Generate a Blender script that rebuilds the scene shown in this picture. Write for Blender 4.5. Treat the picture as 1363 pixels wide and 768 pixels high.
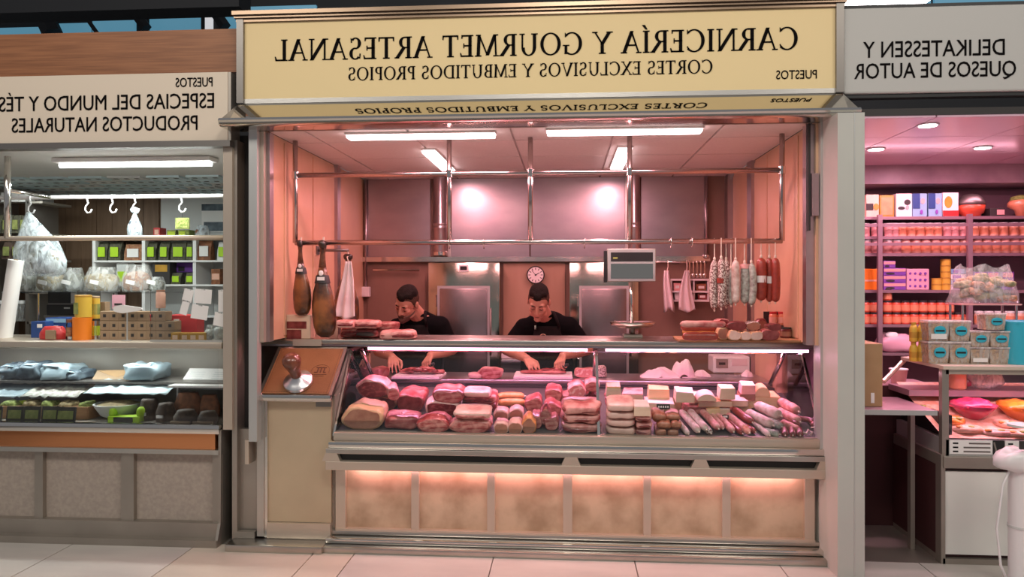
import bpy, bmesh, math, random
from mathutils import Vector, Matrix, Euler, noise
R = math.radians
for o in list(bpy.data.objects): bpy.data.objects.remove(o)
SC = bpy.context.scene
COL = SC.collection

# ------------------------------------------------------------------ camera, world, light, exposure
F, TH, H, CY, HOR = 984.0, R(4.2), 1.52, -4.15, 375.0
cam = bpy.data.cameras.new('camera'); cam_o = bpy.data.objects.new('camera', cam); COL.objects.link(cam_o)
cam_o.location = (0, CY, H); cam_o.rotation_euler = (R(90), 0, TH)
cam.sensor_width = 36; cam.lens = 36*F/1363; cam.shift_y = -(384-HOR)/1363; cam.clip_start = .05
SC.camera = cam_o
SC.view_settings.view_transform = 'Standard'; SC.view_settings.look = 'None'
SC.view_settings.gamma = 1; SC.view_settings.use_curve_mapping = False; SC.view_settings.exposure = 0.12
W = bpy.data.worlds.new('world'); SC.world = W; W.use_nodes = True
W.node_tree.nodes['Background'].inputs[0].default_value = (.92, .93, 1.0, 1); W.node_tree.nodes['Background'].inputs[1].default_value = .20

def area(name, loc, rot, sx, sy, power, col=(1,1,1), parent=None):
    l = bpy.data.lights.new(name, 'AREA'); l.shape = 'RECTANGLE'; l.size = sx; l.size_y = sy; l.energy = power; l.color = col
    o = bpy.data.objects.new(name, l); COL.objects.link(o); o.location = loc; o.rotation_euler = rot; o.parent = parent
    return o
# hall ceiling lamps above and behind the visitor
for hx, hw, hd, pw in ((-3.3, 2.2, 1.1, 66), (.1, .7, .25, 34), (.1, 2.4, 1.2, 34), (3.6, 2.2, 1.1, 66)):
    area('hall_light', (hx, -3.4, 4.6), (R(28), 0, 0), hw, hd, pw, (1, .93, .84))

# ------------------------------------------------------------------ pixel -> place
def at(px, py, Y):
    u, v = px-681.5, HOR-py
    dx, dy = -math.sin(TH)*F+math.cos(TH)*u, math.cos(TH)*F+math.sin(TH)*u
    t = (Y-CY)/dy
    return Vector((t*dx, Y, H+t*v))
def X(px, Y): return at(px, HOR, Y).x
def Z(py, Y, px=700): return at(px, py, Y).z
def onplane(px, py, z0, y0, slope):           # plane z = z0 + slope*(y-y0)
    u, v = px-681.5, HOR-py
    dx, dy = -math.sin(TH)*F+math.cos(TH)*u, math.cos(TH)*F+math.sin(TH)*u
    t = (z0+slope*(CY-y0)-H)/(v-slope*dy)
    return Vector((t*dx, CY+t*dy, H+t*v))
def S(Y): return F/(Y-CY)                     # pixels per metre at depth Y

# ------------------------------------------------------------------ mesh builder
class B:
    def __init__(s, o=(0,0,0)): s.v = []; s.f = []; s.o = Vector(o)
    def add(s, vs, fs, m=None):
        b = len(s.v)
        for p in vs:
            p = Vector(p)
            if m is not None: p = m @ p
            s.v.append(p-s.o)
        s.f += [tuple(b+i for i in f) for f in fs]
        return s
    def box(s, x0, x1, y0, y1, z0, z1, m=None, bev=0):
        if bev <= 0:
            vs = [(x,y,z) for z in (z0,z1) for y in (y0,y1) for x in (x0,x1)]
            return s.add(vs, [(0,2,3,1),(4,5,7,6),(0,1,5,4),(2,6,7,3),(0,4,6,2),(1,3,7,5)], m)
        bm = bmesh.new(); bmesh.ops.create_cube(bm, size=1)
        for v in bm.verts: v.co = Vector(((x0+x1)/2+v.co.x*(x1-x0), (y0+y1)/2+v.co.y*(y1-y0), (z0+z1)/2+v.co.z*(z1-z0)))
        bmesh.ops.bevel(bm, geom=list(bm.edges), offset=bev, segments=2, affect='EDGES', profile=.5)
        bm.verts.index_update()
        s.add([v.co.copy() for v in bm.verts], [[v.index for v in f.verts] for f in bm.faces], m); bm.free(); return s
    def pbox(s, px0, py0, px1, py1, Y0, Y1, bev=0):
        c = (px0+px1)/2
        return s.box(X(px0,Y0), X(px1,Y0), Y0, Y1, Z(py1,Y0,c), Z(py0,Y0,c), bev=bev)
    def quad(s, a, b, c, d): return s.add([a,b,c,d], [(0,1,2,3)])
    def prism(s, pts, a0, a1, axis='y', m=None):     # pts: 2D outline, extruded along axis from a0 to a1
        n = len(pts); P = {'y': lambda p,a:(p[0],a,p[1]), 'x': lambda p,a:(a,p[0],p[1]), 'z': lambda p,a:(p[0],p[1],a)}[axis]
        vs = [P(p,a0) for p in pts]+[P(p,a1) for p in pts]
        fs = [tuple(range(n)), tuple(range(2*n-1,n-1,-1))]+[(i,n+i,n+(i+1)%n,(i+1)%n) for i in range(n)]
        return s.add(vs, fs, m)
    def tube(s, pts, r, n=8, cap=True, m=None, flat=1.0):
        pts = [Vector(p) for p in pts]; rs = r if isinstance(r,(list,tuple)) else [r]*len(pts)
        vs = []; prev = None
        for i,p in enumerate(pts):
            d = (pts[min(i+1,len(pts)-1)]-pts[max(i-1,0)]).normalized()
            if prev is None:
                a = d.orthogonal().normalized()
            else:
                a = (prev-d*prev.dot(d)); a = a.normalized() if a.length>1e-6 else d.orthogonal().normalized()
            prev = a; b = d.cross(a)
            for k in range(n):
                t = 2*math.pi*k/n
                vs.append(p+a*math.cos(t)*rs[i]+b*math.sin(t)*rs[i]*flat)
        fs = [(i*n+k, i*n+(k+1)%n, (i+1)*n+(k+1)%n, (i+1)*n+k) for i in range(len(pts)-1) for k in range(n)]
        if cap: fs += [tuple(range(n-1,-1,-1)), tuple((len(pts)-1)*n+k for k in range(n))]
        return s.add(vs, fs, m)
    def lathe(s, prof, n=20, m=None):                # prof: (r,z) from bottom to top
        vs = []; fs = []
        for r,z in prof:
            for k in range(n):
                t = 2*math.pi*k/n; vs.append((r*math.cos(t), r*math.sin(t), z))
        for i in range(len(prof)-1):
            for k in range(n): fs.append((i*n+k, i*n+(k+1)%n, (i+1)*n+(k+1)%n, (i+1)*n+k))
        fs.append(tuple(range(n-1,-1,-1))); fs.append(tuple((len(prof)-1)*n+k for k in range(n)))
        return s.add(vs, fs, m)
    def blob(s, c, r, e=.8, nu=16, nv=10, amp=0, freq=20, seed=0, m=None, floor=None):
        c = Vector(c); vs = []; fs = []
        sp = lambda x: math.copysign(abs(x)**e, x)
        for j in range(nv+1):
            ph = -math.pi/2+math.pi*j/nv
            for i in range(nu):
                t = 2*math.pi*i/nu
                p = Vector((sp(math.cos(ph))*sp(math.cos(t))*r[0], sp(math.cos(ph))*sp(math.sin(t))*r[1], sp(math.sin(ph))*r[2]))
                if amp:
                    q = p*freq+Vector((seed*7.3, seed*3.1, seed))
                    p += p.normalized()*amp*noise.noise(q) if p.length>1e-6 else Vector()
                if floor is not None and p.z < floor: p.z = floor
                vs.append(c+p)
        for j in range(nv):
            for i in range(nu): fs.append((j*nu+i, j*nu+(i+1)%nu, (j+1)*nu+(i+1)%nu, (j+1)*nu+i))
        return s.add(vs, fs, m)
    def loft(s, rings, m=None):
        n = len(rings[0]); vs = [p for r in rings for p in r]
        fs = [(i*n+k, i*n+(k+1)%n, (i+1)*n+(k+1)%n, (i+1)*n+k) for i in range(len(rings)-1) for k in range(n)]
        fs += [tuple(range(n-1,-1,-1)), tuple((len(rings)-1)*n+k for k in range(n))]
        return s.add(vs, fs, m)
    def mesh(s, name):
        me = bpy.data.meshes.new(name); me.from_pydata([tuple(v) for v in s.v], [], s.f); me.update(); return me
    def build(s, name, mat, parent=None, smooth=False, loc=None, fix=True):
        me = s.mesh(name)
        if fix:
            bm = bmesh.new(); bm.from_mesh(me); bmesh.ops.recalc_face_normals(bm, faces=bm.faces); bm.to_mesh(me); bm.free()
        if smooth:
            for p in me.polygons: p.use_smooth = True
            if smooth == 'auto': me.set_sharp_from_angle(angle=R(38))
        me.materials.append(MT[mat] if isinstance(mat, str) else mat)
        o = bpy.data.objects.new(name, me); COL.objects.link(o); o.parent = parent
        if loc is not None: o.location = loc
        elif parent is None: o.location = s.o
        return o

def tag(o, label, cat=None, group=None, kind=None):
    if label: o['label'] = label
    if cat: o['category'] = cat
    if group: o['group'] = group
    if kind: o['kind'] = kind
    return o
def thing(name, loc, label, cat, group=None, rz=0, rot=None):
    o = bpy.data.objects.new(name, None); COL.objects.link(o); o.empty_display_size = .05
    o.location = loc; o.rotation_euler = rot if rot else (0,0,rz)
    return tag(o, label, cat, group)
def struct(o): o['kind'] = 'structure'; return o
def copy_tree(o, loc=None, rz=None, label=None, group=None, parent=None, scale=None):
    c = o.copy(); COL.objects.link(c)
    if parent is not None: c.parent = parent
    if loc is not None: c.location = loc
    if rz is not None: c.rotation_euler.z = rz
    if scale is not None: c.scale = scale
    if label: c['label'] = label
    if group: c['group'] = group
    for ch in list(o.children): copy_tree(ch, parent=c)
    return c

# ------------------------------------------------------------------ materials
MT = {}
def mat(name, col, rough=.5, metal=0, col2=None, scale=20, detail=3, bump=0, bscale=None, stretch=(1,1,1), lo=.35, hi=.65, emit=0, ecol=None, sss=0, coat=0, trans=0, alpha=1, spec=None):
    m = bpy.data.materials.new(name); m.use_nodes = True; nt = m.node_tree; N = nt.nodes; L = nt.links
    p = N['Principled BSDF']; p.inputs['Roughness'].default_value = rough; p.inputs['Metallic'].default_value = metal
    p.inputs['Base Color'].default_value = (*col, 1)
    if spec is not None: p.inputs['Specular IOR Level'].default_value = spec
    if sss: p.inputs['Subsurface Weight'].default_value = sss; p.inputs['Subsurface Radius'].default_value = (.02,.008,.005); p.inputs['Subsurface Scale'].default_value = .5
    if coat: p.inputs['Coat Weight'].default_value = coat; p.inputs['Coat Roughness'].default_value = .12
    if trans: p.inputs['Transmission Weight'].default_value = trans
    if alpha < 1: p.inputs['Alpha'].default_value = alpha
    if emit: p.inputs['Emission Color'].default_value = (*(ecol or col), 1); p.inputs['Emission Strength'].default_value = emit
    if col2 or bump:
        tc = N.new('ShaderNodeTexCoord'); mp = N.new('ShaderNodeMapping'); mp.inputs['Scale'].default_value = stretch
        L.new(tc.outputs['Object'], mp.inputs['Vector'])
    if col2:
        nz = N.new('ShaderNodeTexNoise'); nz.inputs['Scale'].default_value = scale; nz.inputs['Detail'].default_value = detail
        L.new(mp.outputs[0], nz.inputs['Vector'])
        cr = N.new('ShaderNodeValToRGB'); cr.color_ramp.elements[0].position = lo; cr.color_ramp.elements[1].position = hi
        cr.color_ramp.elements[0].color = (*col, 1); cr.color_ramp.elements[1].color = (*col2, 1)
        L.new(nz.outputs['Fac'], cr.inputs[0]); L.new(cr.outputs[0], p.inputs['Base Color'])
    if bump:
        nb = N.new('ShaderNodeTexNoise'); nb.inputs['Scale'].default_value = bscale or scale; nb.inputs['Detail'].default_value = 3
        L.new(mp.outputs[0], nb.inputs['Vector'])
        bp = N.new('ShaderNodeBump'); bp.inputs['Strength'].default_value = bump; bp.inputs['Distance'].default_value = .01
        L.new(nb.outputs['Fac'], bp.inputs['Height']); L.new(bp.outputs[0], p.inputs['Normal'])
    MT[name] = m; return m
def glass(name, tint=(1,1,1), refl=.06, rough=.02):
    m = bpy.data.materials.new(name); m.use_nodes = True; nt = m.node_tree; N = nt.nodes; L = nt.links
    N.remove(N['Principled BSDF']); out = N['Material Output']
    t = N.new('ShaderNodeBsdfTransparent'); t.inputs[0].default_value = (*tint,1)
    g = N.new('ShaderNodeBsdfGlossy'); g.inputs['Roughness'].default_value = rough
    fr = N.new('ShaderNodeFresnel'); fr.inputs['IOR'].default_value = 1.0+refl*8
    mx = N.new('ShaderNodeMixShader'); L.new(fr.outputs[0], mx.inputs[0]); L.new(t.outputs[0], mx.inputs[1]); L.new(g.outputs[0], mx.inputs[2])
    L.new(mx.outputs[0], out.inputs['Surface']); MT[name] = m; return m
def film(name, col, a, rough=.25):               # thin milky plastic: part see-through, part diffuse
    m = bpy.data.materials.new(name); m.use_nodes = True; nt = m.node_tree; N = nt.nodes; L = nt.links; p = N['Principled BSDF']
    p.inputs['Base Color'].default_value = (*col,1); p.inputs['Roughness'].default_value = rough; p.inputs['Coat Weight'].default_value = .5
    tc = N.new('ShaderNodeTexCoord'); mp = N.new('ShaderNodeMapping'); mp.inputs['Scale'].default_value = (1,1,.45); L.new(tc.outputs['Object'], mp.inputs['Vector'])
    nz = N.new('ShaderNodeTexNoise'); nz.inputs['Scale'].default_value = 26; nz.inputs['Detail'].default_value = 5; nz.inputs['Distortion'].default_value = 1.2; L.new(mp.outputs[0], nz.inputs['Vector'])
    cr = N.new('ShaderNodeMapRange'); cr.inputs[1].default_value = .35; cr.inputs[2].default_value = .68; cr.inputs[3].default_value = a*.45; cr.inputs[4].default_value = min(.95,a*2.0); L.new(nz.outputs['Fac'], cr.inputs[0])
    L.new(cr.outputs[0], p.inputs['Alpha'])
    bp = N.new('ShaderNodeBump'); bp.inputs['Strength'].default_value = .8; bp.inputs['Distance'].default_value = .012; L.new(nz.outputs['Fac'], bp.inputs['Height']); L.new(bp.outputs[0], p.inputs['Normal'])
    MT[name] = m; return m

mat('steel', (.60,.575,.53), .34, 1, bump=.04, bscale=14, stretch=(1,1,30))
mat('steel_h', (.58,.55,.50), .3, 1, bump=.03, bscale=14, stretch=(.6,1,1), col2=(.50,.47,.42), scale=6)
mat('steel_pol', (.72,.69,.64), .13, 1)
mat('steel_mirror', (.66,.62,.55), .045, 1, bump=.02, bscale=5)
mat('steel_soft', (.36,.32,.275), .46, .8, col2=(.42,.375,.325), scale=3, bump=.03, bscale=8)
mat('steel_cream', (.62,.49,.33), .42, .45, col2=(.55,.43,.29), scale=3, detail=5, bump=.03, bscale=9)
mat('steel_wall', (.50,.44,.45), .28, .95, col2=(.44,.38,.40), scale=4, detail=4, bump=.06, bscale=7, stretch=(1,1,2))
mat('steel_dark', (.24,.22,.20), .4, .8)
mat('alu', (.55,.55,.53), .42, .6)
mat('alu_warm', (.62,.52,.42), .36, .65)
mat('chrome', (.72,.71,.71), .3, 1)
mat('steel_door', (.33,.29,.28), .26, .95, col2=(.27,.24,.23), scale=4, detail=4, bump=.05, bscale=7)
mat('black', (.012,.012,.012), .5)
mat('dark', (.035,.03,.028), .6)
mat('wallcream', (.70,.43,.27), .42, col2=(.62,.37,.23), scale=3, detail=4, coat=.25)
mat('ceilwhite', (.80,.74,.71), .7, col2=(.76,.70,.67), scale=60)
mat('grid', (.62,.56,.54), .6)
mat('brownpanel', (.27,.165,.12), .5, col2=(.23,.14,.10), scale=5)
mat('woodpanel', (.42,.27,.18), .45, col2=(.36,.22,.14), scale=6, stretch=(1,1,.15))
mat('stone', (.58,.41,.28), .4, col2=(.36,.235,.145), scale=7, detail=10, bump=.05, bscale=30, lo=.38, hi=.72)
mat('stonegrey', (.42,.35,.29), .45, col2=(.35,.29,.245), scale=16, detail=5, stretch=(3,1,3))
mat('floortile', (.54,.50,.45), .34, col2=(.43,.40,.37), scale=2.2, detail=7, stretch=(1,3.2,1), lo=.3, hi=.75)
mat('floortile2', (.57,.50,.41), .34, col2=(.49,.43,.36), scale=2.5, detail=7, stretch=(1,3,1), lo=.3, hi=.75)
mat('grout', (.16,.14,.12), .9)
mat('signcream', (.84,.66,.36), .6, spec=.2)
mat('signbeige', (.74,.63,.50), .6)
mat('signgrey', (.50,.49,.46), .6)
mat('ink', (.006,.005,.005), .95, spec=.05)
mat('woodfascia', (.36,.145,.060), .5, col2=(.25,.095,.038), scale=4, detail=8, stretch=(.8,1,22), bump=.03)
mat('beam', (.012,.013,.016), .7)
mat('blueglass', (.10,.20,.27), .25, emit=.55, ecol=(.12,.34,.48))
mat('hallwhite', (.8,.8,.82), .8, emit=.6)
mat('white', (.80,.78,.76), .55)
mat('whitecol', (.52,.52,.47), .45, col2=(.48,.47,.43), scale=2)
mat('paper', (.82,.79,.76), .7)
mat('plastwhite', (.82,.79,.78), .35)
mat('leather', (.25,.105,.035), .55, col2=(.18,.07,.022), scale=4, detail=6, bump=.12, bscale=160)
mat('woodhandle', (.20,.055,.022), .28, col2=(.11,.03,.014), scale=9, detail=4, stretch=(4,4,1), coat=.5)
mat('logo', (.10,.03,.012), .5)
mat('logo_gold', (.75,.42,.28), .5)
mat('led', (1,.80,.80), .5, emit=7, ecol=(1,.80,.82))
mat('led_case', (1,.7,.9), .5, emit=3.2, ecol=(1,.62,.86))
mat('led_white', (1,1,1), .5, emit=7, ecol=(.93,1,.98))
mat('led_spot', (1,.9,.9), .5, emit=9, ecol=(1,.88,.90))
glass('glass_clear', (.97,.98,.98), .055)
glass('glass_end', (.95,.95,.95), .07)
glass('screen', (.5,.6,.5), .05)
# food
mat('beef', (.15,.006,.008), .32, col2=(.42,.10,.09), scale=26, detail=6, lo=.50, hi=.72, coat=.35, stretch=(1,1,2.2))
mat('beef_dark', (.13,.012,.012), .35, col2=(.26,.05,.045), scale=24, detail=4, coat=.3)
mat('pork', (.32,.045,.045), .38, col2=(.62,.28,.24), scale=20, detail=6, coat=.3, stretch=(1,1,2.4), lo=.4, hi=.62, bump=.2, bscale=30)
mat('meatpink', (.26,.030,.030), .36, col2=(.54,.19,.17), scale=15, detail=6, coat=.35, lo=.38, hi=.64, bump=.3, bscale=26)
mat('fat', (.62,.30,.26), .40, col2=(.36,.07,.065), scale=16, detail=6, coat=.25, bump=.35, bscale=30, lo=.42, hi=.66)
mat('fatwhite', (.70,.47,.40), .42, col2=(.50,.22,.19), scale=12, detail=6, coat=.25, bump=.3, bscale=30, lo=.45, hi=.7)
mat('hamcut', (.30,.115,.075), .4, col2=(.42,.20,.13), scale=16, detail=4, coat=.3)
mat('rind', (.70,.43,.25), .42, col2=(.58,.33,.18), scale=9, detail=4, coat=.3)
mat('hamskin', (.26,.095,.025), .34, col2=(.040,.016,.007), scale=7, detail=6, coat=.5, lo=.36, hi=.56, bump=.15, bscale=22)
mat('hoof', (.03,.018,.012), .35, coat=.4)
mat('hamshank', (.16,.06,.025), .4, col2=(.07,.025,.012), scale=30, coat=.3)
mat('chorizo', (.60,.20,.06), .35, col2=(.68,.32,.12), scale=30, coat=.4)
mat('chorizo_red', (.34,.045,.025), .38, col2=(.24,.03,.02), scale=40, detail=4, coat=.4, bump=.1, bscale=50)
mat('salami_white', (.62,.54,.48), .6, col2=(.16,.07,.06), scale=120, detail=2, lo=.46, hi=.54, bump=.12, bscale=60)
mat('salami_mold', (.50,.53,.46), .65, col2=(.24,.20,.18), scale=42, detail=4, bump=.12, bscale=60)
mat('fuet', (.74,.64,.58), .6, col2=(.50,.32,.27), scale=30, detail=4, bump=.08, bscale=50)
mat('brownsausage', (.22,.07,.035), .45, col2=(.42,.20,.12), scale=26, detail=4, coat=.3, bump=.2, bscale=40)
mat('hairfade', (.040,.020,.014), .8, col2=(.11,.055,.038), scale=220, spec=.1)
mat('fuet_pink', (.46,.13,.11), .5, col2=(.68,.38,.33), scale=30, detail=4)
mat('mortadella', (.66,.26,.24), .4, col2=(.82,.60,.54), scale=40, detail=2, lo=.52, hi=.6, coat=.2)
mat('cheese', (.80,.60,.36), .45, col2=(.76,.54,.30), scale=14)
mat('cheese_pale', (.80,.60,.44), .45, col2=(.74,.52,.38), scale=14)
mat('cheesewhite', (.74,.60,.54), .5, col2=(.66,.50,.45), scale=20, bump=.1)
mat('bronze', (.26,.185,.13), .32, 1)
mat('fridge', (.46,.47,.38), .13, 1, bump=.05, bscale=4)
mat('cheese_rind', (.66,.36,.17), .5, col2=(.58,.29,.13), scale=20)
mat('twine', (.75,.62,.52), .8)
mat('band', (.78,.72,.70), .5)
mat('cloth', (.80,.72,.72), .85, bump=.3, bscale=25)
mat('clothpink', (.76,.60,.62), .85, bump=.3, bscale=25)
mat('board', (.84,.76,.74), .5)
mat('boardwood', (.46,.25,.12), .5, col2=(.38,.19,.09), scale=8, stretch=(1,6,6))
mat('tray', (.10,.09,.085), .4)
mat('skin', (.50,.23,.155), .5, col2=(.46,.20,.135), scale=14, sss=.12)
mat('hair', (.006,.004,.003), .8, col2=(.016,.010,.008), scale=120, bump=.5, bscale=120, spec=.15)
mat('beard', (.085,.04,.028), .7, col2=(.18,.085,.06), scale=160, bump=.3, bscale=140)
mat('shirt', (.004,.0035,.004), .95, spec=.1, bump=.25, bscale=18)
mat('apron', (.009,.006,.006), .85, spec=.15, bump=.12, bscale=14)
mat('trousers', (.02,.02,.025), .85)
mat('shoe', (.015,.015,.015), .4)
mat('pipe', (.56,.47,.45), .2, 1)
# ================================================================== SETTING
# ---- hall floor of large stone tiles
fl = struct(tag(B().box(-7,7,-6,4.2,-.06,-.012).build('floor','grout'), 'hall floor of large pale stone tiles', None))
xs = [-5.0,-4.29,-3.57,-2.85,-2.13,-1.41,-1.18,-.40,.37,1.14,1.90,2.66,3.42,4.2]
ys = [.0,-.78,-1.56,-2.34,-3.12,-3.9]
for j in range(5):
    for i in range(len(xs)-1):
        b = B(); b.box(xs[i]+.003, xs[i+1]-.003, ys[j+1]+.003, ys[j]-.003, -.03, 0)
        b.build('tile', 'floortile2' if i == 5 or (i < 5 and (i+j)%3 == 1) else 'floortile', fl)
B().box(-5,-1.86,0,2.6,-.03,-.001).build('stall_floor','grout',fl)
B().box(-1.85,1.5,0,2.3,-.03,-.001).build('stall_floor','steel_soft',fl)
B().box(1.5,4.2,0,2.6,-.03,-.001).build('stall_floor','steel_soft',fl)

XL, XR, YB, ZC = -1.74, 1.36, 2.1, 2.397
# ---- butcher stall walls and ceiling
wl = struct(tag(B().box(XL-.05,XL,.76,YB,0,ZC).box(XL-.05,XL,0,.76,1.172,ZC).build('wall_left','wallcream'), 'cream side wall of the butcher stall beside the hanging hams'))
for y0,y1 in ((.30,.80),(.82,1.28),(1.34,2.06)):
    B().box(XL,XL+.006,y0,y1,1.19,ZC-.02).build('panel','wallcream',wl)
B().box(XL,XL+.03,1.28,1.36,.6,ZC).build('corner_strip','steel_wall',wl)
wr = struct(tag(B().box(XR,XR+.05,.76,YB,0,ZC).box(XR,XR+.05,0,.76,1.172,ZC).build('wall_right','wallcream'), 'cream side wall of the butcher stall beside the hanging salamis'))
for y0,y1 in ((.30,.95),(.97,1.30),(1.42,2.0)):
    B().box(XR-.006,XR,y0,y1,1.19,ZC-.02).build('panel','wallcream',wr)
B().box(XR-.03,XR,1.30,1.42,.6,ZC).build('corner_strip','steel_wall',wr)
B().box(XR-.05,XR,1.98,YB,.6,ZC).build('corner_strip','steel_wall',wr)
# ceiling of square tiles in a grid
ce = struct(tag(B().box(XL,XR,.0,YB,ZC+.012,ZC+.05).build('ceiling','grid'), 'suspended ceiling of pale square tiles over the butchers'))
gx = [XL]+[-1.52+.6*k for k in range(0,5)]+[XR]; gy = [0,.42,1.02,1.62,YB]
for i in range(len(gx)-1):
    for j in range(4):
        B().box(gx[i]+.007,gx[i+1]-.007,gy[j]+.007,gy[j+1]-.007,ZC,ZC+.02).build('ceiling_tile','ceilwhite',ce)
# back wall: steel hood panels above, brown and wood lower panels
wb = struct(tag(B().box(XL-.05,XR+.05,YB,YB+.06,0,ZC+.05).build('wall_back','brownpanel'), 'back wall of the butcher stall, steel above and brown below'))
zl = Z(345, YB-.04)
for a,b_ in ((488,573),(600,705),(706,832),(853,941)):
    B().box(X(a,YB-.03)+.003,X(b_,YB-.03)-.003,YB-.03,YB,zl,ZC-.003).build('steel_panel','steel_wall',wb)
B().box(X(596,YB-.04),X(600,YB-.04),YB-.04,YB,zl,ZC).build('joint_strip','steel',wb)
B().box(X(832,YB-.04),X(836,YB-.04),YB-.04,YB,zl,ZC).build('joint_strip','steel',wb)
B().box(XL,X(945,YB-.05),YB-.06,YB-.03,zl-.02,zl+.02).build('ledge','steel_pol',wb)
B().tube([(XL+.1,YB-.06,zl-.09),(X(560,YB),YB-.06,zl-.09)],.011).build('hanging_rail','steel_pol',wb)
for a,b_ in ((670,752),):
    B().box(X(a,YB-.01),X(b_,YB-.01),YB-.012,YB,.1,zl-.03).build('wood_panel','woodpanel',wb)
B().box(X(489,YB-.02),X(566,YB-.02),YB-.014,YB,.1,zl-.12).build('brown_panel','brownpanel',wb)
# flues
for i,(a,b_) in enumerate(((576,594),(838,852))):
    x0,x1 = X(a,YB-.14),X(b_,YB-.14); r=(x1-x0)/2; xc=(x0+x1)/2
    t = thing('flue_pipe',(xc,YB-.11,zl+.03), ('steel flue duct above the cold room door with the thermometer' if i==0 else 'steel flue duct rising behind the hanging scale'),'duct')
    B().lathe([(r,0),(r,.22),(r*1.06,.225),(r*1.06,.235),(r,.24),(r,.255),(r*1.06,.26),(r*1.06,.27),(r,.275),(r,ZC-zl-.032)],16).build('duct','steel_wall',t,'auto')
    B().lathe([(r*1.12,-.0),(r*1.12,.03),(r*1.02,.035)],16).build('collar','steel_pol',t,'auto')
# conduit with socket box on the left of the back wall
t = thing('conduit',(X(487,YB-.05),YB-.05,Z(400,YB-.05)),'thin steel conduit running down to a pink socket box','conduit')
B().tube([(0,0,.06),(0,0,ZC-Z(400,YB-.05)-.005)],.012).build('pipe','steel_wall',t,True)
B().box(-.035,.035,-.025,.03,.03,.115,bev=.006).build('socket_box','plastwhite',t)
t = thing('conduit',(X(940,YB-.05),YB-.05,zl),'steel gas pipe with small valve at the right end of the back wall','conduit')
B().tube([(0,0,.0),(0,0,ZC-zl-.005)],.012).build('pipe','steel_wall',t,True)
B().lathe([(.02,0),(.03,.01),(.03,.03),(.014,.04)],10).build('valve','steel_pol',t,True)

# ---- fascia and clerestory above the stalls
b = B(); b.box(-4.6,X(318,.08),.08,.14,Z(99,.08,160),Z(42,.08,160))
fa = tag(b.build('trim_1','woodfascia'),'brown wooden fascia board above the spice stall sign'); struct(fa)
zt = Z(42,.1,160)
cw = struct(tag(B().box(-6,5,1.9,1.95,ZC+.1,6).build('wall_top','beam'),'dark hall wall behind the stall roofs'))
for (a,b_,r0,r1,mm) in ((-60,56,18,60,'blueglass'),(68,118,14,60,'blueglass'),(122,178,12,60,'blueglass'),(198,268,8,60,'blueglass'),(272,281,7,60,'hallwhite'),(296,330,6,60,'blueglass'),(330,420,-2,20,'blueglass'),(1128,1240,-14,30,'blueglass'),(1245,1400,-14,30,'blueglass'),(1405,1560,-14,30,'blueglass')):
    B().box(X(a,1.86),X(b_,1.86),1.87,1.9,Z(r1,1.86),Z(r0,1.86)).build('pane',mm,cw)
for (a,r0,c,r1,w) in ((40,-20,70,45,.16),(98,0,130,45,.035),(160,-10,195,38,.09),(268,-10,300,36,.10),(270,-5,270,50,.03)):
    p,q = at(a,r0,1.70),at(c,r1,1.70)
    B().tube([p,q],w/2,6).build('brace','beam',cw)
B().box(-6,X(318,1.0),1.0,1.2,Z(13,1.0,160),Z(-60,1.0,160)).build('beam','beam',cw)
for (a,b_) in ((375,390),(475,500),(580,610)):
    B().box(X(a,1.82),X(b_,1.82),1.83,1.87,Z(12,1.82),Z(4,1.82)).build('pane','hallwhite',cw)
# lit skylight strip above the delicatessen
t = thing('hall_lamp',(X(1190,.9),.95,Z(-4,.9,1190)),'white hall lamp above the grey delicatessen sign','lamp')
B().box(-.28,.28,-.1,.1,.03,.07,bev=.01).build('housing','steel_soft',t); B().box(-.27,.27,-.09,.09,0,.03,bev=.008).build('diffuser','led_spot',t)
for dx in (-.2,.2): B().tube([(dx,0,.07),(dx,0,.5)],.006,6).build('cable','beam',t)

# ================================================================== BUTCHER SIGN AND CANOPY
# serif capitals drawn from strokes
TK, TN, SF = .135, .062, .045
def _ln(x0,y0,x1,y1,w):
    dx,dy=x1-x0,y1-y0; l=math.hypot(dx,dy); nx,ny=-dy/l*w/2,dx/l*w/2
    if abs(dy)>abs(dx)*.4: nx,ny = w/2*(1 if nx>0 else -1)*min(1.25,l/abs(dy)),0   # slanted ends stay flat on the line
    return [(x0+nx,y0+ny),(x0-nx,y0-ny),(x1-nx,y1-ny),(x1+nx,y1+ny)]
def _arc(cx,cy,rx,ry,a0,a1,n=18,tk=TK,tn=TN):
    o=[];i=[]
    for k in range(n+1):
        a=R(a0+(a1-a0)*k/n); w=tn+(tk-tn)*abs(math.cos(a))**1.3
        c,s=math.cos(a),math.sin(a); o.append((cx+rx*c,cy+ry*s)); i.append((cx+(rx-w)*c,cy+(ry-w*.8)*s))
    return [[o[k],o[k+1],i[k+1],i[k]] for k in range(n)]
def _sf(x,y,w=.2): return [(x-w/2,y),(x+w/2,y),(x+w/2,y+SF if y<.5 else y-SF),(x-w/2,y+SF if y<.5 else y-SF)]
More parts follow.
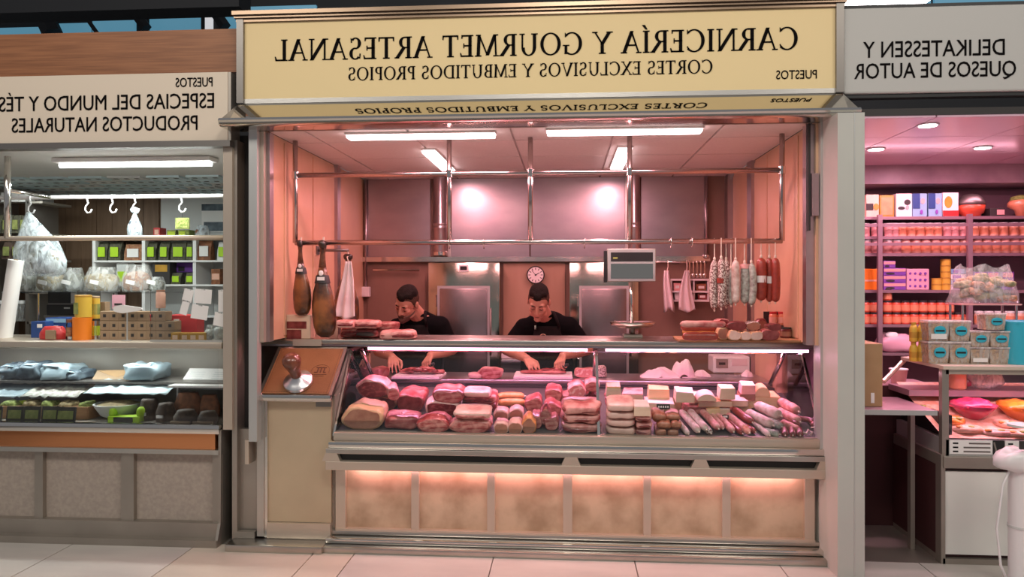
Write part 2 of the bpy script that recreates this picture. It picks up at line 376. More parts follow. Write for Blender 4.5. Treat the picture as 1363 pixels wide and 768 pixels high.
def glyph(ch):
    V=lambda x,w=TK:_ln(x,0,x,1,w)
    if ch==' ': return .34,[]
    if ch=='I': return .34,[V(.17),_sf(.17,0,.27),_sf(.17,1,.27)]
    if ch=='Í': return .34,[V(.17),_sf(.17,0,.27),_sf(.17,1,.27),[(.12,1.06),(.2,1.06),(.34,1.26),(.22,1.26)]]
    if ch=='L': return .58,[V(.17),_sf(.17,0,.27),_sf(.17,1,.27),[(.1,0),(.54,0),(.54,TN),(.1,TN)],[(.47,0),(.55,0),(.58,.2),(.54,.2)]]
    if ch=='E': return .60,[V(.17),_sf(.17,0,.27),_sf(.17,1,.27),[(.1,0),(.55,0),(.55,TN),(.1,TN)],[(.1,1),(.52,1),(.52,1-TN),(.1,1-TN)],[(.1,.48),(.45,.48),(.45,.54),(.1,.54)],[(.48,0),(.56,0),(.59,.18),(.55,.18)],[(.46,1),(.53,1),(.53,.84),(.49,.84)],[(.41,.40),(.45,.40),(.45,.62),(.41,.62)]]
    if ch=='T': return .72,[V(.36),_sf(.36,0,.28),[(.04,1),(.68,1),(.68,1-TN),(.04,1-TN)],[(.03,1),(.1,1),(.07,.8),(.03,.8)],[(.62,1),(.69,1),(.69,.8),(.65,.8)]]
    if ch=='A': return .80,[_ln(.10,0,.40,1,TN),_ln(.70,0,.38,1,TK),[(.2,.33),(.6,.33),(.6,.39),(.2,.39)],_sf(.1,0,.22),_sf(.70,0,.26)]
    if ch=='V': return .80,[_ln(.10,1,.42,0,TK),_ln(.70,1,.42,0,TN),_sf(.1,1,.26),_sf(.70,1,.22)]
    if ch=='Y': return .76,[_ln(.08,1,.38,.45,TK),_ln(.68,1,.38,.45,TN),_ln(.38,0,.38,.48,TK),_sf(.08,1,.26),_sf(.68,1,.22),_sf(.38,0,.28)]
    if ch=='X': return .76,[_ln(.10,1,.66,0,TK),_ln(.10,0,.64,1,TN),_sf(.1,1,.24),_sf(.66,0,.26),_sf(.1,0,.22),_sf(.64,1,.22)]
    if ch=='N': return .86,[V(.15,TN+.01),V(.71,TN+.01),_ln(.15,1,.71,0,TK),_sf(.13,0,.24),_sf(.71,1,.24),_sf(.1,1,.2)]
    if ch=='M': return 1.02,[_ln(.14,0,.18,1,TN+.01),_ln(.18,1,.5,.05,TK),_ln(.84,1,.5,.05,TN),_ln(.88,0,.84,1,TK),_sf(.14,0,.23),_sf(.88,0,.27),_sf(.15,1,.2),_sf(.87,1,.2)]
    if ch=='O': return .92,_arc(.46,.5,.42,.52,0,360,32)
    if ch=='C': return .80,_arc(.46,.5,.42,.52,48,312,24)+[[(.70,.80),(.745,.80),(.745,1.0),(.71,.98)],[(.71,.10),(.75,.24),(.72,.26),(.67,.16)]]
    if ch=='G': return .84,_arc(.46,.5,.42,.52,48,300,24)+[_ln(.70,.03,.70,.44,TK-.02),_sf(.70,.44,.27) if 0 else [(.56,.44),(.83,.44),(.83,.40),(.56,.40)],[(.70,.80),(.745,.80),(.745,1.0),(.71,.98)]]
    if ch=='U': return .84,[_ln(.17,.34,.17,1,TK),_ln(.67,.34,.67,1,TN+.01),_sf(.17,1,.27),_sf(.68,1,.22)]+_arc(.405,.36,.30,.38,180,360,16)
    if ch=='D': return .86,[V(.17),_sf(.12,0,.2),_sf(.12,1,.2),[(.1,0),(.42,0),(.42,TN),(.1,TN)],[(.1,1),(.42,1),(.42,1-TN),(.1,1-TN)]]+_arc(.40,.5,.42,.5,-90,90,18)
    if ch in 'PRB':
        g=[V(.17),_sf(.17,0,.27),_sf(.14,1,.22),[(.1,1),(.34,1),(.34,1-TN),(.1,1-TN)],[(.15,.47),(.34,.47),(.34,.47+TN*.8),(.15,.47+TN*.8)]]+_arc(.32,.735,.25,.265,-90,90,14)
        if ch=='P': return .62,g
        if ch=='R': return .72,g+[_ln(.36,.50,.66,0,TK),_sf(.66,0,.2)]
        return .68,g+[[(.1,0),(.34,0),(.34,TN),(.1,TN)]]+_arc(.33,.26,.29,.26,-90,90,14)
    if ch=='S': return .60,_arc(.29,.745,.235,.27,40,275,18,TK,TN)+_arc(.30,.265,.25,.28,95,-140,18,TK,TN)+[[(.44,.78),(.49,.78),(.50,.99),(.46,.97)],[(.09,.02),(.13,.04),(.12,.26),(.07,.26)]]
    return .6,[]
def serif(text, name, xl, xr, z0, z1, y, mt, parent, thick=.004):
    tot=sum(glyph(c)[0]+.03 for c in text)-.03; k=(xr-xl)/tot; x=0
    for ch in text:
        w,g=glyph(ch)
        if g:
            b=B(parent.location)
            for q in g: b.prism([(xr-(x+p[0])*k, z0+p[1]*(z1-z0)) for p in q], y-thick, y)
            b.build('letter', mt, parent)
        x+=w+.03
def _textmesh(s, ext=.0):
    c=bpy.data.curves.new('t','FONT'); c.body=s; c.size=1; c.extrude=ext; c.resolution_u=3
    o=bpy.data.objects.new('t',c); COL.objects.link(o)
    dg=bpy.context.evaluated_depsgraph_get(); me=bpy.data.meshes.new_from_object(o.evaluated_get(dg))
    bpy.data.objects.remove(o); bpy.data.curves.remove(c); return me
_cap=max(v.co.y for v in _textmesh('E').vertices)
def sans(text, name, xl, xr, z0, z1, y, mt, parent, mirror=True):
    me=_textmesh(text,.002); x0=min(v.co.x for v in me.vertices); x1=max(v.co.x for v in me.vertices)
    o0=Vector(parent.location)
    # islands -> letters
    n=len(me.vertices); par=list(range(n))
    def find(i):
        while par[i]!=i: par[i]=par[par[i]]; i=par[i]
        return i
    for e in me.edges: par[find(e.vertices[0])]=find(e.vertices[1])
    isl={}
    for i in range(n): isl.setdefault(find(i),[]).append(i)
    grp=[]
    for vs in sorted(isl.values(), key=lambda q:min(me.vertices[i].co.x for i in q)):
        a=min(me.vertices[i].co.x for i in vs); c=max(me.vertices[i].co.x for i in vs)
        if grp and a<grp[-1][1]-.02: grp[-1][2].extend(vs); grp[-1][1]=max(c,grp[-1][1])
        else: grp.append([a,c,list(vs)])
    for a,c,vs in grp:
        ix={v:i for i,v in enumerate(vs)}; co=[]
        for i in vs:
            v=me.vertices[i].co; f=(v.x-x0)/(x1-x0); f=1-f if mirror else f
            co.append(Vector((xl+f*(xr-xl), y-.002+v.z*.9, z0+v.y/_cap*(z1-z0)))-o0)
        b=B(); b.v=co; b.f=[tuple(ix[i] for i in (reversed(p.vertices) if mirror else p.vertices)) for p in me.polygons if p.vertices[0] in ix]
        b.build('letter',mt,parent,fix=False)
    bpy.data.meshes.remove(me)

YS=-.02
zb,ztop=Z(126,YS,718),Z(20,YS,718)
sx0,sx1=X(320,YS),X(1118,YS)
sg=thing('shop_sign',(0,YS,zb),'cream sign board with black serif lettering above the butcher counter','sign')
b=B((0,YS,zb)); b.box(sx0+.02,sx1-.02,YS,YS+.06,zb,ztop); b.build('board','signcream',sg)
fw=.03
for nm,(a0,a1,c0,c1) in {'frame_side':(sx0-.015,sx0+.025,zb-.02,ztop+.02),'frame_edge':(sx1-.025,sx1+.015,zb-.02,ztop+.02)}.items():
    b=B((0,YS,zb)); b.box(a0,a1,YS-.02,YS+.06,c0,c1); b.build('frame_side','steel_dark',sg)
b=B((0,YS,zb)); b.box(sx0-.015,sx1+.015,YS-.008,YS+.06,zb-.022,zb+.004); b.build('frame_bottom','steel',sg)
b=B((0,YS,zb))
for k,(dz,yy,hh) in enumerate(((.0,-.015,.018),(.018,-.03,.014),(.032,-.045,.022))):
    b.box(sx0-.02-.006*k,sx1+.02+.006*k,YS+yy,YS+.08,ztop+dz,ztop+dz+hh)
b.build('cornice','bronze',sg)
o0=Vector((0,YS,zb))
zz=lambda r,px=718:Z(r,YS,px)
serif('CARNICERÍA Y GOURMET ARTESANAL','lettering',X(366,YS),X(1063,YS),zz(73.5),zz(44.5),YS,'ink',sg)
serif('CORTES EXCLUSIVOS Y EMBUTIDOS PROPIOS','lettering',X(463,YS),X(949,YS),zz(102),zz(84.5),YS,'ink',sg)
sans('PUESTOS','lettering',X(1033,YS),X(1087,YS),Z(105,YS,1060),Z(93.5,YS,1060),YS,'ink',sg)
# canopy: polished slope that mirrors the sign, rounded nose, underside
cy=thing('canopy',(0,-.1,Z(160,-.18,718)),'polished steel canopy ledge under the cream sign','canopy')
zn=Z(152,-.18,718); cx0,cx1=X(290,-.18),X(1147,-.18)
O=(0,-.1,Z(160,-.18,718))
b=B(O); zs=zb-.025
b.add([(sx0-.01,-.03,zs),(sx1+.01,-.03,zs),(cx1-.06,-.155,zn+.012),(cx0+.06,-.155,zn+.012)],[(0,1,2,3)]); b.build('mirror_slope','steel_mirror',cy)
for sgn,xa,xb in ((1,sx1+.01,cx1-.005),(-1,sx0-.01,cx0+.005)):
    b=B(O); b.add([(xa,-.03,zs),(xb,.02,zn+.012),(xb,-.15,zn+.012),(xb-sgn*.055,-.155,zn+.012)],[(0,1,2,3)]); b.build('hip_end','steel_h',cy)
prof=[(-.155,zn+.014),(-.172,zn+.010),(-.182,zn-.004),(-.176,zn-.014),(-.168,zn-.017),(-.172,zn-.024),(-.16,zn-.032),(-.14,zn-.034),(-.02,zn-.034),(-.02,zn+.014)]
b=B(O); b.prism(prof,cx0,cx1,'x'); b.build('nose_moulding','steel_pol',cy,'auto')
b=B(O); b.box(sx0,sx1,-.03,-.0,zn-.034,zb-.03); b.build('back_plate','steel_soft',cy)

# ================================================================== BUTCHER FACADE POSTS
def post(n, px0,px1,r0,r1,Y0,Y1,mt,label):
    b=B(); b.pbox(px0,r0,px1,r1,Y0,Y1); o=b.build('trim_%d'%n,mt); return struct(tag(o,label))
zc=zn-.034
def postz(n,px0,px1,z0,z1,Y0,Y1,mt,label):
    o=B().box(X(px0,Y0),X(px1,Y0),Y0,Y1,z0,z1).build('trim_%d'%n,mt); return struct(tag(o,label))
postz(2,331,342,Z(588,-.06,337),zc,-.06,.0,'alu','grey aluminium shutter guide left of the butcher stall')
postz(3,342,351,1.172,zc,-.02,.06,'alu_warm','narrow warm metal strip of the butcher stall left jamb')
postz(4,351,359,1.172,zc,.02,.08,'steel_wall','polished steel strip of the butcher stall left jamb')
postz(5,312,331,0,zc,.10,.14,'dark','dark strip painted as shade in the gap between the spice stall and butcher stall')  # solid dark strip stands in for the shade of the recess
postz(8,1073,1092,1.172,zc,.02,.08,'steel_wall','polished steel strip of the butcher stall right jamb')
B().box(X(1076,.0),X(1079,.0),.0,.02,1.80,zc).build('groove','dark',bpy.data.objects['trim_8'])
B().box(X(1081,-.02),X(1090,-.02),-.02,.02,1.48+.4,2.13-.02).build('lock_plate','steel_wall',bpy.data.objects['trim_8'])
postz(9,1092,1103,Z(600,-.03,1098),zc,-.03,.05,'alu','grey aluminium shutter guide right of the butcher stall')
postz(10,1103,1122,0,zc,.0,.05,'steel_soft','brushed grey metal cover beside the white pillar')
B().box(X(1104,-.03),X(1113,-.03),-.03,.0,1.78,zc).build('cover_step','steel_soft',bpy.data.objects['trim_10'])
o=B().box(X(1115,-.25),X(1151,-.25),-.25,.12,0,zc).build('trim_11','whitecol'); struct(tag(o,'white square pillar between butcher and delicatessen stalls'))
B().box(X(1137,-.252),X(1138.2,-.252),-.252,-.25,.02,zc).build('joint_line','alu',o)
# ================================================================== DISPLAY CASE
DX0,DX1=X(443,0),X(1097,0)
case=thing('display_case',((DX0+DX1)/2,.3,0),'long refrigerated meat counter with sloping glass front and stone panels','display counter')
OC=((DX0+DX1)/2,.3,0)
def cb(): return B(OC)
# plinth
b=cb(); b.box(DX0-.02,DX1+.02,.03,.8,0,.09); b.build('plinth_core','steel_soft',case)
for k,(yy,z0,z1,mt) in enumerate(((.02,.066,.088,'steel_h'),(-.045,.036,.064,'steel_pol'),(-.10,0,.034,'steel_h'))):
    b=cb(); b.box(DX0-.01-.02*k,DX1+.0+.012*k,yy,.06,z0,z1,bev=.006); b.build('plinth_moulding',mt,case,'auto')
PZ0,PZ1=.088,Z(626,.06)
b=cb(); b.box(DX0+.0,DX1-.0,.075,.8,.088,.62); b.build('carcass','steel_soft',case)
bounds=[(460,547),(558,648),(659,749),(762,856),(867,961),(973,1071)]
for a,c in bounds:
    b=cb(); b.box(X(a,.06)-.004,X(c,.06)+.004,.055,.075,PZ0+.006,PZ1+.03); b.build('stone_panel','stone',case)
edges=[(446,460)]+[(bounds[i][1],bounds[i+1][0]) for i in range(5)]+[(1071,1085)]
for a,c in edges:
    b=cb(); b.box(X(a,.03)+.001,X(c,.03)-.001,.03,.075,PZ0,PZ1+.02,bev=.003); b.build('stile','alu_warm',case)
b=cb(); b.box(DX0+.01,DX1-.04,.02,.075,PZ0-.002,PZ0+.012); b.build('bottom_rail','alu_warm',case)
# projecting lip with ventilation slots
LX0,LX1=X(433,-.07),X(1103,-.07)
zz=lambda r:Z(r,-.07,768)
b=cb(); b.box(LX0,LX1,-.07,.08,zz(632),zz(620),bev=.003); b.build('lip_lower','alu_warm',case)
b=cb(); b.box(LX0+.02,LX1-.02,-.03,.08,zz(620),zz(608)); b.build('vent_recess','black',case)
b=cb(); b.box(LX0,LX1,-.065,.08,zz(610),zz(603),bev=.003); b.build('lip_upper','steel_h',case)
for px0,px1 in ((433,448),(752,768),(925,940),(1092,1103)):
    b=cb(); x0,x1=X(px0,-.07),X(px1,-.07)
    b.prism([(x0-.02,zz(620)),(x1+.02,zz(620)),(x1,zz(609)),(x0,zz(609))],-.068,-.02); b.build('vent_divider','alu_warm',case)
b=cb(); b.box(LX0+.01,LX1-.01,-.055,.08,zz(603),zz(594),bev=.008); b.build('bumper_rail','steel_pol',case,'auto')
b=cb(); b.box(LX0+.03,LX1-.015,-.02,.08,zz(594),zz(583.5),bev=.003); b.build('glass_rail','alu_warm',case,'auto')
# strip light under the lip
b=cb(); b.box(LX0+.1,LX1-.12,.0,.02,zz(632)-.006,zz(632)); b.build('strip_light','led',case)
_l=area('strip_light_glow',(0,0,0),(R(18),0,0),LX1-LX0-.3,.015,3.2,(1,.36,.36)); _l.location=((LX0+LX1)/2,.024,zz(632)-.008)
# deck
D0Y,D0Z=.05,Z(578,.05,768); D1Y,D1Z=.80,Z(517,.80,768); DSL=(D1Z-D0Z)/(D1Y-D0Y)
deck=lambda px,py,dz=0: onplane(px,py,D0Z+dz,D0Y,DSL)
deckz=lambda y: D0Z+(y-D0Y)*DSL
b=cb(); b.add([(DX0+.01,D0Y,D0Z),(DX1-.01,D0Y,D0Z),(DX1-.01,D1Y,D1Z),(DX0+.01,D1Y,D1Z),(DX0+.01,D0Y,D0Z-.03),(DX1-.01,D0Y,D0Z-.03),(DX1-.01,D1Y,D1Z-.03),(DX0+.01,D1Y,D1Z-.03)],[(0,1,2,3),(7,6,5,4),(0,4,5,1),(1,5,6,2),(2,6,7,3),(3,7,4,0)]); b.build('deck','tray',case)
b=cb(); b.box(DX0+.01,DX1-.01,.0,.05,D0Z-.03,D0Z+.004); b.build('deck_edge','alu_warm',case)
WZ=Z(506,.82,700)
b=cb(); b.box(DX0+.01,DX1-.01,.80,.83,.1,WZ-.035); b.build('rear_panel','dark',case)
wk=thing('service_worktop',((DX0+DX1)/2,1.0,0),'steel worktop behind the meat counter where the butchers cut','counter')
b=B(wk.location); b.box(DX0,XR-.004,.835,1.24,WZ-.035,WZ,bev=.006); b.build('top','steel_wall',wk,'auto')
b=B(wk.location); b.box(DX0+.02,XR-.02,.86,1.18,.12,WZ-.035); b.build('cabinet','steel_dark',wk)
for lx in (DX0+.06,-.1,XR-.08): b=B(wk.location); b.box(lx,lx+.04,.9,.94,0,.12); b.build('foot','steel_dark',wk)
# glass
GZ0=Z(583,-.0,768)+.004; GT=(.35,Z(467,.35,768)-.004)
def pane(x0,x1,nm='front_pane'):
    b=cb(); n=Vector((0,-(GT[1]-GZ0),.35)).normalized()*.008
    vs=[Vector((x0,0,GZ0)),Vector((x1,0,GZ0)),Vector((x1,GT[0],GT[1])),Vector((x0,GT[0],GT[1]))]
    b.add(vs+[v-n for v in vs],[(0,1,2,3),(7,6,5,4),(0,4,5,1),(1,5,6,2),(2,6,7,3),(3,7,4,0)]); return b.build(nm,'glass_clear',case)
mx=X(802,.0)-.02
pane(DX0+.012,mx-.012); pane(mx+.012,DX1-.012)
for x,mt,w in ((DX0+.006,'steel_pol',.012),(mx,'steel_pol',.016),(DX1-.006,'steel_pol',.012)):
    b=cb(); b.add([(x-w/2,-.006,GZ0-.01),(x+w/2,-.006,GZ0-.01),(x+w/2,.344,GT[1]),(x-w/2,.344,GT[1]),(x-w/2,.022,GZ0-.01),(x+w/2,.022,GZ0-.01),(x+w/2,.372,GT[1]),(x-w/2,.372,GT[1])],[(0,1,2,3),(7,6,5,4),(0,4,5,1),(1,5,6,2),(2,6,7,3),(3,7,4,0)]); b.build('glass_post',mt,case)
for x in (DX0+.006,DX1-.006):
    b=cb(); b.prism([(.02,GZ0),(.36,GT[1]-.01),(.80,GT[1]-.01),(.80,D1Z),(.05,D0Z+.01)],x-.004,x+.004,'x'); b.build('end_pane','glass_end',case)
for x in (DX0+.05,mx,DX1-.09):
    b=cb(); b.tube([(x,.42,GT[1]-.004),(x,  .74,WZ)],.014,8); b.build('shelf_bracket','steel_pol',case,True)
# top shelf
SX0,SX1=X(341,.3),X(1092,.3); TZ=Z(453.5,.3,716); TZ0=Z(463,.3,716)
shf=thing('counter_shelf',((SX0+SX1)/2,.5,TZ0),'long steel shelf on top of the meat counter glass','shelf'); OSH=shf.location
b=B(OSH); b.box(SX0,SX1,.30,.74,TZ0+.012,TZ,bev=.006); b.build('top_plate','steel_h',shf,'auto')
b=B(OSH); b.box(SX0+.01,SX1-.01,.315,.73,TZ0,TZ0+.012); b.build('underside','steel_wall',shf)
b=B(OSH); b.box(X(390,.295),X(428,.295),.292,.30,TZ0+.002,TZ+.001); b.build('label_holder','alu_warm',shf)
# case lamps under the shelf
for i,(a,c) in enumerate(((490,782),(806,1076))):
    t=thing('case_lamp',((X(a,.40)+X(c,.40))/2,.40,TZ0-.034),'pink tube lamp under the shelf over the %s'%(['fresh meat cuts','cheeses and cured sausages'][i]),'lamp')
    w=(X(c,.40)-X(a,.40))/2
    B().tube([(-w,0,.016),(w,0,.016)],.010,10).build('tube','led_case',t,True)
    B().box(-w-.01,w+.01,-.012,.02,.024,.034).build('holder','alu',t)
    area('case_light',(0,.03,-.004),(R(-8),0,0),2*w,.05,10,(1,.37,.64),t)

# ---- leather podium at the left end of the counter
PX0,PX1=X(346,0),X(443,0)
pod=thing('counter_podium',((PX0+PX1)/2,.3,0),'narrow steel cabinet with sloping top left of the meat counter','cabinet')
OP=((PX0+PX1)/2,.3,0); P_=lambda:B(OP)
b=P_(); b.box(PX0+.03,PX1-.004,.05,.7,.0,.86); b.build('body','steel_soft',pod)
b=P_(); b.box(X(357,.03),X(441,.03),.025,.05,.13,.84); b.build('door','steel_cream',pod)
b=P_(); b.box(X(357,.025),X(441,.025),.002,.05,.041,.128); b.build('kick_rail','alu_warm',pod)
b=P_(); b.box(X(352,.01),X(356,.01),.01,.05,.041,.86); b.build('edge_strip','steel_pol',pod)
b=P_(); b.box(X(342,.0),X(351,.0),.0,.05,.05,.86); b.build('side_post','steel',pod)
b=P_(); b.box(X(421,.02),X(441,.02),.012,.03,.80,.85); b.build('latch_plate','steel_dark',pod)
TBz,TTz=Z(528,-.02,395),TZ0-.004
vs=[(PX0-.01,-.02,TBz),(PX1-.006,-.02,TBz),(PX1-.006,.30,TTz),(PX0-.01,.30,TTz)]
b=P_(); b.add([Vector(v) for v in vs]+[Vector(v)-Vector((0,-.01,.03)) for v in vs],[(0,1,2,3),(7,6,5,4),(0,4,5,1),(1,5,6,2),(2,6,7,3),(3,7,4,0)]); b.build('sloping_top','steel_h',pod)
b=P_(); b.box(PX0-.01,PX1-.004,-.035,.0,TBz-.02,TBz+.012,bev=.004); b.build('front_lip','steel_pol',pod,'auto')
b=P_(); b.prism([(.0,.86),(.0,TBz-.01),(.3,TTz-.012),(.7,TTz-.012),(.7,.86)],PX0+.0,PX1-.006,'x'); b.build('wedge','steel_soft',pod)
# left metal cover and step
o=B().box(X(318,.04),X(342,.04),.04,.08,.05,.66).build('trim_12','steel_soft'); struct(tag(o,'brushed metal cover low beside the counter podium'))
B().box(X(326,-.05),X(331,-.05),-.05,.04,Z(618,-.05,330),Z(586,-.05,330)).build('guide_tail','alu_warm',o)
st=thing('metal_step',((X(300,-.12)+PX1)/2,-.02,0),'low folded steel step in front of the counter podium','step')
OS=st.location
b=B(OS); b.box(X(299,-.12),X(428,-.12),-.12,.0,.0,.04,bev=.004); b.build('tread','steel_h',st,'auto')
b=B(OS); b.box(X(318,.03),X(342,.03),-.004,.03,.04,.075); b.build('upstand','steel_soft',st)
# leather mat with stitched edge and emblem, on the slope
sl=Vector((0,.32,TTz-TBz)); sln=sl.normalized(); nrm=Vector((0,-sln.z,sln.y))
def onslope(u,v,h=0): # u across 0..1, v up 0..1
    return Vector((PX0+.012+u*(PX1-PX0-.035),-.02,TBz))+sl*(.045+v*.91)+nrm*h
lm=thing('leather_mat',onslope(.5,.5,.0015),'brown leather mat with stitched edge and round emblem on the podium slope','leather mat',rot=(math.atan2(sln.z,sln.y),0,0))
lw,lh=(PX1-PX0-.035)/2,sl.length*.455
B().box(-lw,lw,-lh,lh,0,.005,bev=.002).build('leather','leather',lm)
b=B()
for s in range(26):
    f=-lw+.012+s*(2*lw-.024)/25.5
    for yy in (-lh+.012,): b.box(f,f+.008,yy-.001,yy+.001,.005,.0062)
for s in range(26):
    f=-lh+.012+s*(2*lh-.024)/25.5
    for xx in (-lw+.012,lw-.012): b.box(xx-.001,xx+.001,f,f+.008,.005,.0062)
b.build('stitching','logo',lm)
ex,ey=lw*.52,-lh*.02
b=B(); er=.055
b.tube([(ex+er*math.cos(R(a)),ey+er*.9*math.sin(R(a)),.0055) for a in range(-20,201,10)],.0012,5)
b.build('emblem_ring','logo',lm)
b=B()
for dx in (-.016,.003,.022):
    b.box(ex+dx-.004,ex+dx+.004,ey-.014,ey+.026,.005,.007)
b.box(ex-.03,ex+.034,ey+.022,ey+.029,.005,.007); b.box(ex-.036,ex-.014,ey-.016,ey-.010,.005,.007); b.box(ex+.020,ex+.036,ey-.016,ey-.010,.005,.007)
b.build('emblem_monogram','logo',lm)
b=B(); b.box(ex-.045,ex+.045,ey-.032,ey-.028,.005,.0062); b.box(ex-.03,ex+.03,ey-.044,ey-.041,.005,.0062); b.build('emblem_line','logo',lm)
# tamper
tb=onslope(.50,.22,.0072)
tm=thing('coffee_tamper',tb,'large coffee tamper with turned wooden handle and steel foot','tamper',rot=(math.atan2(sln.z,sln.y),0,0))
B().lathe([(.078,0),(.084,.004),(.084,.022),(.080,.026),(.060,.036),(.038,.052),(.030,.062)],28).build('foot','chrome',tm,'auto')
B().lathe([(.029,.062),(.032,.070),(.031,.085),(.033,.105),(.040,.130),(.049,.155),(.053,.175),(.051,.192),(.042,.207),(.025,.216),(.008,.219)],28).build('handle','woodhandle',tm,True)

# ================================================================== CEILING LAMPS
def clamp(nm,lab,p,L,along,power):
    t=thing('ceiling_lamp',p,lab,'lamp','tube lamps on the butcher stall ceiling')
    d=(L/2,.05) if along=='x' else (.05,L/2)
    B().box(-d[0],d[0],-d[1],d[1],-.012,0).build('housing','ceilwhite',t)
    q=(d[0]-.006,d[1]-.006); B().box(-q[0],q[0],-q[1],q[1],-.03,-.012,bev=.006).build('diffuser','led',t,'auto')
    area('lamp_light',(0,0,-.034),(0,0,0),2*q[0],2*q[1],power,(1,.36,.42),t)
zlm=ZC-.001
LP=12
clamp('a','bright tube lamp across the ceiling over the hams and left butcher',((X(462,.16)+X(660,.16))/2,.16,zlm),X(660,.16)-X(462,.16),'x',LP)
clamp('b','bright tube lamp across the ceiling over the hanging scale',((X(727,.12)+X(935,.12))/2,.12,zlm),X(935,.12)-X(727,.12),'x',LP)
clamp('c','short bright ceiling lamp running towards the thermometer cold room door',(-.905,1.1,zlm),.9,'y',LP)
clamp('d','short bright ceiling lamp running back above the hanging scale',(.38,1.1,zlm),.9,'y',LP)

# ================================================================== RAIL FRAME
YR=.33
rf=thing('hanging_rail_frame',(X(706,YR),YR,Z(322,YR,716)),'pink-lit steel pipe frame hung from the ceiling for hams and salamis','rail')
OR=rf.location; zr1,zr2=Z(230,YR,716),Z(322,YR,716); rx0,rx1=X(393,YR),X(1041,YR)
for zr,rr in ((zr1,.016),(zr2,.016)):
    b=B(OR); b.tube([(rx0,YR,zr),(rx1,YR,zr)],rr,12); b.build('horizontal_pipe','pipe',rf,True)
for px in (393,598,706,838,1041):
    b=B(OR); x=X(px,YR); b.tube([(x,YR,zr2),(x,YR,ZC-.002)],.0155,12); b.build('vertical_pipe','pipe',rf,True)
for px in (393,598,706,838,1041):
    b=B(OR); x=X(px,YR); b.lathe([(.021,-.022),(.021,.022)],12,Matrix.Translation((x,YR,zr1))); b.build('joint','steel_pol',rf,'auto')

# ================================================================== COLD ROOM DOORS (refrigerators)
def fridge(px0,px1,label,thermo):
    Y=YB-.16; x0,x1=X(px0,Y),X(px1,Y); w=x1-x0; zt=zl-.03
    t=thing('cold_room_door',((x0+x1)/2,Y+.06,0),label,'refrigerator'); O=t.location
    b=B(O); b.box(x0,x1,Y,YB-.015,0,zt,bev=.006); b.build('cabinet','fridge',t,'auto')
    zd=Z(384,Y,(px0+px1)/2); xd0,xd1=x0+.10*1,x1-.10
    b=B(O); b.box(xd0,xd1,Y-.03,Y+.002,.12,zd,bev=.008); b.build('door','steel_door',t,'auto')
    b=B(O)
    for (a0,a1,c0,c1) in ((xd0-.02,xd1+.02,zd,zd+.022),(xd0-.02,xd0,.1,zd),(xd1,xd1+.02,.1,zd)): b.box(a0,a1,Y-.018,Y,c0,c1)
    b.build('door_frame','alu',t)
    b=B(O); xh=xd1+.03; b.tube([(xh,Y-.05,zd-.55),(xh,Y-.05,zd-.16)],.009,8); b.tube([(xh,Y-.05,zd-.19),(xh,Y,zd-.19)],.006,6); b.tube([(xh,Y-.05,zd-.5),(xh,Y,zd-.5)],.006,6); b.build('handle','steel_dark',t,True)
    for zz_ in (zd-.1,zd-.62):
        b=B(O); b.box(xd0-.035,xd0-.018,Y-.03,Y,zz_-.05,zz_+.05,bev=.004); b.build('hinge','steel_pol',t)
    if thermo:
        b=B(O); xc=(x0+x1)/2; zt_=Z(357,Y,618); b.box(xc-.04,xc+.04,Y-.016,Y,zt_-.03,zt_+.03,bev=.004); b.build('thermometer','plastwhite',t)
        b=B(O); b.box(xc-.028,xc+.028,Y-.018,Y-.014,zt_-.016,zt_+.016); b.build('display','black',t)
    return t
fridge(570,665,'steel cold room door with small digital thermometer above it',True)
fridge(758,850,'steel cold room door behind the hanging scale',False)
# clock
Yc=YB-.04
ck=thing('wall_clock',(X(713,Yc),Yc,Z(366,Yc,713)),'round white clock with dark rim on the wood panel','clock',rot=(R(90),0,0))
B().lathe([(.072,-.022),(.076,-.01),(.076,.012),(.070,.016),(.066,.010)],28).build('rim','dark',ck,'auto')
B().lathe([(.066,.0),(.066,.013)],28).build('dial','paper',ck,'auto')
b=B()
for k in range(12):
    a=R(30*k); c,s=math.cos(a),math.sin(a); m=Matrix.Translation((.052*c,.052*s,.0135))@Matrix.Rotation(a,4,'Z'); b.box(-.009,.009,-.003,.003,0,.0012,m)
b.build('hour_marks','black',ck)
b=B(); b.box(-.003,.003,-.008,.036,.015,.017,Matrix.Rotation(R(-60),4,'Z')); b.build('hand','black',ck)
b=B(); b.box(-.002,.002,-.008,.05,.0175,.019,Matrix.Rotation(R(40),4,'Z')); b.lathe([(.007,.013),(.007,.021)],10); b.build('hand','black',ck)
# steel worktop along the back wall
bw=thing('back_counter',(X(705,1.9),1.9,0),'low steel work counter along the back wall behind the butchers','counter'); O=bw.location
b=B(O); b.box(X(668,1.78),X(756,1.78),1.72,2.08,.86,.9,bev=.005); b.build('worktop','steel_wall',bw,'auto')
b=B(O); b.box(X(669,1.8),X(755,1.8),1.76,2.08,.0,.86); b.build('body','steel_dark',bw)
b=B(O); b.box(X(672,1.8),X(752,1.8),1.745,1.76,.5,.82); b.build('drawer_front','steel_wall',bw)
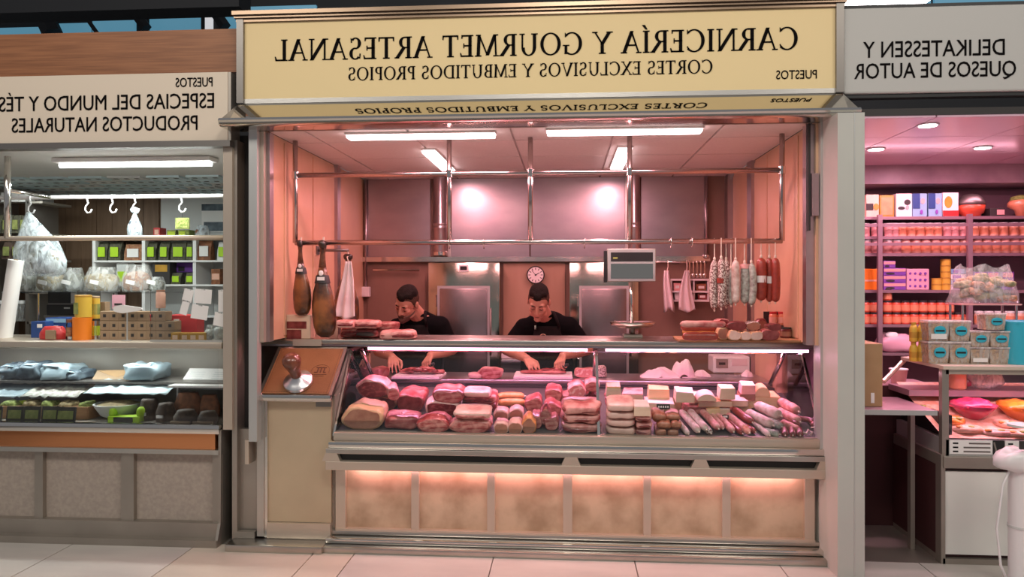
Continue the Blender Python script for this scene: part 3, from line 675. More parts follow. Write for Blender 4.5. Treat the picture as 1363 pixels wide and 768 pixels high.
# ================================================================== PACKAGING HELPERS
mat('cardboard',(.42,.26,.13),.75,col2=(.38,.23,.11),scale=8)
mat('kraft',(.36,.25,.15),.7,col2=(.31,.21,.13),scale=10)
mat('lime',(.50,.62,.03),.6); mat('limebright',(.42,.66,.02),.6)
mat('olive',(.30,.32,.10),.6,col2=(.16,.18,.05),scale=20)
mat('orange',(.86,.22,.015),.4); mat('yellow',(.72,.46,.06),.4); mat('gold',(.60,.33,.05),.35,col2=(.46,.23,.03),scale=14)
mat('red',(.52,.03,.03),.45); mat('redjar',(.68,.09,.04),.3,coat=.5); mat('orangejar',(.80,.30,.16),.3,coat=.5)
mat('blue',(.02,.06,.22),.45); mat('bluelt',(.25,.45,.62),.5); mat('cyan',(.03,.42,.55),.35,coat=.5); mat('purple',(.22,.07,.42),.5); mat('pinkbox',(.80,.42,.52),.55)
mat('pinkjar',(.82,.40,.38),.35,coat=.4); mat('peach',(.82,.46,.34),.35,coat=.4); mat('brownsack',(.30,.11,.045),.75,col2=(.16,.06,.028),scale=30,bump=.5,bscale=40)
mat('darksack',(.05,.03,.022),.7,col2=(.10,.06,.04),scale=30,bump=.4,bscale=40)
mat('herb',(.18,.13,.06),.8,col2=(.32,.24,.11),scale=60,detail=5,bump=.8,bscale=60)
mat('herbred',(.22,.07,.035),.8,col2=(.38,.2,.1),scale=60,detail=5,bump=.8,bscale=60)
mat('herbgreen',(.16,.20,.04),.8,col2=(.34,.40,.10),scale=60,detail=5,bump=.8,bscale=60)
mat('tea_dark',(.05,.05,.035),.8,col2=(.11,.10,.06),scale=70,bump=.8,bscale=60)
mat('slate',(.018,.028,.042),.5,col2=(.10,.14,.17),scale=14,bump=.3,bscale=10)
mat('greyblue',(.30,.38,.42),.4,col2=(.20,.26,.29),scale=5,coat=.3)
mat('paleblue',(.56,.70,.74),.4,coat=.3)
mat('woodbrown',(.21,.125,.075),.55,col2=(.165,.095,.055),scale=5,detail=5,stretch=(8,1,.5))
mat('greywhite',(.62,.62,.60),.6)
mat('copper',(.78,.32,.14),.16,.85)
mat('tinplate',(.7,.7,.68),.2,1)
film('plasticbag',(.80,.90,.95),.42,.22); film('plasticclear',(.85,.87,.85),.22,.15); film('milky',(.80,.74,.70),.55,.3)
glass('glass_jar',(.93,.95,.93),.07)

def snap(r,Y,z):          # a row that is a shelf edge -> that shelf's top
    if r==455 and Y<.7: return Z(455,.08,150)+.0006
    if r in (316,346,378) and 1.8<Y<2.1: return Z({316:316,346:346.5,378:378.5}[r],1.85,212)+.0006
    if r in (268,310,345,428) and 1.45<Y<1.7: return Z(r,1.5,5)+.0006
    return z
def carton(name,px0,py0,px1,py1,Y,d,mt,label,cat,group=None,front=None,flap='kraft',rz=0):
    c=(px0+px1)/2; x0,x1=X(px0,Y),X(px1,Y); z0,z1=Z(py1,Y,c),Z(py0,Y,c); w,h=(x1-x0)/2,z1-z0
    z0=snap(py1,Y,z0); h=max(.01,z1-z0)
    t=thing(name,((x0+x1)/2,Y+d/2,z0),label,cat,group,rz)
    bv=min(w,h,d)*.06
    B().box(-w,w,-d/2,d/2,0,h,bev=bv).build('body',mt,t)
    B().box(-w*.98,w*.98,-d*.02,d*.02,h,h+.0012).build('seam',flap,t)
    for i,f in enumerate(front or []):
        fm,u0,u1,v0,v1=f
        if (u1-u0)<.55 and (v1-v0)<.55 and name=='tin_box':
            B().prism([(-w+w*(u0+u1)+w*(u1-u0)*math.cos(R(a)),h*(v0+v1)/2+h*(v1-v0)/2*math.sin(R(a))) for a in range(0,360,24)],-d/2-.002-.0008*i,-d/2).build('label',fm,t)
        else: B().box(-w+2*w*u0,-w+2*w*u1,-d/2-.002-.0008*i,-d/2,h*v0,h*v1).build('label',fm,t)
    return t
def jarat(name,px,py0,py1,wpx,Y,body,lid,label,cat,group=None,lab=None,lidh=.16,shape='jar'):
    z0=snap(py1,Y,Z(py1,Y,px)); h=Z(py0,Y,px)-z0; r=wpx/S(Y)/2*.98; t=thing(name,(X(px,Y),Y,z0),label,cat,group)
    k=h*(1-lidh)
    if shape=='jar': B().lathe([(r*.9,0),(r,h*.05),(r,k*.86),(r*.82,k)],14).build('body',body,t,'auto')
    else: B().lathe([(r,0),(r,k)],16).build('body',body,t,'auto')
    B().lathe([(r*(.9 if shape=='jar' else 1.02),k),(r*(.9 if shape=='jar' else 1.02),h*.985),(r*.84,h)],14).build('lid',lid,t,'auto')
    if lab: B().lathe([(r*1.012,k*.2),(r*1.012,k*.72)],14).build('label',lab,t,'auto')
    return t
def sack(name,px0,py0,px1,py1,Y,d,filmm,cont,label,cat,group=None,seed=1,tie=False,base=None):
    c=(px0+px1)/2; z0=Z(py1,Y,c) if base is None else base; h=Z(py0,Y,c)-z0; w=(X(px1,Y)-X(px0,Y))/2
    t=thing(name,(X(c,Y),Y,z0),label,cat,group)
    if cont: B().blob((0,0,h*.36),(w*.86,d*.44,h*.36),.75,18,10,.016,14,seed,floor=-h*.33).build('contents',cont,t,True)
    rings=[];n=18
    for k in range(9):
        f=k/8; rr=(.93+.07*math.sin(f*5)) if f<.45 else max(.12,1-(f-.45)*(1.55 if tie else .62)); 
        rings.append([(w*rr*math.cos(2*math.pi*i/n)*(1+.07*noise.noise(Vector((i*1.7,k*.8,seed)))), d/2*rr*math.sin(2*math.pi*i/n)*(1+.1*noise.noise(Vector((i,k,seed+4)))), h*f*(.98+.04*noise.noise(Vector((i*1.3,k,seed+9)))) if k else 0) for i in range(n)])
    B().loft(rings).build('bag',filmm,t,True)
    return t

# ================================================================== SPICE STALL (left)
LXR=-1.93
o=struct(tag(B().box(LXR,LXR+.03,.0,2.2,0,2.34).build('wall_right','steel_soft'),'grey side wall of the spice stall'))
o=struct(tag(B().box(-5.03,-5,.0,2.2,0,2.34).build('wall_left','steel_soft'),'grey far side wall of the spice stall'))
wb2=struct(tag(B().box(-5,LXR,2.2,2.25,0,2.34).build('wall_back','woodbrown'),'brown wooden back wall of the spice stall'))
for k in range(9):
    x=X(215,2.19)-.02-.145*(k+1); B().box(x,x+.141,2.185,2.2,1.2,2.28).build('plank','woodbrown',wb2)
B().box(X(215,2.19),LXR,2.18,2.2,1.0,2.28).build('white_panel','greywhite',wb2)
B().box(-4.6,X(36,2.19),2.18,2.2,1.0,2.28).build('grey_panel','greywhite',wb2)
ce2=struct(tag(B().box(-5,LXR,.0,2.2,2.30,2.34).build('ceiling','greywhite'),'pale ceiling of the spice stall with slotted grille'))
for i in range(9):
    for j in range(6):
        x=-4.6+i*.3; y=1.05+j*.185
        B().box(x+.02,x+.27,y+.02,y+.16,2.285,2.30).build('grille_panel','paleblue' if (i+j)%4 else 'greywhite',ce2)
for i in range(9):
    b=B()
    for j in range(6):
        for k in range(3): b.box(-4.6+i*.3+.05+k*.08,-4.6+i*.3+.08+k*.08,1.05+j*.185+.05,1.05+j*.185+.08,2.283,2.286)
    b.build('grille_holes','dark',ce2)['kind']='stuff'
# sign
Yl=-.05; zA,zB=Z(189,Yl,150),Z(99,Yl,150)
s2=thing('shop_sign',(X(150,Yl),Yl,zA),'beige spice stall sign with black mirrored lettering','sign'); O=s2.location
b=B(O); b.box(-4.98,X(303,Yl),Yl,Yl+.05,zA,zB); b.build('board','signbeige',s2)
b=B(O); b.box(X(303,Yl),X(307,Yl),Yl+.004,Yl+.12,zA,zB); b.build('end_cap','steel_soft',s2)
b=B(O); b.box(-4.98,X(307,Yl),Yl-.01,Yl+.06,zA-.035,zA); b.build('bottom_rail','steel_dark',s2)
q=lambda r,px=150:Z(r,Yl,px)
sans('PUESTOS','t',X(234,Yl),X(283,Yl),q(115.5,258),q(103.5,258),Yl,'ink',s2)
sans('ESPECIAS DEL MUNDO Y TÉS','t',X(-1,Yl),X(285,Yl),q(146),q(126.5),Yl,'ink',s2)
sans('PRODUCTOS NATURALES','t',X(16,Yl),X(263,Yl),q(174.5),q(155.5),Yl,'ink',s2)
# frame posts and pipes
o=struct(tag(B().box(X(297,-.02),X(309,-.02),-.02,.05,Z(572,-.02,300),zA-.035).build('trim_13','alu_warm'),'beige aluminium corner post of the spice stall'))
pf=thing('pipe_rack',(X(150,.12),.12,Z(317,.12,150)),'chrome pipe rack across the front of the spice stall','rail'); O=pf.location
zp1,zp2=Z(317,.12,150),Z(262,.5,150)
b=B(O); b.tube([(-4.95,.12,zp1),(LXR,.12,zp1)],.016,10); b.build('front_pipe','alu_warm',pf,True)
b=B(O); b.tube([(-4.95,.5,zp2),(LXR,.5,zp2)],.014,10); b.build('rear_pipe','plastwhite',pf,True)
b=B(O); x=X(10,.12); b.tube([(x,.12,zp1),(x,.12,2.284)],.019,10); b.build('vertical_pipe','steel_pol',pf,True)
b=B(O); x=X(10,.12); b.tube([(x,.12,zp2),(x,.5,zp2)],.012,8); b.build('cross_pipe','steel_pol',pf,True)
# lamp
t=thing('ceiling_lamp',(X(180,.32),.32,2.299),'white tube lamp on the ceiling of the spice stall','lamp')
w=(X(284,.32)-X(75,.32))/2
B().box(-w,w,-.06,.06,-.03,0,bev=.008).build('housing','plastwhite',t); B().tube([(-w+.02,0,-.042),(w-.02,0,-.042)],.016,10).build('tube','led_white',t,True)
area('lamp_light',(0,0,-.065),(0,0,0),2*w,.05,19,(.90,1,.97),t)
area('lamp_light',(-1.2,.9,-.03),(0,0,0),1.0,.05,11,(.90,1,.97),t)
# S hooks
hk=None
def hook(px,py,lab):
    Y=.5; p=Vector((X(px,Y),Y,zp2)); r=.028
    pts=[(0,0,.016)]+[(-.018,0,.008),(-.016,0,-.03)]+[(r*math.cos(a)*-.6+.0,0,-.075-r*math.sin(a)*1.1) for a in [R(k) for k in range(0,200,25)]]
    o=B().tube([(0,-.016,.012),(0,-.018,-.01),(0,-.004,-.04),(-.02,0,-.06),(-.024,0,-.085),(-.008,0,-.105),(.014,0,-.10),(.022,0,-.08)],.0055,6).build('meat_hook','plastwhite',None,True)
    o.location=p; return tag(o,lab,'hook')
for px,l in ((42,'white hook carrying the big plastic bag'),(118,'empty white hook, first beyond the big plastic bag'),(151,'empty white hook beside the tied pouch'),(181,'white hook carrying a tied pouch')):
    hook(px,0,l)
o=hook(243,0,'thin hook holding the small framed picture')
# hanging bags
z0=Z(366,.47,56); hB=zp2-.098-z0; t=thing('plastic_bag',(X(56,.47),.47,z0),'big translucent plastic bag of dark herbs hanging from a hook','bag'); ax=X(42,.5)-X(56,.47); n=26; rings=[]
for f,w_,dd in ((0,.10,.05),(.06,.155,.075),(.2,.172,.085),(.36,.165,.08),(.52,.135,.065),(.68,.095,.05),(.82,.058,.035),(.93,.03,.02),(1,.008,.008)):
    rings.append([(ax*f**1.3+w_*math.cos(2*math.pi*i/n)*(1+.16*noise.noise(Vector((i*1.3,f*6,3)))),dd*math.sin(2*math.pi*i/n)*(1+.3*noise.noise(Vector((i*1.1,f*7,8)))),hB*f+(.02*math.sin(i*1.9)*(1-f) if f>0 else .012*math.sin(i*2.3))) for i in range(n)])
B().loft(rings).build('bag','plasticbag',t,True)
for k,(cx_,cz_,rw,rh,cm) in enumerate(((-.07,.13,.06,.09,'tea_dark'),(.02,.07,.09,.06,'slate'),(.09,.10,.04,.05,'herb'))): B().blob((cx_,0,cz_),(rw,.05,rh),.8,16,10,.02,22,k).build('contents',cm,t,True)
t=sack('plastic_pouch',170,283,189,317,.5,.08,'plasticbag','slate','small tied pouch hanging from a hook','bag',None,5,True)
B().blob((0,0,Z(280,.5,180)-Z(317,.5,180)),(.03,.02,.022),.8,10,6,.006,40,2).build('knot','plasticbag',t,True)
t=thing('picture_card',(X(243,.5),.5,Z(305,.5,243)),'small framed green picture hanging from a thin hook','picture')
w,h=.046,.074; B().box(-w,w,-.006,.006,0,h).build('frame','olive',t); B().box(-w*.8,w*.8,-.008,-.004,h*.12,h*.88).build('print','herbgreen',t); B().tube([(0,0,h),(0,0,zp2-.1-Z(305,.5,243))],.002,5).build('wire','steel_pol',t)
# back shelving
sh=thing('shelving_unit',(X(212,1.95),1.95,0),'white shelving unit along the back of the spice stall','shelf'); O=sh.location
xa,xb=X(124,1.85),X(299,1.85)
for r in (316,346.5,378.5,420):
    b=B(O); b.box(xa,xb,1.85,2.17,Z(r+2.4,1.85,212),Z(r,1.85,212)); b.build('shelf','white',sh)
for px in (124,190,258,299):
    b=B(O); x=X(px,1.85); b.box(x-.014,x+.014,1.86,2.17,0,Z(316,1.85,212)); b.build('upright','white',sh)
def packet(px0,px1,py0,py1,bm,lm,lab,grp,u=(.2,.85,.2,.9),cat='packet',Y=1.88):
    c=(px0+px1)/2; z0=snap(py1,Y,Z(py1,Y,c)); h=Z(py0,Y,c)-z0; w=(X(px1,Y)-X(px0,Y))/2; t=thing('herb_packet',(X(c,Y),Y+.04,z0),lab,cat,grp)
    B().prism([(-.04,0),(.04,0),(.035,h*.5),(.006,h),(-.006,h),(-.036,h*.5)],-w,w,'x').build('packet',bm,t)
    B().box(-w+2*w*u[0],-w+2*w*u[1],-.047,-.0405,h*u[2],h*u[3]*.8).build('label',lm,t); return t
G='herb packets on the white shelving'
for px0,px1,l_ in ((128,142,'at the open end of the white shelf'),(144,160,'beside the brown packet'),(194,207,'against the upright next to the brown packet'),(211,224,'second from the upright in the middle bay'),(227,246,'the widest one in the middle bay'),(247,257,'narrow one against the upright by the sticker packet')):
    packet(px0,px1,322,346,'tea_dark','limebright','dark herb packet with lime green label, '+l_,G)
packet(289,299,322,346,'greywhite','limebright','pale herb packet with lime label at the end of the shelf','herb packets on the white shelving')
packet(165,188,325,346,'herbred','paper','brown herb packet with pale label on the white shelving',None)
packet(262,280,320,346,'brownsack','paper','brown paper packet with a pale sticker on the white shelving',None)
for px0,px1 in ((227,240),(246,258)):
    packet(px0,px1,363,378,'tea_dark','limebright','dark herb packet with lime label on the lower white shelf','herb packets on the lower shelf')
carton('tea_box',203,348,226,378,1.87,.12,'dark','black tea box with yellow label on the lower shelf','box',None,[('gold',.15,.85,.55,.85)],'dark')
carton('tea_box',229,347.5,257,362.5,1.98,.1,'purple','mauve tea box on the lower shelf','box',None,[('dark',.3,.6,.1,.5)],'purple')
carton('tea_box',155,350,170,378,1.87,.1,'greywhite','pale box with lime label standing on the lower shelf','box',None,[('limebright',.1,.9,.1,.6)],'greywhite')
carton('tea_box',281,358,293,378,1.87,.1,'brownsack','small brown box alone in the right shelf bay','box',None,[('peach',.1,.9,.3,.7)],'kraft')
carton('spice_box',204,303,213,316,1.9,.1,'red','small red brown box on top of the white shelving','box',None,[('peach',.2,.8,.3,.8)],'red')
carton('spice_box',222,306,234,316,1.9,.1,'olive','olive green box on top of the white shelving','box',None,[('lime',.1,.9,.3,.8)],'olive')
carton('spice_box',237,306,252,316,1.9,.1,'herbgreen','dark green box on top of the white shelving','box',None,[('lime',.1,.6,.2,.8)],'olive')
sack('herb_bag',260,300,279,316,1.92,.1,'plasticbag','brownsack','small clear bag of brown spice on top of the white shelving','bag',None,8)
# poster with photograph on the white panel
t=thing('poster',(X(283,2.17),2.17,Z(300,2.17,283)),'white notice with a blue photograph on the back wall','poster')
w=.10; B().box(-w,w,0,.004,-.06,.20).build('sheet','paper',t); B().box(-w,w,-.002,0,.13,.19).build('photo','slate',t); B().box(-w*.8,w,-.002,0,-.05,.03).build('photo','slate',t)
# left grey rack
rk=thing('grey_rack',(X(5,1.6),1.6,0),'dark grey shelving rack with packets in the spice stall corner','shelf'); O=rk.location
for r in (268,310,345,388,428):
    b=B(O); b.box(-4.2,X(36,1.5),1.5,1.85,Z(r+3,1.5,5),Z(r,1.5,5)); b.build('shelf','steel_soft',rk)
for px in (-20,36):
    b=B(O); x=X(px,1.5); b.box(x-.015,x+.015,1.5,1.85,0,Z(266,1.5,5)); b.build('upright','steel_dark',rk)
for i,(a,c) in enumerate(((-14,0),(2,14),(15,25),(26,35))):
    packet(a,c,286,310,'tea_dark','olive','dark packet with olive label on the grey rack','packets on the grey rack',Y=1.53)
    if i: packet(a,c,322,345,'darksack','olive','dark packet on the second shelf of the grey rack','packets on the grey rack lower shelf',Y=1.53)
for px,w_ in ((-6,16),(6,13),(18,12),(30,10)):
    carton('white_box',px-w_/2,256,px+w_/2,268,1.55,.1,'white','white carton with dark print on top of the grey rack','box','white cartons on the grey rack',[('dark',.2,.8,.3,.6)],'white')
for px in (3,12,22,30):
    jarat('plastic_jar',px,400,413+15,9,1.56,'plasticclear','white','pale plastic jar on the low shelf of the grey rack','jar','pale jars on the grey rack')
# glass shelf and herb bags
gs=thing('glass_shelf',(X(110,.55),.55,Z(388.5,.45,110)),'glass shelf carrying bags of dried herbs','shelf'); O=gs.location; gz=O.z
b=B(O); b.box(X(2,.42),X(216,.42),.42,.78,gz-.008,gz); b.build('glass','glass_clear',gs)
SZl=Z(455,.08,150)
for px in (8,114,212):
    for yy in (.45,.75):
        b=B(O); b.tube([(X(px,.45),yy,SZl),(X(px,.45),yy,gz-.008)],.006,6); b.build('leg','steel_pol',gs)
hb=[(16,356,48,'tea_dark','plastic bag of dark green herbs at the end of the glass shelf'),(50,352,86,'herb','wide plastic bag of brown herbs with paper tag on the glass shelf'),(87,356,111,'tea_dark','plastic bag of dark tea between two brown herb bags'),(112,355,160,'herb','plastic bag of dried brown leaves on the glass shelf'),(163,352,203,'herbred','plastic bag of reddish dried petals on the glass shelf'),(203,368,217,'tea_dark','small dark herb bag at the right end of the glass shelf')]
for i,(a,r,c,cm,l) in enumerate(hb):
    t=sack('herb_bag',a,r,c,388.5,.68,.17,'plasticclear',cm,l,'bag','bags of dried herbs on the glass shelf',i+11,base=gz+.001)
    B().box(-.03,.03,-.108,-.1,.05,.075,Matrix.Rotation(R(12),4,'Y')).build('paper_tag','paper',t)
# paper roll on the left
t=thing('paper_roll',(X(6,.35),.35,SZl),'white roll of wrapping paper standing at the shelf end','paper roll',rot=(0,R(9),0))
h=Z(345,.35,6)-SZl; B().lathe([(.045,0),(.045,h)],20).build('roll','paper',t,'auto'); B().lathe([(.012,h),(.012,h+.004)],12).build('core','kraft',t)
# ---- counter shelf of the spice stall with its goods
cs=thing('counter_shelf',(X(150,.3),.3,SZl-.04),'pinkish steel shelf across the spice counter','shelf'); O=cs.location
b=B(O); b.box(-4.95,X(295,.06),.06,.62,SZl-.036,SZl,bev=.004); b.build('plate','alu_warm',cs,'auto')
Yt=.22
carton('blue_bag',41,428,60,455,.34,.12,'blue','dark blue carrier box with white dot beside the red box','box',None,[('paper',.45,.8,.62,.85)],'blue')
carton('blue_box',60,423,89,455,.42,.14,'blue','blue printed box behind the red pouch','box',None,[('bluelt',.05,.95,.75,.95),('paper',.3,.6,.4,.6)],'blue')
t=sack('red_pouch',54,434,89,455,Yt+.03,.12,'red',None,'red pouch with small tan label on the spice counter','pouch',None,4,base=SZl+.001)
B().box(.0,.06,-.075,-.06,.005,.06).build('label','kraft',t)
jarat('glass_jar',92.5,425,455,9,Yt,'glass_jar','brownsack','narrow glass jar beside the orange canister','jar',None,'herbred')
# small microwave
t=thing('microwave',((X(79,.75)),.9,SZl+.13),'black and silver microwave behind the canisters','microwave')
t.location.z=Z(420,.75,79); w=(X(99,.75)-X(60,.75))/2; h=Z(384,.75,79)-Z(420,.75,79)
B().box(-w,w,-.12,.15,0,h,bev=.006).build('body','steel_dark',t); B().box(-w*.92,w*.6,-.128,-.12,h*.45,h*.95).build('window','black',t); B().box(w*.64,w,-.128,-.12,h*.45,h).build('control_panel','alu',t); B().box(-w,w,-.13,-.12,h*.0,h*.4).build('drawer','black',t); B().box(w*.2,w*.6,-.134,-.13,h*.25,h*.3).build('handle','alu',t)
sb=thing('microwave_stand',(X(79,.75),.9,0),'dark stand carrying the microwave','stand')
B().box(-w-.02,w+.02,-.13,.16,t.location.z-.02,t.location.z-.001).build('top','steel_dark',sb)
for sx in (-1,1):
    for yy in (-.11,.14): B().box(sx*w-.012,sx*w+.012,yy-.012,yy+.012,0,t.location.z-.02).build('leg','steel_dark',sb)
jarat('canister',109.5,422,455,25,Yt,'orange','orange','orange round canister on the spice counter','canister',None,None,.1,'can')
t=jarat('canister',111,392.5,422,22,Yt,'yellow','gold','yellow canister with green square label atop the orange canister','canister',None,None,.1,'can')
B().box(-.025,.0,-.056,-.045,.02,.09).build('label','olive',t)
t=jarat('canister',127.5,424,455,11,Yt+.06,'tinplate','dark','slim tin with green label beside the orange canister','canister',None,'lime',.1,'can')
jarat('canister',127.5,394,424,11,Yt+.06,'yellow','kraft','slim yellow tin stacked on the green labelled tin','canister',None,'olive',.1,'can')
# stacked small kraft boxes
tc=carton('tea_carton',133,440,145.4,455,Yt,.08,'kraft','small kraft tea carton with dark square mark, bottom row of the stack','box','stacked kraft tea cartons',[('dark',.35,.65,.35,.68)],'cardboard')
cw_=(X(145.4,Yt)-X(133,Yt)); ch=Z(440,Yt,139)-SZl
tc.location.z=SZl+.0005
for r,n in ((0,8),(1,8),(2,7)):
    for c in range(n):
        if r==0 and c==0: continue
        k=copy_tree(tc,(tc.location.x+c*cw_*.995,tc.location.y,SZl+.0005+r*(ch+.0022)),label='small kraft tea carton with dark square mark, %s row of the stack'%['bottom','middle','top'][r])
carton('tall_carton',131.5,402,140,455,Yt+.1,.05,'kraft','tall narrow kraft carton behind the stacked tea cartons','box',None,[('paper',.2,.8,.4,.45)],'cardboard')
t=thing('pink_card',(X(158,.4),.4,Z(407,.4,158)-.02),'pink card holder with dark strip above the tea cartons','sign')
w,h=.042,.09; B().box(-w,w,-.004,.004,0,h).build('card','pinkbox',t); B().box(-w*.6,w*.6,-.006,-.004,h*.25,h*.4).build('strip','dark',t); B().tube([(0,.004,0),(0,.004,SZl-t.location.z+.0)],.004,6).build('stem','alu',t); B().box(-w*.7,w*.7,-.02,.02,SZl-t.location.z,SZl-t.location.z+.004).build('foot','alu',t)
jarat('canister',214,386,410,13,Yt+.02,'peach','brownsack','pink terracotta bottle standing on the tea cartons','bottle',None,None,.08)
t=thing('cloud_sign',(X(173,Yt-.02),Yt-.05,SZl+.0005),'white cloud-shaped card standing in for glare on the tea cartons','sign')  # added card; its white shape paints a patch of glare
pts=[]; 
for k in range(28):
    a=2*math.pi*k/28; pts.append((.092*math.cos(a)*(1+.08*math.cos(5*a)),.022*math.sin(a)*(1+.25*math.cos(3*a))+ (Z(411,Yt,173)-SZl)))
B().prism(pts,-.004,.004).build('card','paper',t); B().box(-.004,.004,0,.003,0,Z(411,Yt,173)-SZl).build('stem','alu',t); B().box(-.03,.03,-.012,.006,0,.003).build('foot','alu',t)
for i,px in enumerate((233,245.5,257,268)):
    carton('spice_tin',px-5.6,443,px+5.6,455,Yt-.05,.05,'gold','small yellow spice tin in the front row','tin','small yellow spice tins',[('cheese_pale',.2,.8,.2,.7)],'gold')
t=carton('red_carton',226,419,262,455,Yt+.12,.1,'red','red carton with white sticker behind the yellow spice tins','box',None,[('paper',.15,.35,.62,.82)],'red')
for i,(px,r) in enumerate(((280,432),(291,430))):
    sack('spice_bag',px-6,r,px+6,455,Yt,.08,'plasticclear','salami_mold',['clear bag of grey spice beside the yellow tins','clear bag of grey spice at the corner post'][i],'bag',None,20+i,base=SZl+.001)
# sneeze glass with taped notes
sn=thing('sneeze_glass',(X(250,.16),.16,SZl+.0005),'upright glass screen at the right of the spice shelf','glass screen'); O=sn.location
b=B(O); b.box(X(200,.1),X(296,.1),.1,.108,SZl+.001,Z(385,.1,250)); b.build('glass','glass_clear',sn)
b=B(O); b.box(X(200,.1),X(296,.1),.097,.111,SZl+.0005,SZl+.012); b.build('channel','alu',sn)
NT=[(243,385,256,402,14),(240,400,250,419,16),(258,385,281,404,4),(254,406,276,425,8),(290,386,298,415,0),(284,416,298,434,10)]
for i,(a,r0,c,r1,ro) in enumerate(NT):
    w=(X(c,.09)-X(a,.09))/2; h=(Z(r0,.09,a)-Z(r1,.09,a))/2; cx_=(a+c)/2
    t=thing('paper_note',(X(cx_,.09),.0965,Z((r0+r1)/2,.09,cx_)),'white paper note taped on the glass, '+['upper narrow slanted one','lower narrow slanted one','large upper one','large one under the large upper note','tall one at the corner post','lower one at the corner post'][i],'note','notes taped on the glass',rot=(0,R(ro),0))
    B().box(-w,w,-.0006,.0006,-h,h).build('sheet','paper',t); B().box(-.012,.012,-.0016,-.0006,h*.86,h*1.04).build('tape','plasticclear',t)

# ---- spice counter case
LX=-4.95; RX=X(293,0)
sc_=thing('spice_counter',((LX+RX)/2,.3,0),'spice stall counter with glass front, copper strip and grey panels','display counter'); OO=sc_.location
def sb_(): return B(OO)
yy=lambda r,Y=0:Z(r,Y,150)
b=sb_(); b.box(LX,RX+.01,-.07,.6,0,yy(717,-.07)); b.build('plinth','steel_soft',sc_)
b=sb_(); b.box(LX,RX+.005,-.02,.6,yy(717,-.07),yy(692)); b.build('base_rail','steel_soft',sc_)
b=sb_(); b.box(LX,RX-.005,.05,.6,yy(692),yy(600)); b.build('carcass','steel_dark',sc_)
for a,c in ((-390,-290),(-275,-175),(-160,-70),(-58,47),(57,162),(179,284)):
    b=sb_(); b.box(X(a,.03),X(c,.03),.03,.05,yy(692),yy(602)); b.build('panel','stonegrey',sc_)
for a,c in ((-290,-275),(-175,-160),(-70,-58),(46,57),(161,178),(283,296)):
    b=sb_(); b.box(X(a,.0),X(c,.0),.0,.05,yy(692),yy(602)); b.build('stile','steel_soft',sc_)
b=sb_(); b.prism([(-.07,0),(-.02,yy(692)),(-.012,yy(570)),(.6,yy(570)),(.6,0)],RX-.004,RX+.012,'x'); b.build('end_panel','steel_soft',sc_)
b=sb_(); b.box(LX,RX,-.02,.6,yy(602),yy(596)); b.build('mid_rail','steel',sc_)
b=sb_(); b.box(LX,RX-.03,.0,.6,yy(596),yy(574)); b.build('copper_strip','copper',sc_)
b=sb_(); b.box(LX,RX+.006,-.025,.03,yy(575),yy(563),bev=.006); b.build('bottom_rail','steel_pol',sc_,'auto')
b=sb_(); b.box(LX,RX,.02,.62,yy(578),yy(566)); b.build('deck','steel_soft',sc_)
b=sb_(); b.box(LX,RX-.01,.60,.62,yy(566),SZl-.04); b.build('back_panel','steel_soft',sc_)
b=sb_(); b.box(LX,RX-.01,.30,.60,yy(511,.3),yy(509,.3)+.004); b.build('inner_shelf','steel_dark',sc_)
b=sb_(); b.box(LX,RX-.012,-.004,.004,yy(563),SZl-.04); b.build('front_pane','glass_clear',sc_)
DZ=yy(566); IZ=yy(509,.3)+.0045
t=thing('case_lamp',(X(140,.40),.40,SZl-.0365),'white strip lamp under the spice counter shelf','lamp')
B().box(-1.0,.62,-.02,.02,-.014,0).build('holder','white',t); B().box(-.98,.6,-.014,.014,-.02,-.014).build('diffuser','led_white',t); area('lamp_light',(-.2,-.1,-.024),(R(-10),0,0),1.5,.04,7,(.92,1,.98),t)
# price placards, herb boxes and sacks on the lower deck
PL=[(-2,541,4),(19,541,12),(42,541,12),(66,541,12),(87,542,14)]
PG='dark framed price placards in the spice counter'
for px,r,w_ in PL:
    c=.06; z=DZ+.0005; w=w_*1.0/S(c); h=Z(r,c,px)-z
    t=thing('price_placard',(X(px,c),c,z),'dark framed price placard with olive card at the front of the spice counter','placard',PG,rot=(R(-8),0,0))
    B().box(-w,w,-.005,.005,0,h).build('frame','dark',t); B().box(-w*.8,w*.8,-.0065,-.005,h*.2,h*.75).build('card','olive',t); B().box(-w,w,.0,.03,0,.004).build('foot','dark',t)
t=thing('price_placard',(X(28,.22),.22,DZ+.0005),'tall dark placard standing behind the front row','placard',rot=(R(-6),0,0))
w,h=.05,Z(526,.22,28)-DZ; B().box(-w,w,-.005,.005,0,h).build('frame','dark',t); B().box(-w*.6,w*.6,-.0065,-.005,h*.1,h*.75).build('card','lime',t); B().box(-w,w,.0,.03,0,.004).build('foot','dark',t)
HB=[(-6,22,'herbgreen'),(22,48,'herb'),(48,70,'herbgreen'),(70,96,'herb'),(98,118,'herbgreen')]
for i,(a,c,cm) in enumerate(HB):
    Y=.16; w=(X(c,Y)-X(a,Y))/2-.004; t=thing('herb_crate',(X((a+c)/2,Y),Y+.06,DZ+.0005),'small wooden crate of %s herbs behind the placards'%('green' if cm=='herbgreen' else 'brown'),'crate','herb crates in the spice counter')
    h=.075
    for s_ in (-1,1):
        B().box(s_*w-.005,s_*w+.005,-.06,.06,0,h).build('side','boardwood',t); B().box(-w,w,s_*.06-.005,s_*.06+.005,0,h).build('side','boardwood',t)
    B().box(-w,w,-.06,.06,0,.008).build('bottom','boardwood',t)
    B().blob((0,0,h*.8),(w*.94,.056,.045),.7,16,8,.014,30,i+30,floor=-.02).build('herbs',cm,t,True)
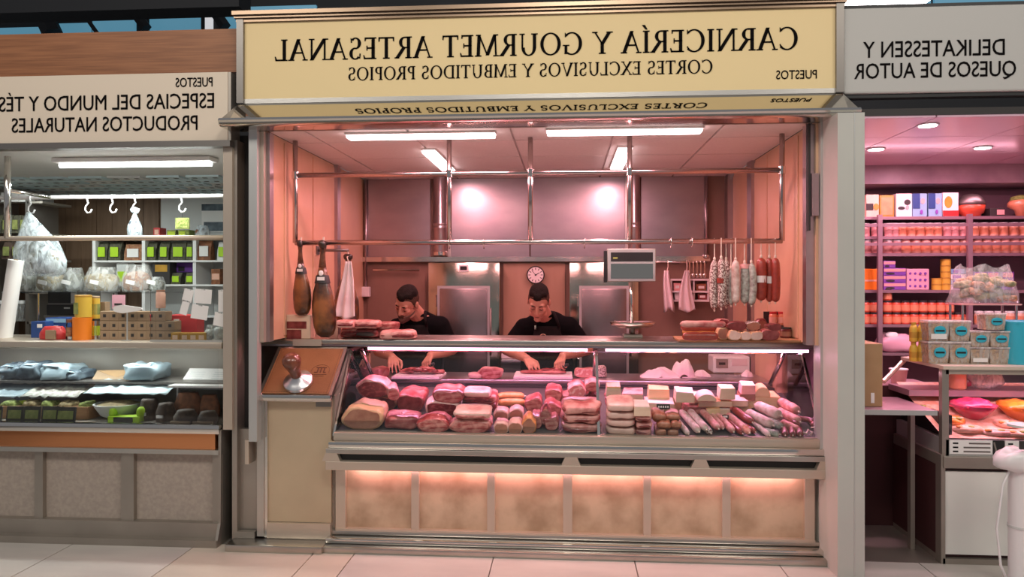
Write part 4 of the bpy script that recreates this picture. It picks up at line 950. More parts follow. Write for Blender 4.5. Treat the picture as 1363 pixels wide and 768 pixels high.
# large tilted bowl, green crate with black card
t=thing('herb_bowl',(X(158,.24),.24,DZ+.0005),'wide pale bowl of herbs lined with lime paper','bowl')
B().lathe([(.06,0),(.10,.02),(.135,.075),(.142,.09),(.132,.09),(.09,.03)],24).build('bowl','greywhite',t,'auto'); B().blob((0,0,.07),(.122,.122,.035),.9,20,8,.012,26,3).build('herbs','herb',t,True)
t=thing('lime_crate',(X(166,.10),.12,DZ+.0005),'lime green crate with black front card','crate')
w=(X(188,.1)-X(146,.1))/2; B().box(-w,w,-.035,.035,0,.035,bev=.004).build('crate','limebright',t); B().box(-w*.6,w*.6,-.04,-.035,.002,.03).build('card','black',t); B().blob((-w*.85,0,.05),(.02,.03,.03),.8,10,6).build('corner_post','limebright',t,True); B().blob((w*.9,0,.055),(.02,.03,.035),.8,10,6).build('corner_post','limebright',t,True)
for i,(a,c,r0,Y,m1,l) in enumerate(((186,211,530,.20,'darksack','dark sack with small white tag beside the lime crate'),(209,233,536,.16,'darksack','dark brown sack with green fold'),(232,270,522,.28,'brownsack','orange brown paper sack with crumpled top'),(266,292,525,.30,'brownsack','orange brown sack in the counter corner'),(232,263,545,.10,'darksack','low dark sack with tan band at the counter front'),(264,290,547,.10,'darksack','low black sack with tan band in the front corner'))):
    t=sack('spice_sack',a,r0,c,566,Y,.13,m1,None,l,'sack','spice sacks in the counter',40+i,base=DZ+.001)
    h=Z(r0,Y,a)-DZ
    if i in (0,1): B().box(-.02,.02,-.075,-.066,h*.25,h*.4).build('tag','paper',t)
    if i in (4,5): B().box(-.06,.06,-.072,-.06,.004,.022).build('band','kraft',t)
t=thing('paper_sheet',(X(262,.30),.45,IZ+.002),'open printed leaflet lying on the inner shelf','leaflet',rot=(R(34),0,0))
w=(X(295,.3)-X(226,.3))/2; B().box(-w,w,-.1,.1,0,.003).build('sheet','paper',t)
for k in range(4):
    for sx in (-.55,.4): B().box(w*sx-.05,w*sx+.05,.0+k*.02,.006+k*.02,.003,.0036).build('text_line','greywhite',t)
B().box(-w*.2,w*.9,-.085,-.05,.003,.0036).build('photo','slate',t)
t=thing('white_ledge',(X(262,.2),.24,yy(516,.2)),'thin white ledge across the right end of the case','ledge'); B().box(-w-.03,w-.01,-.02,.08,0,.014,bev=.003).build('strip','white',t)
for sx in (-w,w-.03): B().box(sx,sx+.012,.03,.045,DZ-t.location.z,0).build('bracket','alu',t)
# bags and cloths on the inner shelf
for i,(a,c,r0,m1,l,e) in enumerate(((8,40,484,'slate','crumpled dark blue bag beside the white paper on the inner shelf',.6),(34,70,482,'slate','folded slate blue bag in the middle of the inner shelf',.55),(62,104,484,'greyblue','grey blue pouch lying on the inner shelf',.5),(95,118,492,'slate','small dark pouch at the end of the slate bags',.6),(176,218,483,'greyblue','dark grey tray bag beside the leaflet',.35))):
    Y=.42; w=(X(c,Y)-X(a,Y))/2; h=Z(r0,Y,a)-IZ; t=thing('spice_pouch',(X((a+c)/2,Y),Y,IZ),l,'pouch')
    B().blob((0,0,h*.5),(w,.11,h*.5),e,30,16,.045,24,50+i,floor=-h*.48).build('pouch',m1,t,True); B().box(-w*.4,w*.3,-.1,-.02,h*.93,h*.96,Matrix.Rotation(R(6),4,'Y')).build('label',['greyblue','paleblue'][i%2],t)
t=thing('kraft_envelope',(X(152,.42),.44,IZ+.002),'flat tan envelope leaning on the inner shelf','envelope',rot=(R(30),0,R(12))); B().box(-.14,.13,-.08,.08,0,.006).build('envelope','cheese_rind' if 0 else 'kraft',t); B().prism([(-.14,.08),(.13,.08),(0,.0)],.006,.008,'z').build('flap','cardboard',t)
for i,(a,c,l) in enumerate(((-8,46,'grey blue plastic film over the left herb crates'),(46,120,'long grey plastic film over the middle herb crates'),(128,235,'pale blue plastic sheet over the herb bowl'))):
    Y=.33; x0,x1=X(a,Y),X(c,Y); b=B(); n,m_=14,6; vs=[];fs=[]
    zf=Z(531 if i<2 else 527,.2,(a+c)/2)
    for u in range(n+1):
        for v in range(m_+1):
            vs.append((x0+(x1-x0)*u/n, .20+.2*v/m_, zf+.012+.055*v/m_+.02*noise.noise(Vector((u*.9,v*.9,i*5)))))
    for u in range(n):
        for v in range(m_): q_=u*(m_+1)+v; fs.append((q_,q_+m_+1,q_+m_+2,q_+1))
    b.add(vs,fs); o=b.build('plastic_sheet',['greyblue','salami_mold','paleblue'][i],None,True,fix=False)
    md=o.modifiers.new('s','SOLIDIFY'); md.thickness=.003; tag(o,l,'plastic sheet')
# ================================================================== MEAT, SAUSAGE AND CHEESE HELPERS
TILT=math.atan(DSL)
def Dout(w,h,n=26,seed=0,wob=.10,flat=.25):
    pts=[]
    for k in range(n):
        a=2*math.pi*k/n; c,s=math.cos(a),math.sin(a)
        r=1+wob*noise.noise(Vector((c*1.6,s*1.6,seed*3.7)))*1.6
        x=math.copysign(abs(c)**.8,c)*w/2*r; z=(math.copysign(abs(s)**.85,s)*.5+.5)*h*r
        pts.append((x,max(0,z if z>h*flat*.25 else z*.3)))
    return pts
def joint(name,px,py,wp,hp,L,outer,cut,label,dz=0,rz=0,group=None,cat='meat',seed=None,end=.72,plane=None,rim=.86,tray=None):
    p=deck(px,py,dz) if plane is None else onplane(px,py,plane,0,0)
    if plane is None and dz: pass
    s=S(p.y); w,h=wp/s,hp/s*.97; seed=seed if seed is not None else int(px*7+py)
    t=thing(name,p,label,cat,group,rot=(TILT if plane is None else 0,0,R(rz)))
    z0=0
    if tray:
        B().box(-w*.56,w*.56,-.012,L*.95,0,.006,bev=.002).build('tray',tray,t); z0=.0065
    o=Dout(w,h,26,seed); rings=[]
    for f,sc,dzz in ((0,.955,0),(.05,1,0),(.3,1.02,0),(.65,.98,0),(.88,end+.1,0),(1,end*.7,0)):
        rings.append([(x*sc*(1+.04*noise.noise(Vector((x*20,f*4,seed)))), f*L, z0+z*sc*(1+.16*noise.noise(Vector((x*16,f*5,seed+3))))) for x,z in o])
    B().loft(rings).build('flesh' if outer in ('pork','meatpink','beef') else 'fat_layer',outer,t,True)
    cz=h*.48
    if cut: B().prism([(x*rim,z0+cz+(z-cz)*rim) for x,z in o],-.004,.01).build('cut_face',cut,t)
    return t
def slab(name,px,py,wp,hp,L,mt,label,dz=0,rz=0,group=None,plane=None,e=.45,amp=.008,edge=None,cat='meat',seed=None,fold=0):
    p=deck(px,py,dz) if plane is None else onplane(px,py,plane,0,0)
    s=S(p.y); w,h=wp/s/2,hp/s; seed=seed if seed is not None else int(px*3+py)
    t=thing(name,p,label,cat,group,rot=(TILT if plane is None else 0,0,R(rz)))
    B().blob((0,L/2,h*.5),(w,L/2,h*.5),e,28,12,amp*1.8,19,seed,floor=-h*.48).build('slab',mt,t,True)
    if edge: 
        B().blob((0,L/2-.003,h*.42),(w*.985,L/2+.001,h*.26),e,24,8,amp,16,seed,floor=-h*.3).build('lean_streak',edge,t,True)
    return t
def stick(name,p0,p1,r,mt,label,group=None,cat='sausage',bend=0,tie='twine',n=9,bend_dir=(0,0,1)):
    p0,p1=Vector(p0),Vector(p1); d=p1-p0; m=(p0+p1)/2
    t=thing(name,m,label,cat,group); bd=Vector(bend_dir)*bend
    pts=[];rs=[]
    for f,rr in ((0,.18),(.02,.55),(.06,.86),(.14,1),(.35,1.02),(.5,1),(.65,1.03),(.86,1),(.94,.86),(.98,.55),(1,.18)):
        pts.append(p0+d*f-m+bd*math.sin(math.pi*f)); rs.append(r*rr*(1+.04*math.sin(f*17+r*900)))
    B().tube(pts,rs,12).build('casing',mt,t,True)
    if tie:
        u=d.normalized()
        B().tube([p0-m+u*.002,p0-m-u*r*.5],[r*.16,r*.22],6).build('tie',tie,t); B().tube([p1-m-u*.002,p1-m+u*r*.5],[r*.16,r*.22],6).build('tie',tie,t)
    return t
def wedge(name,px,py,wp,hp,L,mt,rind,label,dz=0,rz=0,plane=None,shape='block',group=None,card=False):
    p=deck(px,py,dz) if plane is None else onplane(px,py,plane,0,0)
    s=S(p.y); w,h=wp/s/2,hp/s*.9; t=thing(name,p,label,'cheese',group,rot=(TILT if plane is None else 0,0,R(rz)))
    if shape=='block':
        q=random.Random(int(px*13+py)); k=[q.uniform(.86,1.02) for _ in range(8)]
        top=[(-w*k[0],.006*k[4]),(w*k[1],.0),(w*k[2],L*k[5]),(-w*k[3],L)]; hh=[h*q.uniform(.9,1.02) for _ in range(4)]
        bt=[(-w,0),(w,0),(w,L),(-w,L)]
        B().loft([[(x,y,0) for x,y in bt],[(x*.5+u*.5,y*.5+v*.5,z_*.6) for (x,y),(u,v),z_ in zip(bt,top,hh)],[(x,y,z_) for (x,y),z_ in zip(top,hh)]]).build('paste',mt,t)
        B().loft([[(x*1.01,y,z_-.001) for (x,y),z_ in zip(top,hh)],[(x*.97,y+.002,z_+.004) for (x,y),z_ in zip(top,hh)]]).build('rind',rind,t)
    elif shape=='wedge': B().prism([(-w,0),(w,0),(w*.55,L),(-w*.2,L)],0,h,'z').build('paste',mt,t); B().box(w*.96,w*1.03,0,L*.1,0,h).build('rind',rind,t); B().prism([(-w,0),(w,0),(w*.55,L),(-w*.2,L)],h,h+.003,'z').build('rind',rind,t)
    elif shape=='half':
        pts=[(w*math.cos(R(a)),h*math.sin(R(a))) for a in range(0,181,12)]
        B().prism(pts,0,L).build('paste',mt,t); B().prism([(x*1.03,z*1.03) for x,z in pts],.004,L).build('rind',rind,t)
    elif shape=='wheel':
        pts=[(w*math.cos(R(a)),w*.8*math.sin(R(a))) for a in range(0,181,10)]
        B().prism(pts,0,h,'z').build('rind',rind,t); B().box(-w*.97,w*.97,-.003,.01,.004,h*.96).build('paste',mt,t)
    return t

# ---- fresh meat, left half of the case
joint('cured_ham',483,572,56,30,.24,'rind','hamcut','big cut ham with tan rind at the counter corner',seed=4)
joint('beef_piece',486,544,25,14,.16,'beef_dark','beef_dark','small dark beef block under the rib roast',group='beef blocks')
joint('beef_piece',513,545,32,17,.18,'rind','beef_dark','dark beef roll with tan fat under the rib roast',group='beef blocks')
joint('rib_roast',497,530,44,25,.16,'fat','beef','marbled red rib roast with fat rim lying on dark beef',dz=.085,seed=7)
joint('pork_ribs',524,533,16,18,.18,'fat','pork','narrow pork rib piece leaning beside the rib roast',dz=.09,rz=18)
joint('beef_loin',546,549,38,27,.26,'meatpink','beef_dark','pink topped beef loin with dark front beside the rib roast',seed=3)
slab('pork_steak',533,573,50,18,.16,'meatpink','thick pink pork steak on a white tray beside the cut ham')
joint('pork_shoulder',577,576,46,21,.18,'meatpink','pork','marbled pink pork shoulder at the front between two trays',seed=12)
joint('beef_rump',589,555,47,23,.2,'fatwhite','beef','bright red beef rump with arched white fat rim',seed=2)
joint('veal_round',597,537,42,20,.2,'meatpink','pork','rounded pink veal piece behind the red rump',seed=8,dz=.085)
slab('beef_brisket',637,549,50,14,.2,'beef','red beef brisket layer with pale edge',edge='fatwhite')
slab('beef_brisket',637,538,46,11,.16,'pork','pink brisket layer lying on the red brisket',dz=.070,edge='beef')
slab('fat_cap',634,530,36,8,.14,'fatwhite','white fat cap on top of the brisket layers',dz=.125)
joint('pork_belly',626,577,56,20,.2,'fat','pork','thick pork belly piece at the front with pink layers',seed=21)
slab('pork_belly',628,559,50,10,.16,'fatwhite','white pork belly slice on top of the front belly',dz=.092,edge='pork')
def hsaus(px0,px1,py,rp,mt,label,dz=0,group=None,bend=.006,cat='sausage'):
    p0=deck(px0,py,dz); p1=deck(px1,py-.5,dz); r=rp/S(p0.y); n=Vector((0,-math.sin(TILT),math.cos(TILT)))*r
    return stick('sausage',p0+n,p1+n,r,mt,label,group,cat,bend)
hsaus(663,700,541,4.8,'chorizo','fat orange chorizo, lower of two behind the pale rolls',group='orange chorizos')
hsaus(662,698,532,4.6,'chorizo','fat orange chorizo, upper of two behind the pale rolls',group='orange chorizos')
for px,py,w,h,l in ((667,561,20,16,'pale pork roll with dark cut end, second row beside the belly'),(687,560,20,16,'pale pork roll with dark cut end next to the orange roll'),(667,578,20,17,'pale pork roll at the glass beside the belly'),(686,578,20,17,'pale pork roll with grey cut at the glass')):
    joint('pork_roll',px,py,w,h,.13,'fatwhite','hamcut',l,group='pale pork rolls',seed=int(px))
joint('spiced_roll',704,577,20,22,.16,'chorizo','hamcut','orange spiced meat roll between pale rolls and pork tenderloins')
for px,py,w,h,dz,l in ((711,550,24,22,.0,'pink tenderloin beside the orange chorizos'),(714,571,16,20,.0,'slim pink tenderloin at the front beside the spiced roll'),(734,573,19,18,0,'pink tenderloin with dark end at the front'),(735,556,25,20,0,'round pink tenderloin under the tall one'),(737,536,23,20,.05,'tall pink tenderloin end standing above the others'),(726,566,14,26,.02,'narrow upright pink tenderloin in the middle')):
    joint('tenderloin',px,py,w,h,.15,'meatpink','pork',l,dz=dz,group='pink tenderloins',seed=int(px+py))
for px,py,w,h,dz,cm,l in ((768,529,23,17,.09,'mortadella','speckled mortadella half on top of the sausage ends'),(752,542,20,18,0,'mortadella','pink mortadella end beside the tenderloins'),(771,543,19,15,0,'mortadella','small mortadella end under the top half'),(788,541,19,19,0,'beef','dark red salami end beside the glass post'),(788,521,20,14,.12,'pork','orange pink cooked ham block by the shelf bracket')):
    joint('mortadella',px,py,w,h,.12,'fat' if cm!='beef' else 'beef',cm,l,dz=dz,group='cold cut ends',seed=int(px),rim=.93,end=.9)
for py,dz,l in ((578,0,'folded bacon slab at the bottom of the stack by the glass post'),(565,.055,'folded bacon slab in the middle of the stack by the glass post'),(553,.11,'folded bacon slab on top of the stack by the glass post')):
    slab('bacon_slab',774,py,52,12.5,.2,'fat',l,dz=dz,group='bacon slabs by the glass post',edge='beef_dark',amp=.012)
# ---- right half: fat, cheese, sausages
for k,(py,dz) in enumerate(((580,0),(569.5,.05),(559,.10),(549,.15))):
    slab('pork_fat',827,py,38,10.5,.18,'fatwhite','%s white pork fat slab of the stack beside the glass post'%['lowest','second','third','topmost'][k],dz=dz,group='white fat slabs',amp=.006)
slab('ham_slices',817,542,22,6,.12,'pork','stack of pink ham slices under the peach cheese',dz=.09,edge='beef')
slab('ham_slices',817,535,24,6,.12,'meatpink','upper stack of ham slices under the peach cheese',dz=.125)
wedge('cheese',817,528,20,13,.1,'cheese_pale','cheese_rind','peach coloured cheese block by the glass post',dz=.16)
wedge('cheese',842,541,27,18,.12,'cheese_pale','fat','pale pink cheese block beside the peach cheese',dz=.05,rz=-5)
for k,(py,dz) in enumerate(((580,0),(571,.045),(562,.09))):
    slab('bacon_slices',857,py,22,8.5,.16,'fat','%s bacon piece under the white cheese box'%['lowest','middle','upper'][k],dz=dz,group='bacon under the cheese box',edge='beef_dark')
wedge('cheese',855,554,22,14,.12,'cheese_pale','cheesewhite','white cheese box on the bacon pile',dz=.13)
wedge('cheese',877,534,28,18,.08,'cheese','cheese_rind','orange square cheese standing upright behind the black price card',dz=.07)
wedge('cheese',879,548,38,12,.12,'cheese_pale','cheesewhite','low white cheese with black price card on it',dz=.03)
p=deck(883,545,.105); t=thing('price_card',p,'black handwritten price card on the white cheese','price card',rot=(R(-10),0,0))
B().box(-.038,.038,-.003,.003,0,.03).build('card','black',t)
for k in range(5): B().box(-.03+k*.013,-.022+k*.013,-.0042,-.003,.010,.020).build('chalk_mark','paper',t)
for px,py,w,h,dz,l in ((877,562,18,13,.07,'upper round brown blood sausage beside the bacon'),(896,561,20,11,.07,'upper sliced brown sausage beside the white fuets'),(884,572,18,12,.035,'middle brown blood sausage in the pile'),(900,572,14,11,.035,'middle brown sausage next to the fuets'),(880,581,15,10,0,'lowest brown sausage at the glass by the bacon'),(896,581,15,10,0,'lowest brown sausage at the glass by the fuets')):
    joint('blood_sausage',px,py,w,h*.92,.13,'brownsausage',None,l,dz=dz,group='brown sausages',cat='sausage',seed=int(px),end=.8)
wedge('cheese',903,551,14,30,.14,'cheese','cheese_rind','tall orange rind cheese wedge beside the square cheese',shape='wedge',dz=.0)
wedge('cheese',912,536,24,15,.1,'cheese_pale','cheesewhite','white wrapped cheese block on the wedge',dz=.115)
wedge('cheese',926,537,16,11,.08,'cheese_pale','cheesewhite','small white cheese piece next to the wrapped block',dz=.08)
wedge('cheese',924,551,30,10,.12,'pork','fat','flat pink wrapped cheese under the white blocks',dz=.03)
wedge('cheese',941,534,24,10,.09,'cheese_pale','cheesewhite','pale cheese wedge on the orange wheel',dz=.13,shape='half')
wedge('cheese',952,542,44,9,.1,'cheese_pale','cheese_rind','half wheel of orange rind cheese',dz=.08,shape='wheel')
wedge('cheese',968,532,20,16,.08,'cheese_pale','cheese','square pale cheese standing on the half wheel',dz=.13)
wedge('cheese',949,556,18,14,.1,'cheese','cheese_rind','lower half cheese with orange rind beneath the wheel',dz=.02)
wedge('cheese',962,553,18,10,.08,'cheese_pale','cheesewhite','white cheese with price tag in front of the wheel',dz=.03)
p=deck(965,557,.035); t=thing('price_card',p+Vector((0,-.01,0)),'small dark price tag before the white cheese','price card'); B().box(-.018,.018,-.002,.002,0,.022).build('card','black',t); B().box(-.012,.012,-.003,-.002,.008,.018).build('number','paper',t)
wedge('cheese',985,549,30,9,.12,'cheese','cheese_rind','orange cheese slab under the white wedge',dz=.03)
wedge('cheese',984,541,22,8,.1,'cheese_pale','cheesewhite','thin white cheese wedge on the orange slab',dz=.075,shape='wedge')
wedge('cheese',996,525,18,13,.08,'pinkjar','cheesewhite','pink wrapped cheese block by the strut',dz=.13)
wedge('cheese',1017,543,41,16,.12,'cheese','cheese_rind','long orange cheese block with flat front',dz=.04)
wedge('cheese',1015,528,20,14,.08,'cheese','cheese_rind','half round cheese on the long orange block',dz=.11,shape='half')
wedge('cheese',995,533,20,9,.08,'hamcut','beef_dark','dark cured block between pink cheese and half cheese',dz=.09)
SG='cured sticks fanned in the counter'
ST=[((899,561),(916,581),4.6,'fuet',0,'slim white fuet at the left of the fan'),((906,551),(930,579),5.6,'fuet',.01,'white fuet with dark end, second in the fan'),((915,548),(940,576),5.6,'fuet',.02,'white fuet lying third in the fan'),((922,556),(946,581),5.4,'salami_white',0,'speckled salami stick in the fan'),((932,549),(956,575),5.8,'fuet_pink',.02,'pink stick beside the speckled salami'),((943,552),(962,574),5,'fuet_pink',.01,'short pink stick in the fan'),((950,552),(976,579),5.6,'fuet_pink',.01,'pink stick in the middle of the fan'),((962,557),(988,581),5.2,'chorizo_red',.0,'dark red stick in the fan'),((968,556),(997,580),5.6,'fuet_pink',.02,'pink stick before the red chorizos'),((974,548),(1001,567),6.2,'chorizo_red',.03,'thick bright red chorizo on top of the fan'),((975,561),(1005,579),5,'chorizo_red',.0,'slim red chorizo under the thick one'),
    ((994,555),(1028,572),7.5,'fuet',.02,'thick white fuet in the corner pile'),((1006,546),(1038,560),8.5,'fuet',.045,'thickest white fuet on top of the corner pile'),((1003,567),(1024,583),4.5,'fuet',0,'slim white fuet at the glass in the corner'),((1016,577),(1037,582),5,'salami_mold',0,'short green white fuet at the glass'),((1022,564),(1040,573),6,'salami_mold',.01,'mould covered fuet in the corner pile'),((1037,541),(1062,554),8,'fuet_pink',.045,'pink longaniza above the corner pile'),((1034,552),(1064,567),7,'fuet_pink',.02,'pink longaniza in the middle of the corner pile'),((1040,566),(1064,577),5.5,'fuet_pink',.0,'slim pink longaniza near the end glass')]
for a,c,rp,mt_,dz,l in ST:
    p0,p1=deck(a[0],a[1],dz),deck(c[0],c[1],dz); r=rp*.84/S((p0.y+p1.y)/2); n=Vector((0,-math.sin(TILT),math.cos(TILT)))*r
    stick('cured_stick',p0+n,p1+n,r,mt_,l,SG)
# hoop chorizo and dark sausages in the corner
p=deck(1070,566,.02); t=thing('chorizo_hoop',p,'dark chorizo ring tied with white twine beside the end glass','sausage',rot=(TILT,0,0))
B().tube([(.055*math.cos(R(a)),.05*math.sin(R(a)),.018) for a in range(-60,230,18)],[.008]+[.017]*15+[.008],10).build('ring','beef_dark',t,True); B().tube([(.055*math.cos(R(a))*1.1,.05*math.sin(R(a))*1.1-.03,.02) for a in range(-80,60,20)],.004,6).build('twine','twine',t,True)
for i,px in enumerate((1043,1053,1063)):
    p0,p1=deck(px,574,0),deck(px+2,583,0); r=.018; n=Vector((0,-math.sin(TILT),math.cos(TILT)))*r
    stick('morcilla',p0+n,p1+n,r,'beef_dark',['dark morcilla next to the slim longaniza','dark morcilla between its two neighbours','dark morcilla beside the twine knot'][i],'dark morcillas in the corner')
p=deck(1073,580,0); t=thing('twine_knot',p,'loose knot of white twine at the end glass','twine'); B().tube([(-.04,0,.008),(-.02,.01,.02),(0,-.005,.012),(.015,.012,.03),(.035,0,.02),(.02,-.01,.006)],.007,7).build('cord','fuet',t,True)
# trays under front pieces
for px0,px1,l in ((508,556,'white tray under the thick pork steak'),):
    p=deck((px0+px1)/2,573.5); t=thing('meat_tray',p+Vector((0,-.004,-.0075)),l,'tray',rot=(TILT,0,0)); w=(px1-px0)/2/S(p.y)
    B().box(-w,w,-.01,.18,0,.004).build('base','white',t); B().box(-w,w,-.014,-.008,0,.014,Matrix.Rotation(R(10),4,'X')).build('lip','white',t)

# ================================================================== WORKTOP THINGS
onw=lambda px,py: onplane(px,py,WZ,0,0)
def board(px0,px1,py0,py1,l):
    a,c=onw(px0,py1),onw(px1,py1); y1=onw(px0,py0).y; t=thing('cutting_board',((a.x+c.x)/2,(a.y+y1)/2,WZ),l,'cutting board')
    w=(c.x-a.x)/2; d=(y1-a.y)/2; B().box(-w,w,-d,d,0,.018,bev=.004).build('board','board',t); B().box(-w*.94,w*.94,-d*.88,d*.88,.018,.0186).build('worn_face','plastwhite',t); return t
bd1=board(521,586,497.5,504.5,'white cutting board under the meat of the bearded butcher'); bd2=board(683,762,497,504.5,'white cutting board with meat strips before the butcher with emblem')
t=thing('sliced_meat',(bd1.location.x+.02,bd1.location.y,WZ+.019),'heap of sliced red meat on the bearded butcher\'s board','meat')
for k in range(14): B().blob((-.12+.018*k,.03*math.sin(k*2.1),.016+.022*math.sin(k/13*3.14)*(1 if k%2 else .5)),(.042,.024,.014),.8,14,8,.012,34,k,Matrix.Rotation(.25*math.sin(k*1.7),4,'Z')).build('slice',['pork','meatpink','beef'][k%3],t,True)
t=thing('meat_strip',(bd2.location.x+.0,bd2.location.y-.005,WZ+.019),'long strip of pink meat being cut on the board','meat')
B().blob((0,0,.014),(.16,.035,.014),.7,24,8,.014,22,3,floor=-.013).build('strip','meatpink',t,True); B().blob((.035,0,.026),(.055,.028,.016),.8,16,8,.012,26,5).build('heap','beef',t,True); B().blob((.1,.01,.024),(.035,.02,.014),.8,12,6,.01,26,6).build('piece','pork',t,True)
def wslab(px,py,wp,hp,L,mt,label,**k): return slab('meat_piece',px,py,wp,hp,L,mt,label,plane=WZ+.001,**k)
wslab(494,505,34,15,.14,'meatpink','large pink meat piece left of the first cutting board',amp=.02)
wslab(476,499,20,10,.1,'pork','pale meat trimmings beside the white jug',amp=.02)
wslab(631,505.5,20,9,.1,'fatwhite','smooth white fat piece between the two boards',amp=.004,e=.8)
joint('meat_piece',652,505,34,16,.14,'fat','pork','marbled pork piece between the two cutting boards',plane=WZ+.001)
joint('ham_block',778,503,28,13,.12,'fat','mortadella','orange pink ham block at the right of the second board',plane=WZ+.001)
wslab(800,503,14,14,.1,'salami_white','speckled meat behind the glass post',amp=.01)
# white jug
p=onw(471,505); t=thing('white_canister',p+Vector((0,.06,0)),'pale cylindrical canister at the left end of the worktop','canister')
h=(505-477)/S(p.y); r=7.5/S(p.y); B().lathe([(r,0),(r,h*.9),(r*.9,h*.95)],20).build('body','clothpink',t,'auto'); B().lathe([(r*.95,h*.95),(r*.95,h),(r*.7,h+.004)],20).build('lid','plastwhite',t,'auto')
# cloths
def cloth(px,py,wp,hp,d,label,seed,mt='cloth',e=.55):
    p=onw(px,py); s=S(p.y); t=thing('kitchen_cloth',p+Vector((0,d/2,0)),label,'cloth')
    w,h=wp/s/2,hp/s; n,m_=34,22; vs=[];fs=[]
    for v in range(m_+1):
        for u in range(n+1):
            x,y=u/n*2-1,v/m_*2-1; ed=1+.18*noise.noise(Vector((x*2,y*2,seed))); rr=min(1,(x*x)**e*.9+(y*y)*.9)
            rg=.62+.42*noise.noise(Vector((x*2.2+y*1.2,y*1.6,seed*1.7)))+.22*abs(noise.noise(Vector((x*6+y*3,y*3,seed))))
            vs.append((x*w*ed,y*d/2*ed,.002+h*max(0,1-rr)**.7*(.35+.75*rg)))
    for v in range(m_):
        for u in range(n): q=v*(n+1)+u; fs.append((q,q+1,q+n+2,q+n+1))
    b=B(); b.add(vs,fs); b.build('folds',mt,t,True,fix=False); B().prism([(-w*.2,-d*.62),(w*.5,-d*.56),(w*.35,-d*.2),(-w*.1,-d*.2)],.001,.006,'z').build('corner',mt,t); return t
cloth(880,504,50,16,.16,'crumpled white cloth lying flat on the worktop',31)
cloth(911,503,30,26,.14,'white cloth bundle standing upright on the worktop',35,e=1.0)
cloth(935,502,24,9,.10,'small folded white cloth beside the upright bundle',38)
cloth(996,502,16,9,.08,'small white paper cone by the strut',39)
# grey box machine on the worktop
p=onw(978,499); t=thing('label_printer',p+Vector((0,.2,0)),'pale pink boxy label machine at the right of the worktop','machine'); s=S(p.y)
w,h=24/s,22/s; B().box(-w,w,-.1,.1,0,h,bev=.008).build('body','plastwhite',t); B().box(w*.0,w*.85,-.104,-.1,h*.45,h*.85).build('panel','clothpink',t); B().box(-w*.85,-w*.2,-.104,-.1,h*.3,h*.85).build('printer_mouth','steel_soft',t); B().box(-w*.7,-w*.35,-.106,-.104,h*.5,h*.65).build('slot','dark',t)
# back counter goods
t=thing('package_stack',(X(683,1.85),1.85,.9005),'pink meat packages stacked on the back counter','package'); 
for k in range(3): B().box(-.09+.01*k,.08+.008*k,-.08,.08,.045*k,.045*k+.042,bev=.006).build('package',['clothpink','pinkjar','plastwhite'][k],t)

# ================================================================== TOP SHELF GOODS
onS=lambda px,py: onplane(px,py,TZ,0,0)
# display box
t=carton('gift_box',371,420,413,452,.335,.09,'cheese_pale','cream gift box with dark window at the left end of the shelf','box',None,[('beef_dark',.12,.88,.42,.72),('beef_dark',.25,.72,.0,.38),('gold',.0,.25,.05,.3)],'cheese_pale')
t.location.z=TZ+.0005
t=thing('cream_card',(X(443,.42),.42,TZ+.0005),'plain cream card standing beside the second ham','card'); w,h=.032,.11; B().prism([(-w,0),(w,0),(w,h*.85),(w*.5,h),(-w*.5,h),(-w,h*.85)],-.003,.003).build('card','cheese_pale',t); B().box(-w,w,0,.03,0,.003).build('foot','cheese_pale',t)
def tslab(px,py,wp,hp,L,mt,label,dz=0,**k): return slab('meat_pack',px,py,wp,hp,L,mt,label,plane=TZ+.001+dz,group='packed meat on the shelf',**k)
tslab(463,450,24,15,.14,'pork','pink meat pack beside the cream card',edge='beef')
tslab(486,450,34,13,.15,'beef_dark','dark meat pack under two pink ones',edge='tray')
tslab(458,437,24,11,.14,'fat','pale pack lying on the pink meat pack',dz=.07,edge='beef')
tslab(484,438,40,12,.14,'fat','long marbled pack on top of the dark pack',dz=.062,edge='beef')
tslab(513,440,28,11,.13,'pork','rounded pink pack behind the front slab',dz=.045)
tslab(527,452.5,48,13,.16,'fat','flat marbled meat slab lying on the shelf before the bearded butcher',edge='beef')
# charcuterie board on the right
a,c=onS(905,455.5),onS(1066,455.5)
t=thing('serving_board',((a.x+c.x)/2,a.y+.13,TZ+.0005),'long wooden board of cured meats at the right end of the shelf','board'); w=(c.x-a.x)/2; BZ=TZ+.0175
B().box(-w,w,-.125,.16,0,.016,bev=.005).build('plank','boardwood',t); B().box(w,w+.04,-.02,.05,.002,.014,bev=.004).build('handle','boardwood',t)
onB=lambda px,py,dz=0: onplane(px,py,BZ+dz,0,0)
def loin(px0,px1,py,rp,mt,label,dz=0,cut=None,g='cured loins on the board'):
    p0,p1=onB(px0,py,dz),onB(px1,py,dz); r=rp/S(p0.y); t=stick('cured_loin',p0+Vector((0,0,r)),p1+Vector((0,.0,r)),r,mt,label,g,'cured meat',tie=None)
    if cut: B().tube([p1-t.location+Vector((-.012,0,r)),p1-t.location+Vector((.003,0,r))],r*.9,14).build('cut_face',cut,t)
    return t
loin(908,956,453,5.4,'chorizo_red','lowest red chorizo on the wooden board',0)
loin(908,958,447,5.2,'chorizo','middle orange chorizo lying behind the lowest',.0)
loin(906,962,441,5,'chorizo_red','upper dark chorizo of the pile',.042)
loin(905,966,436,4.6,'fat','pale fatty sausage on top of the chorizo pile',.075)
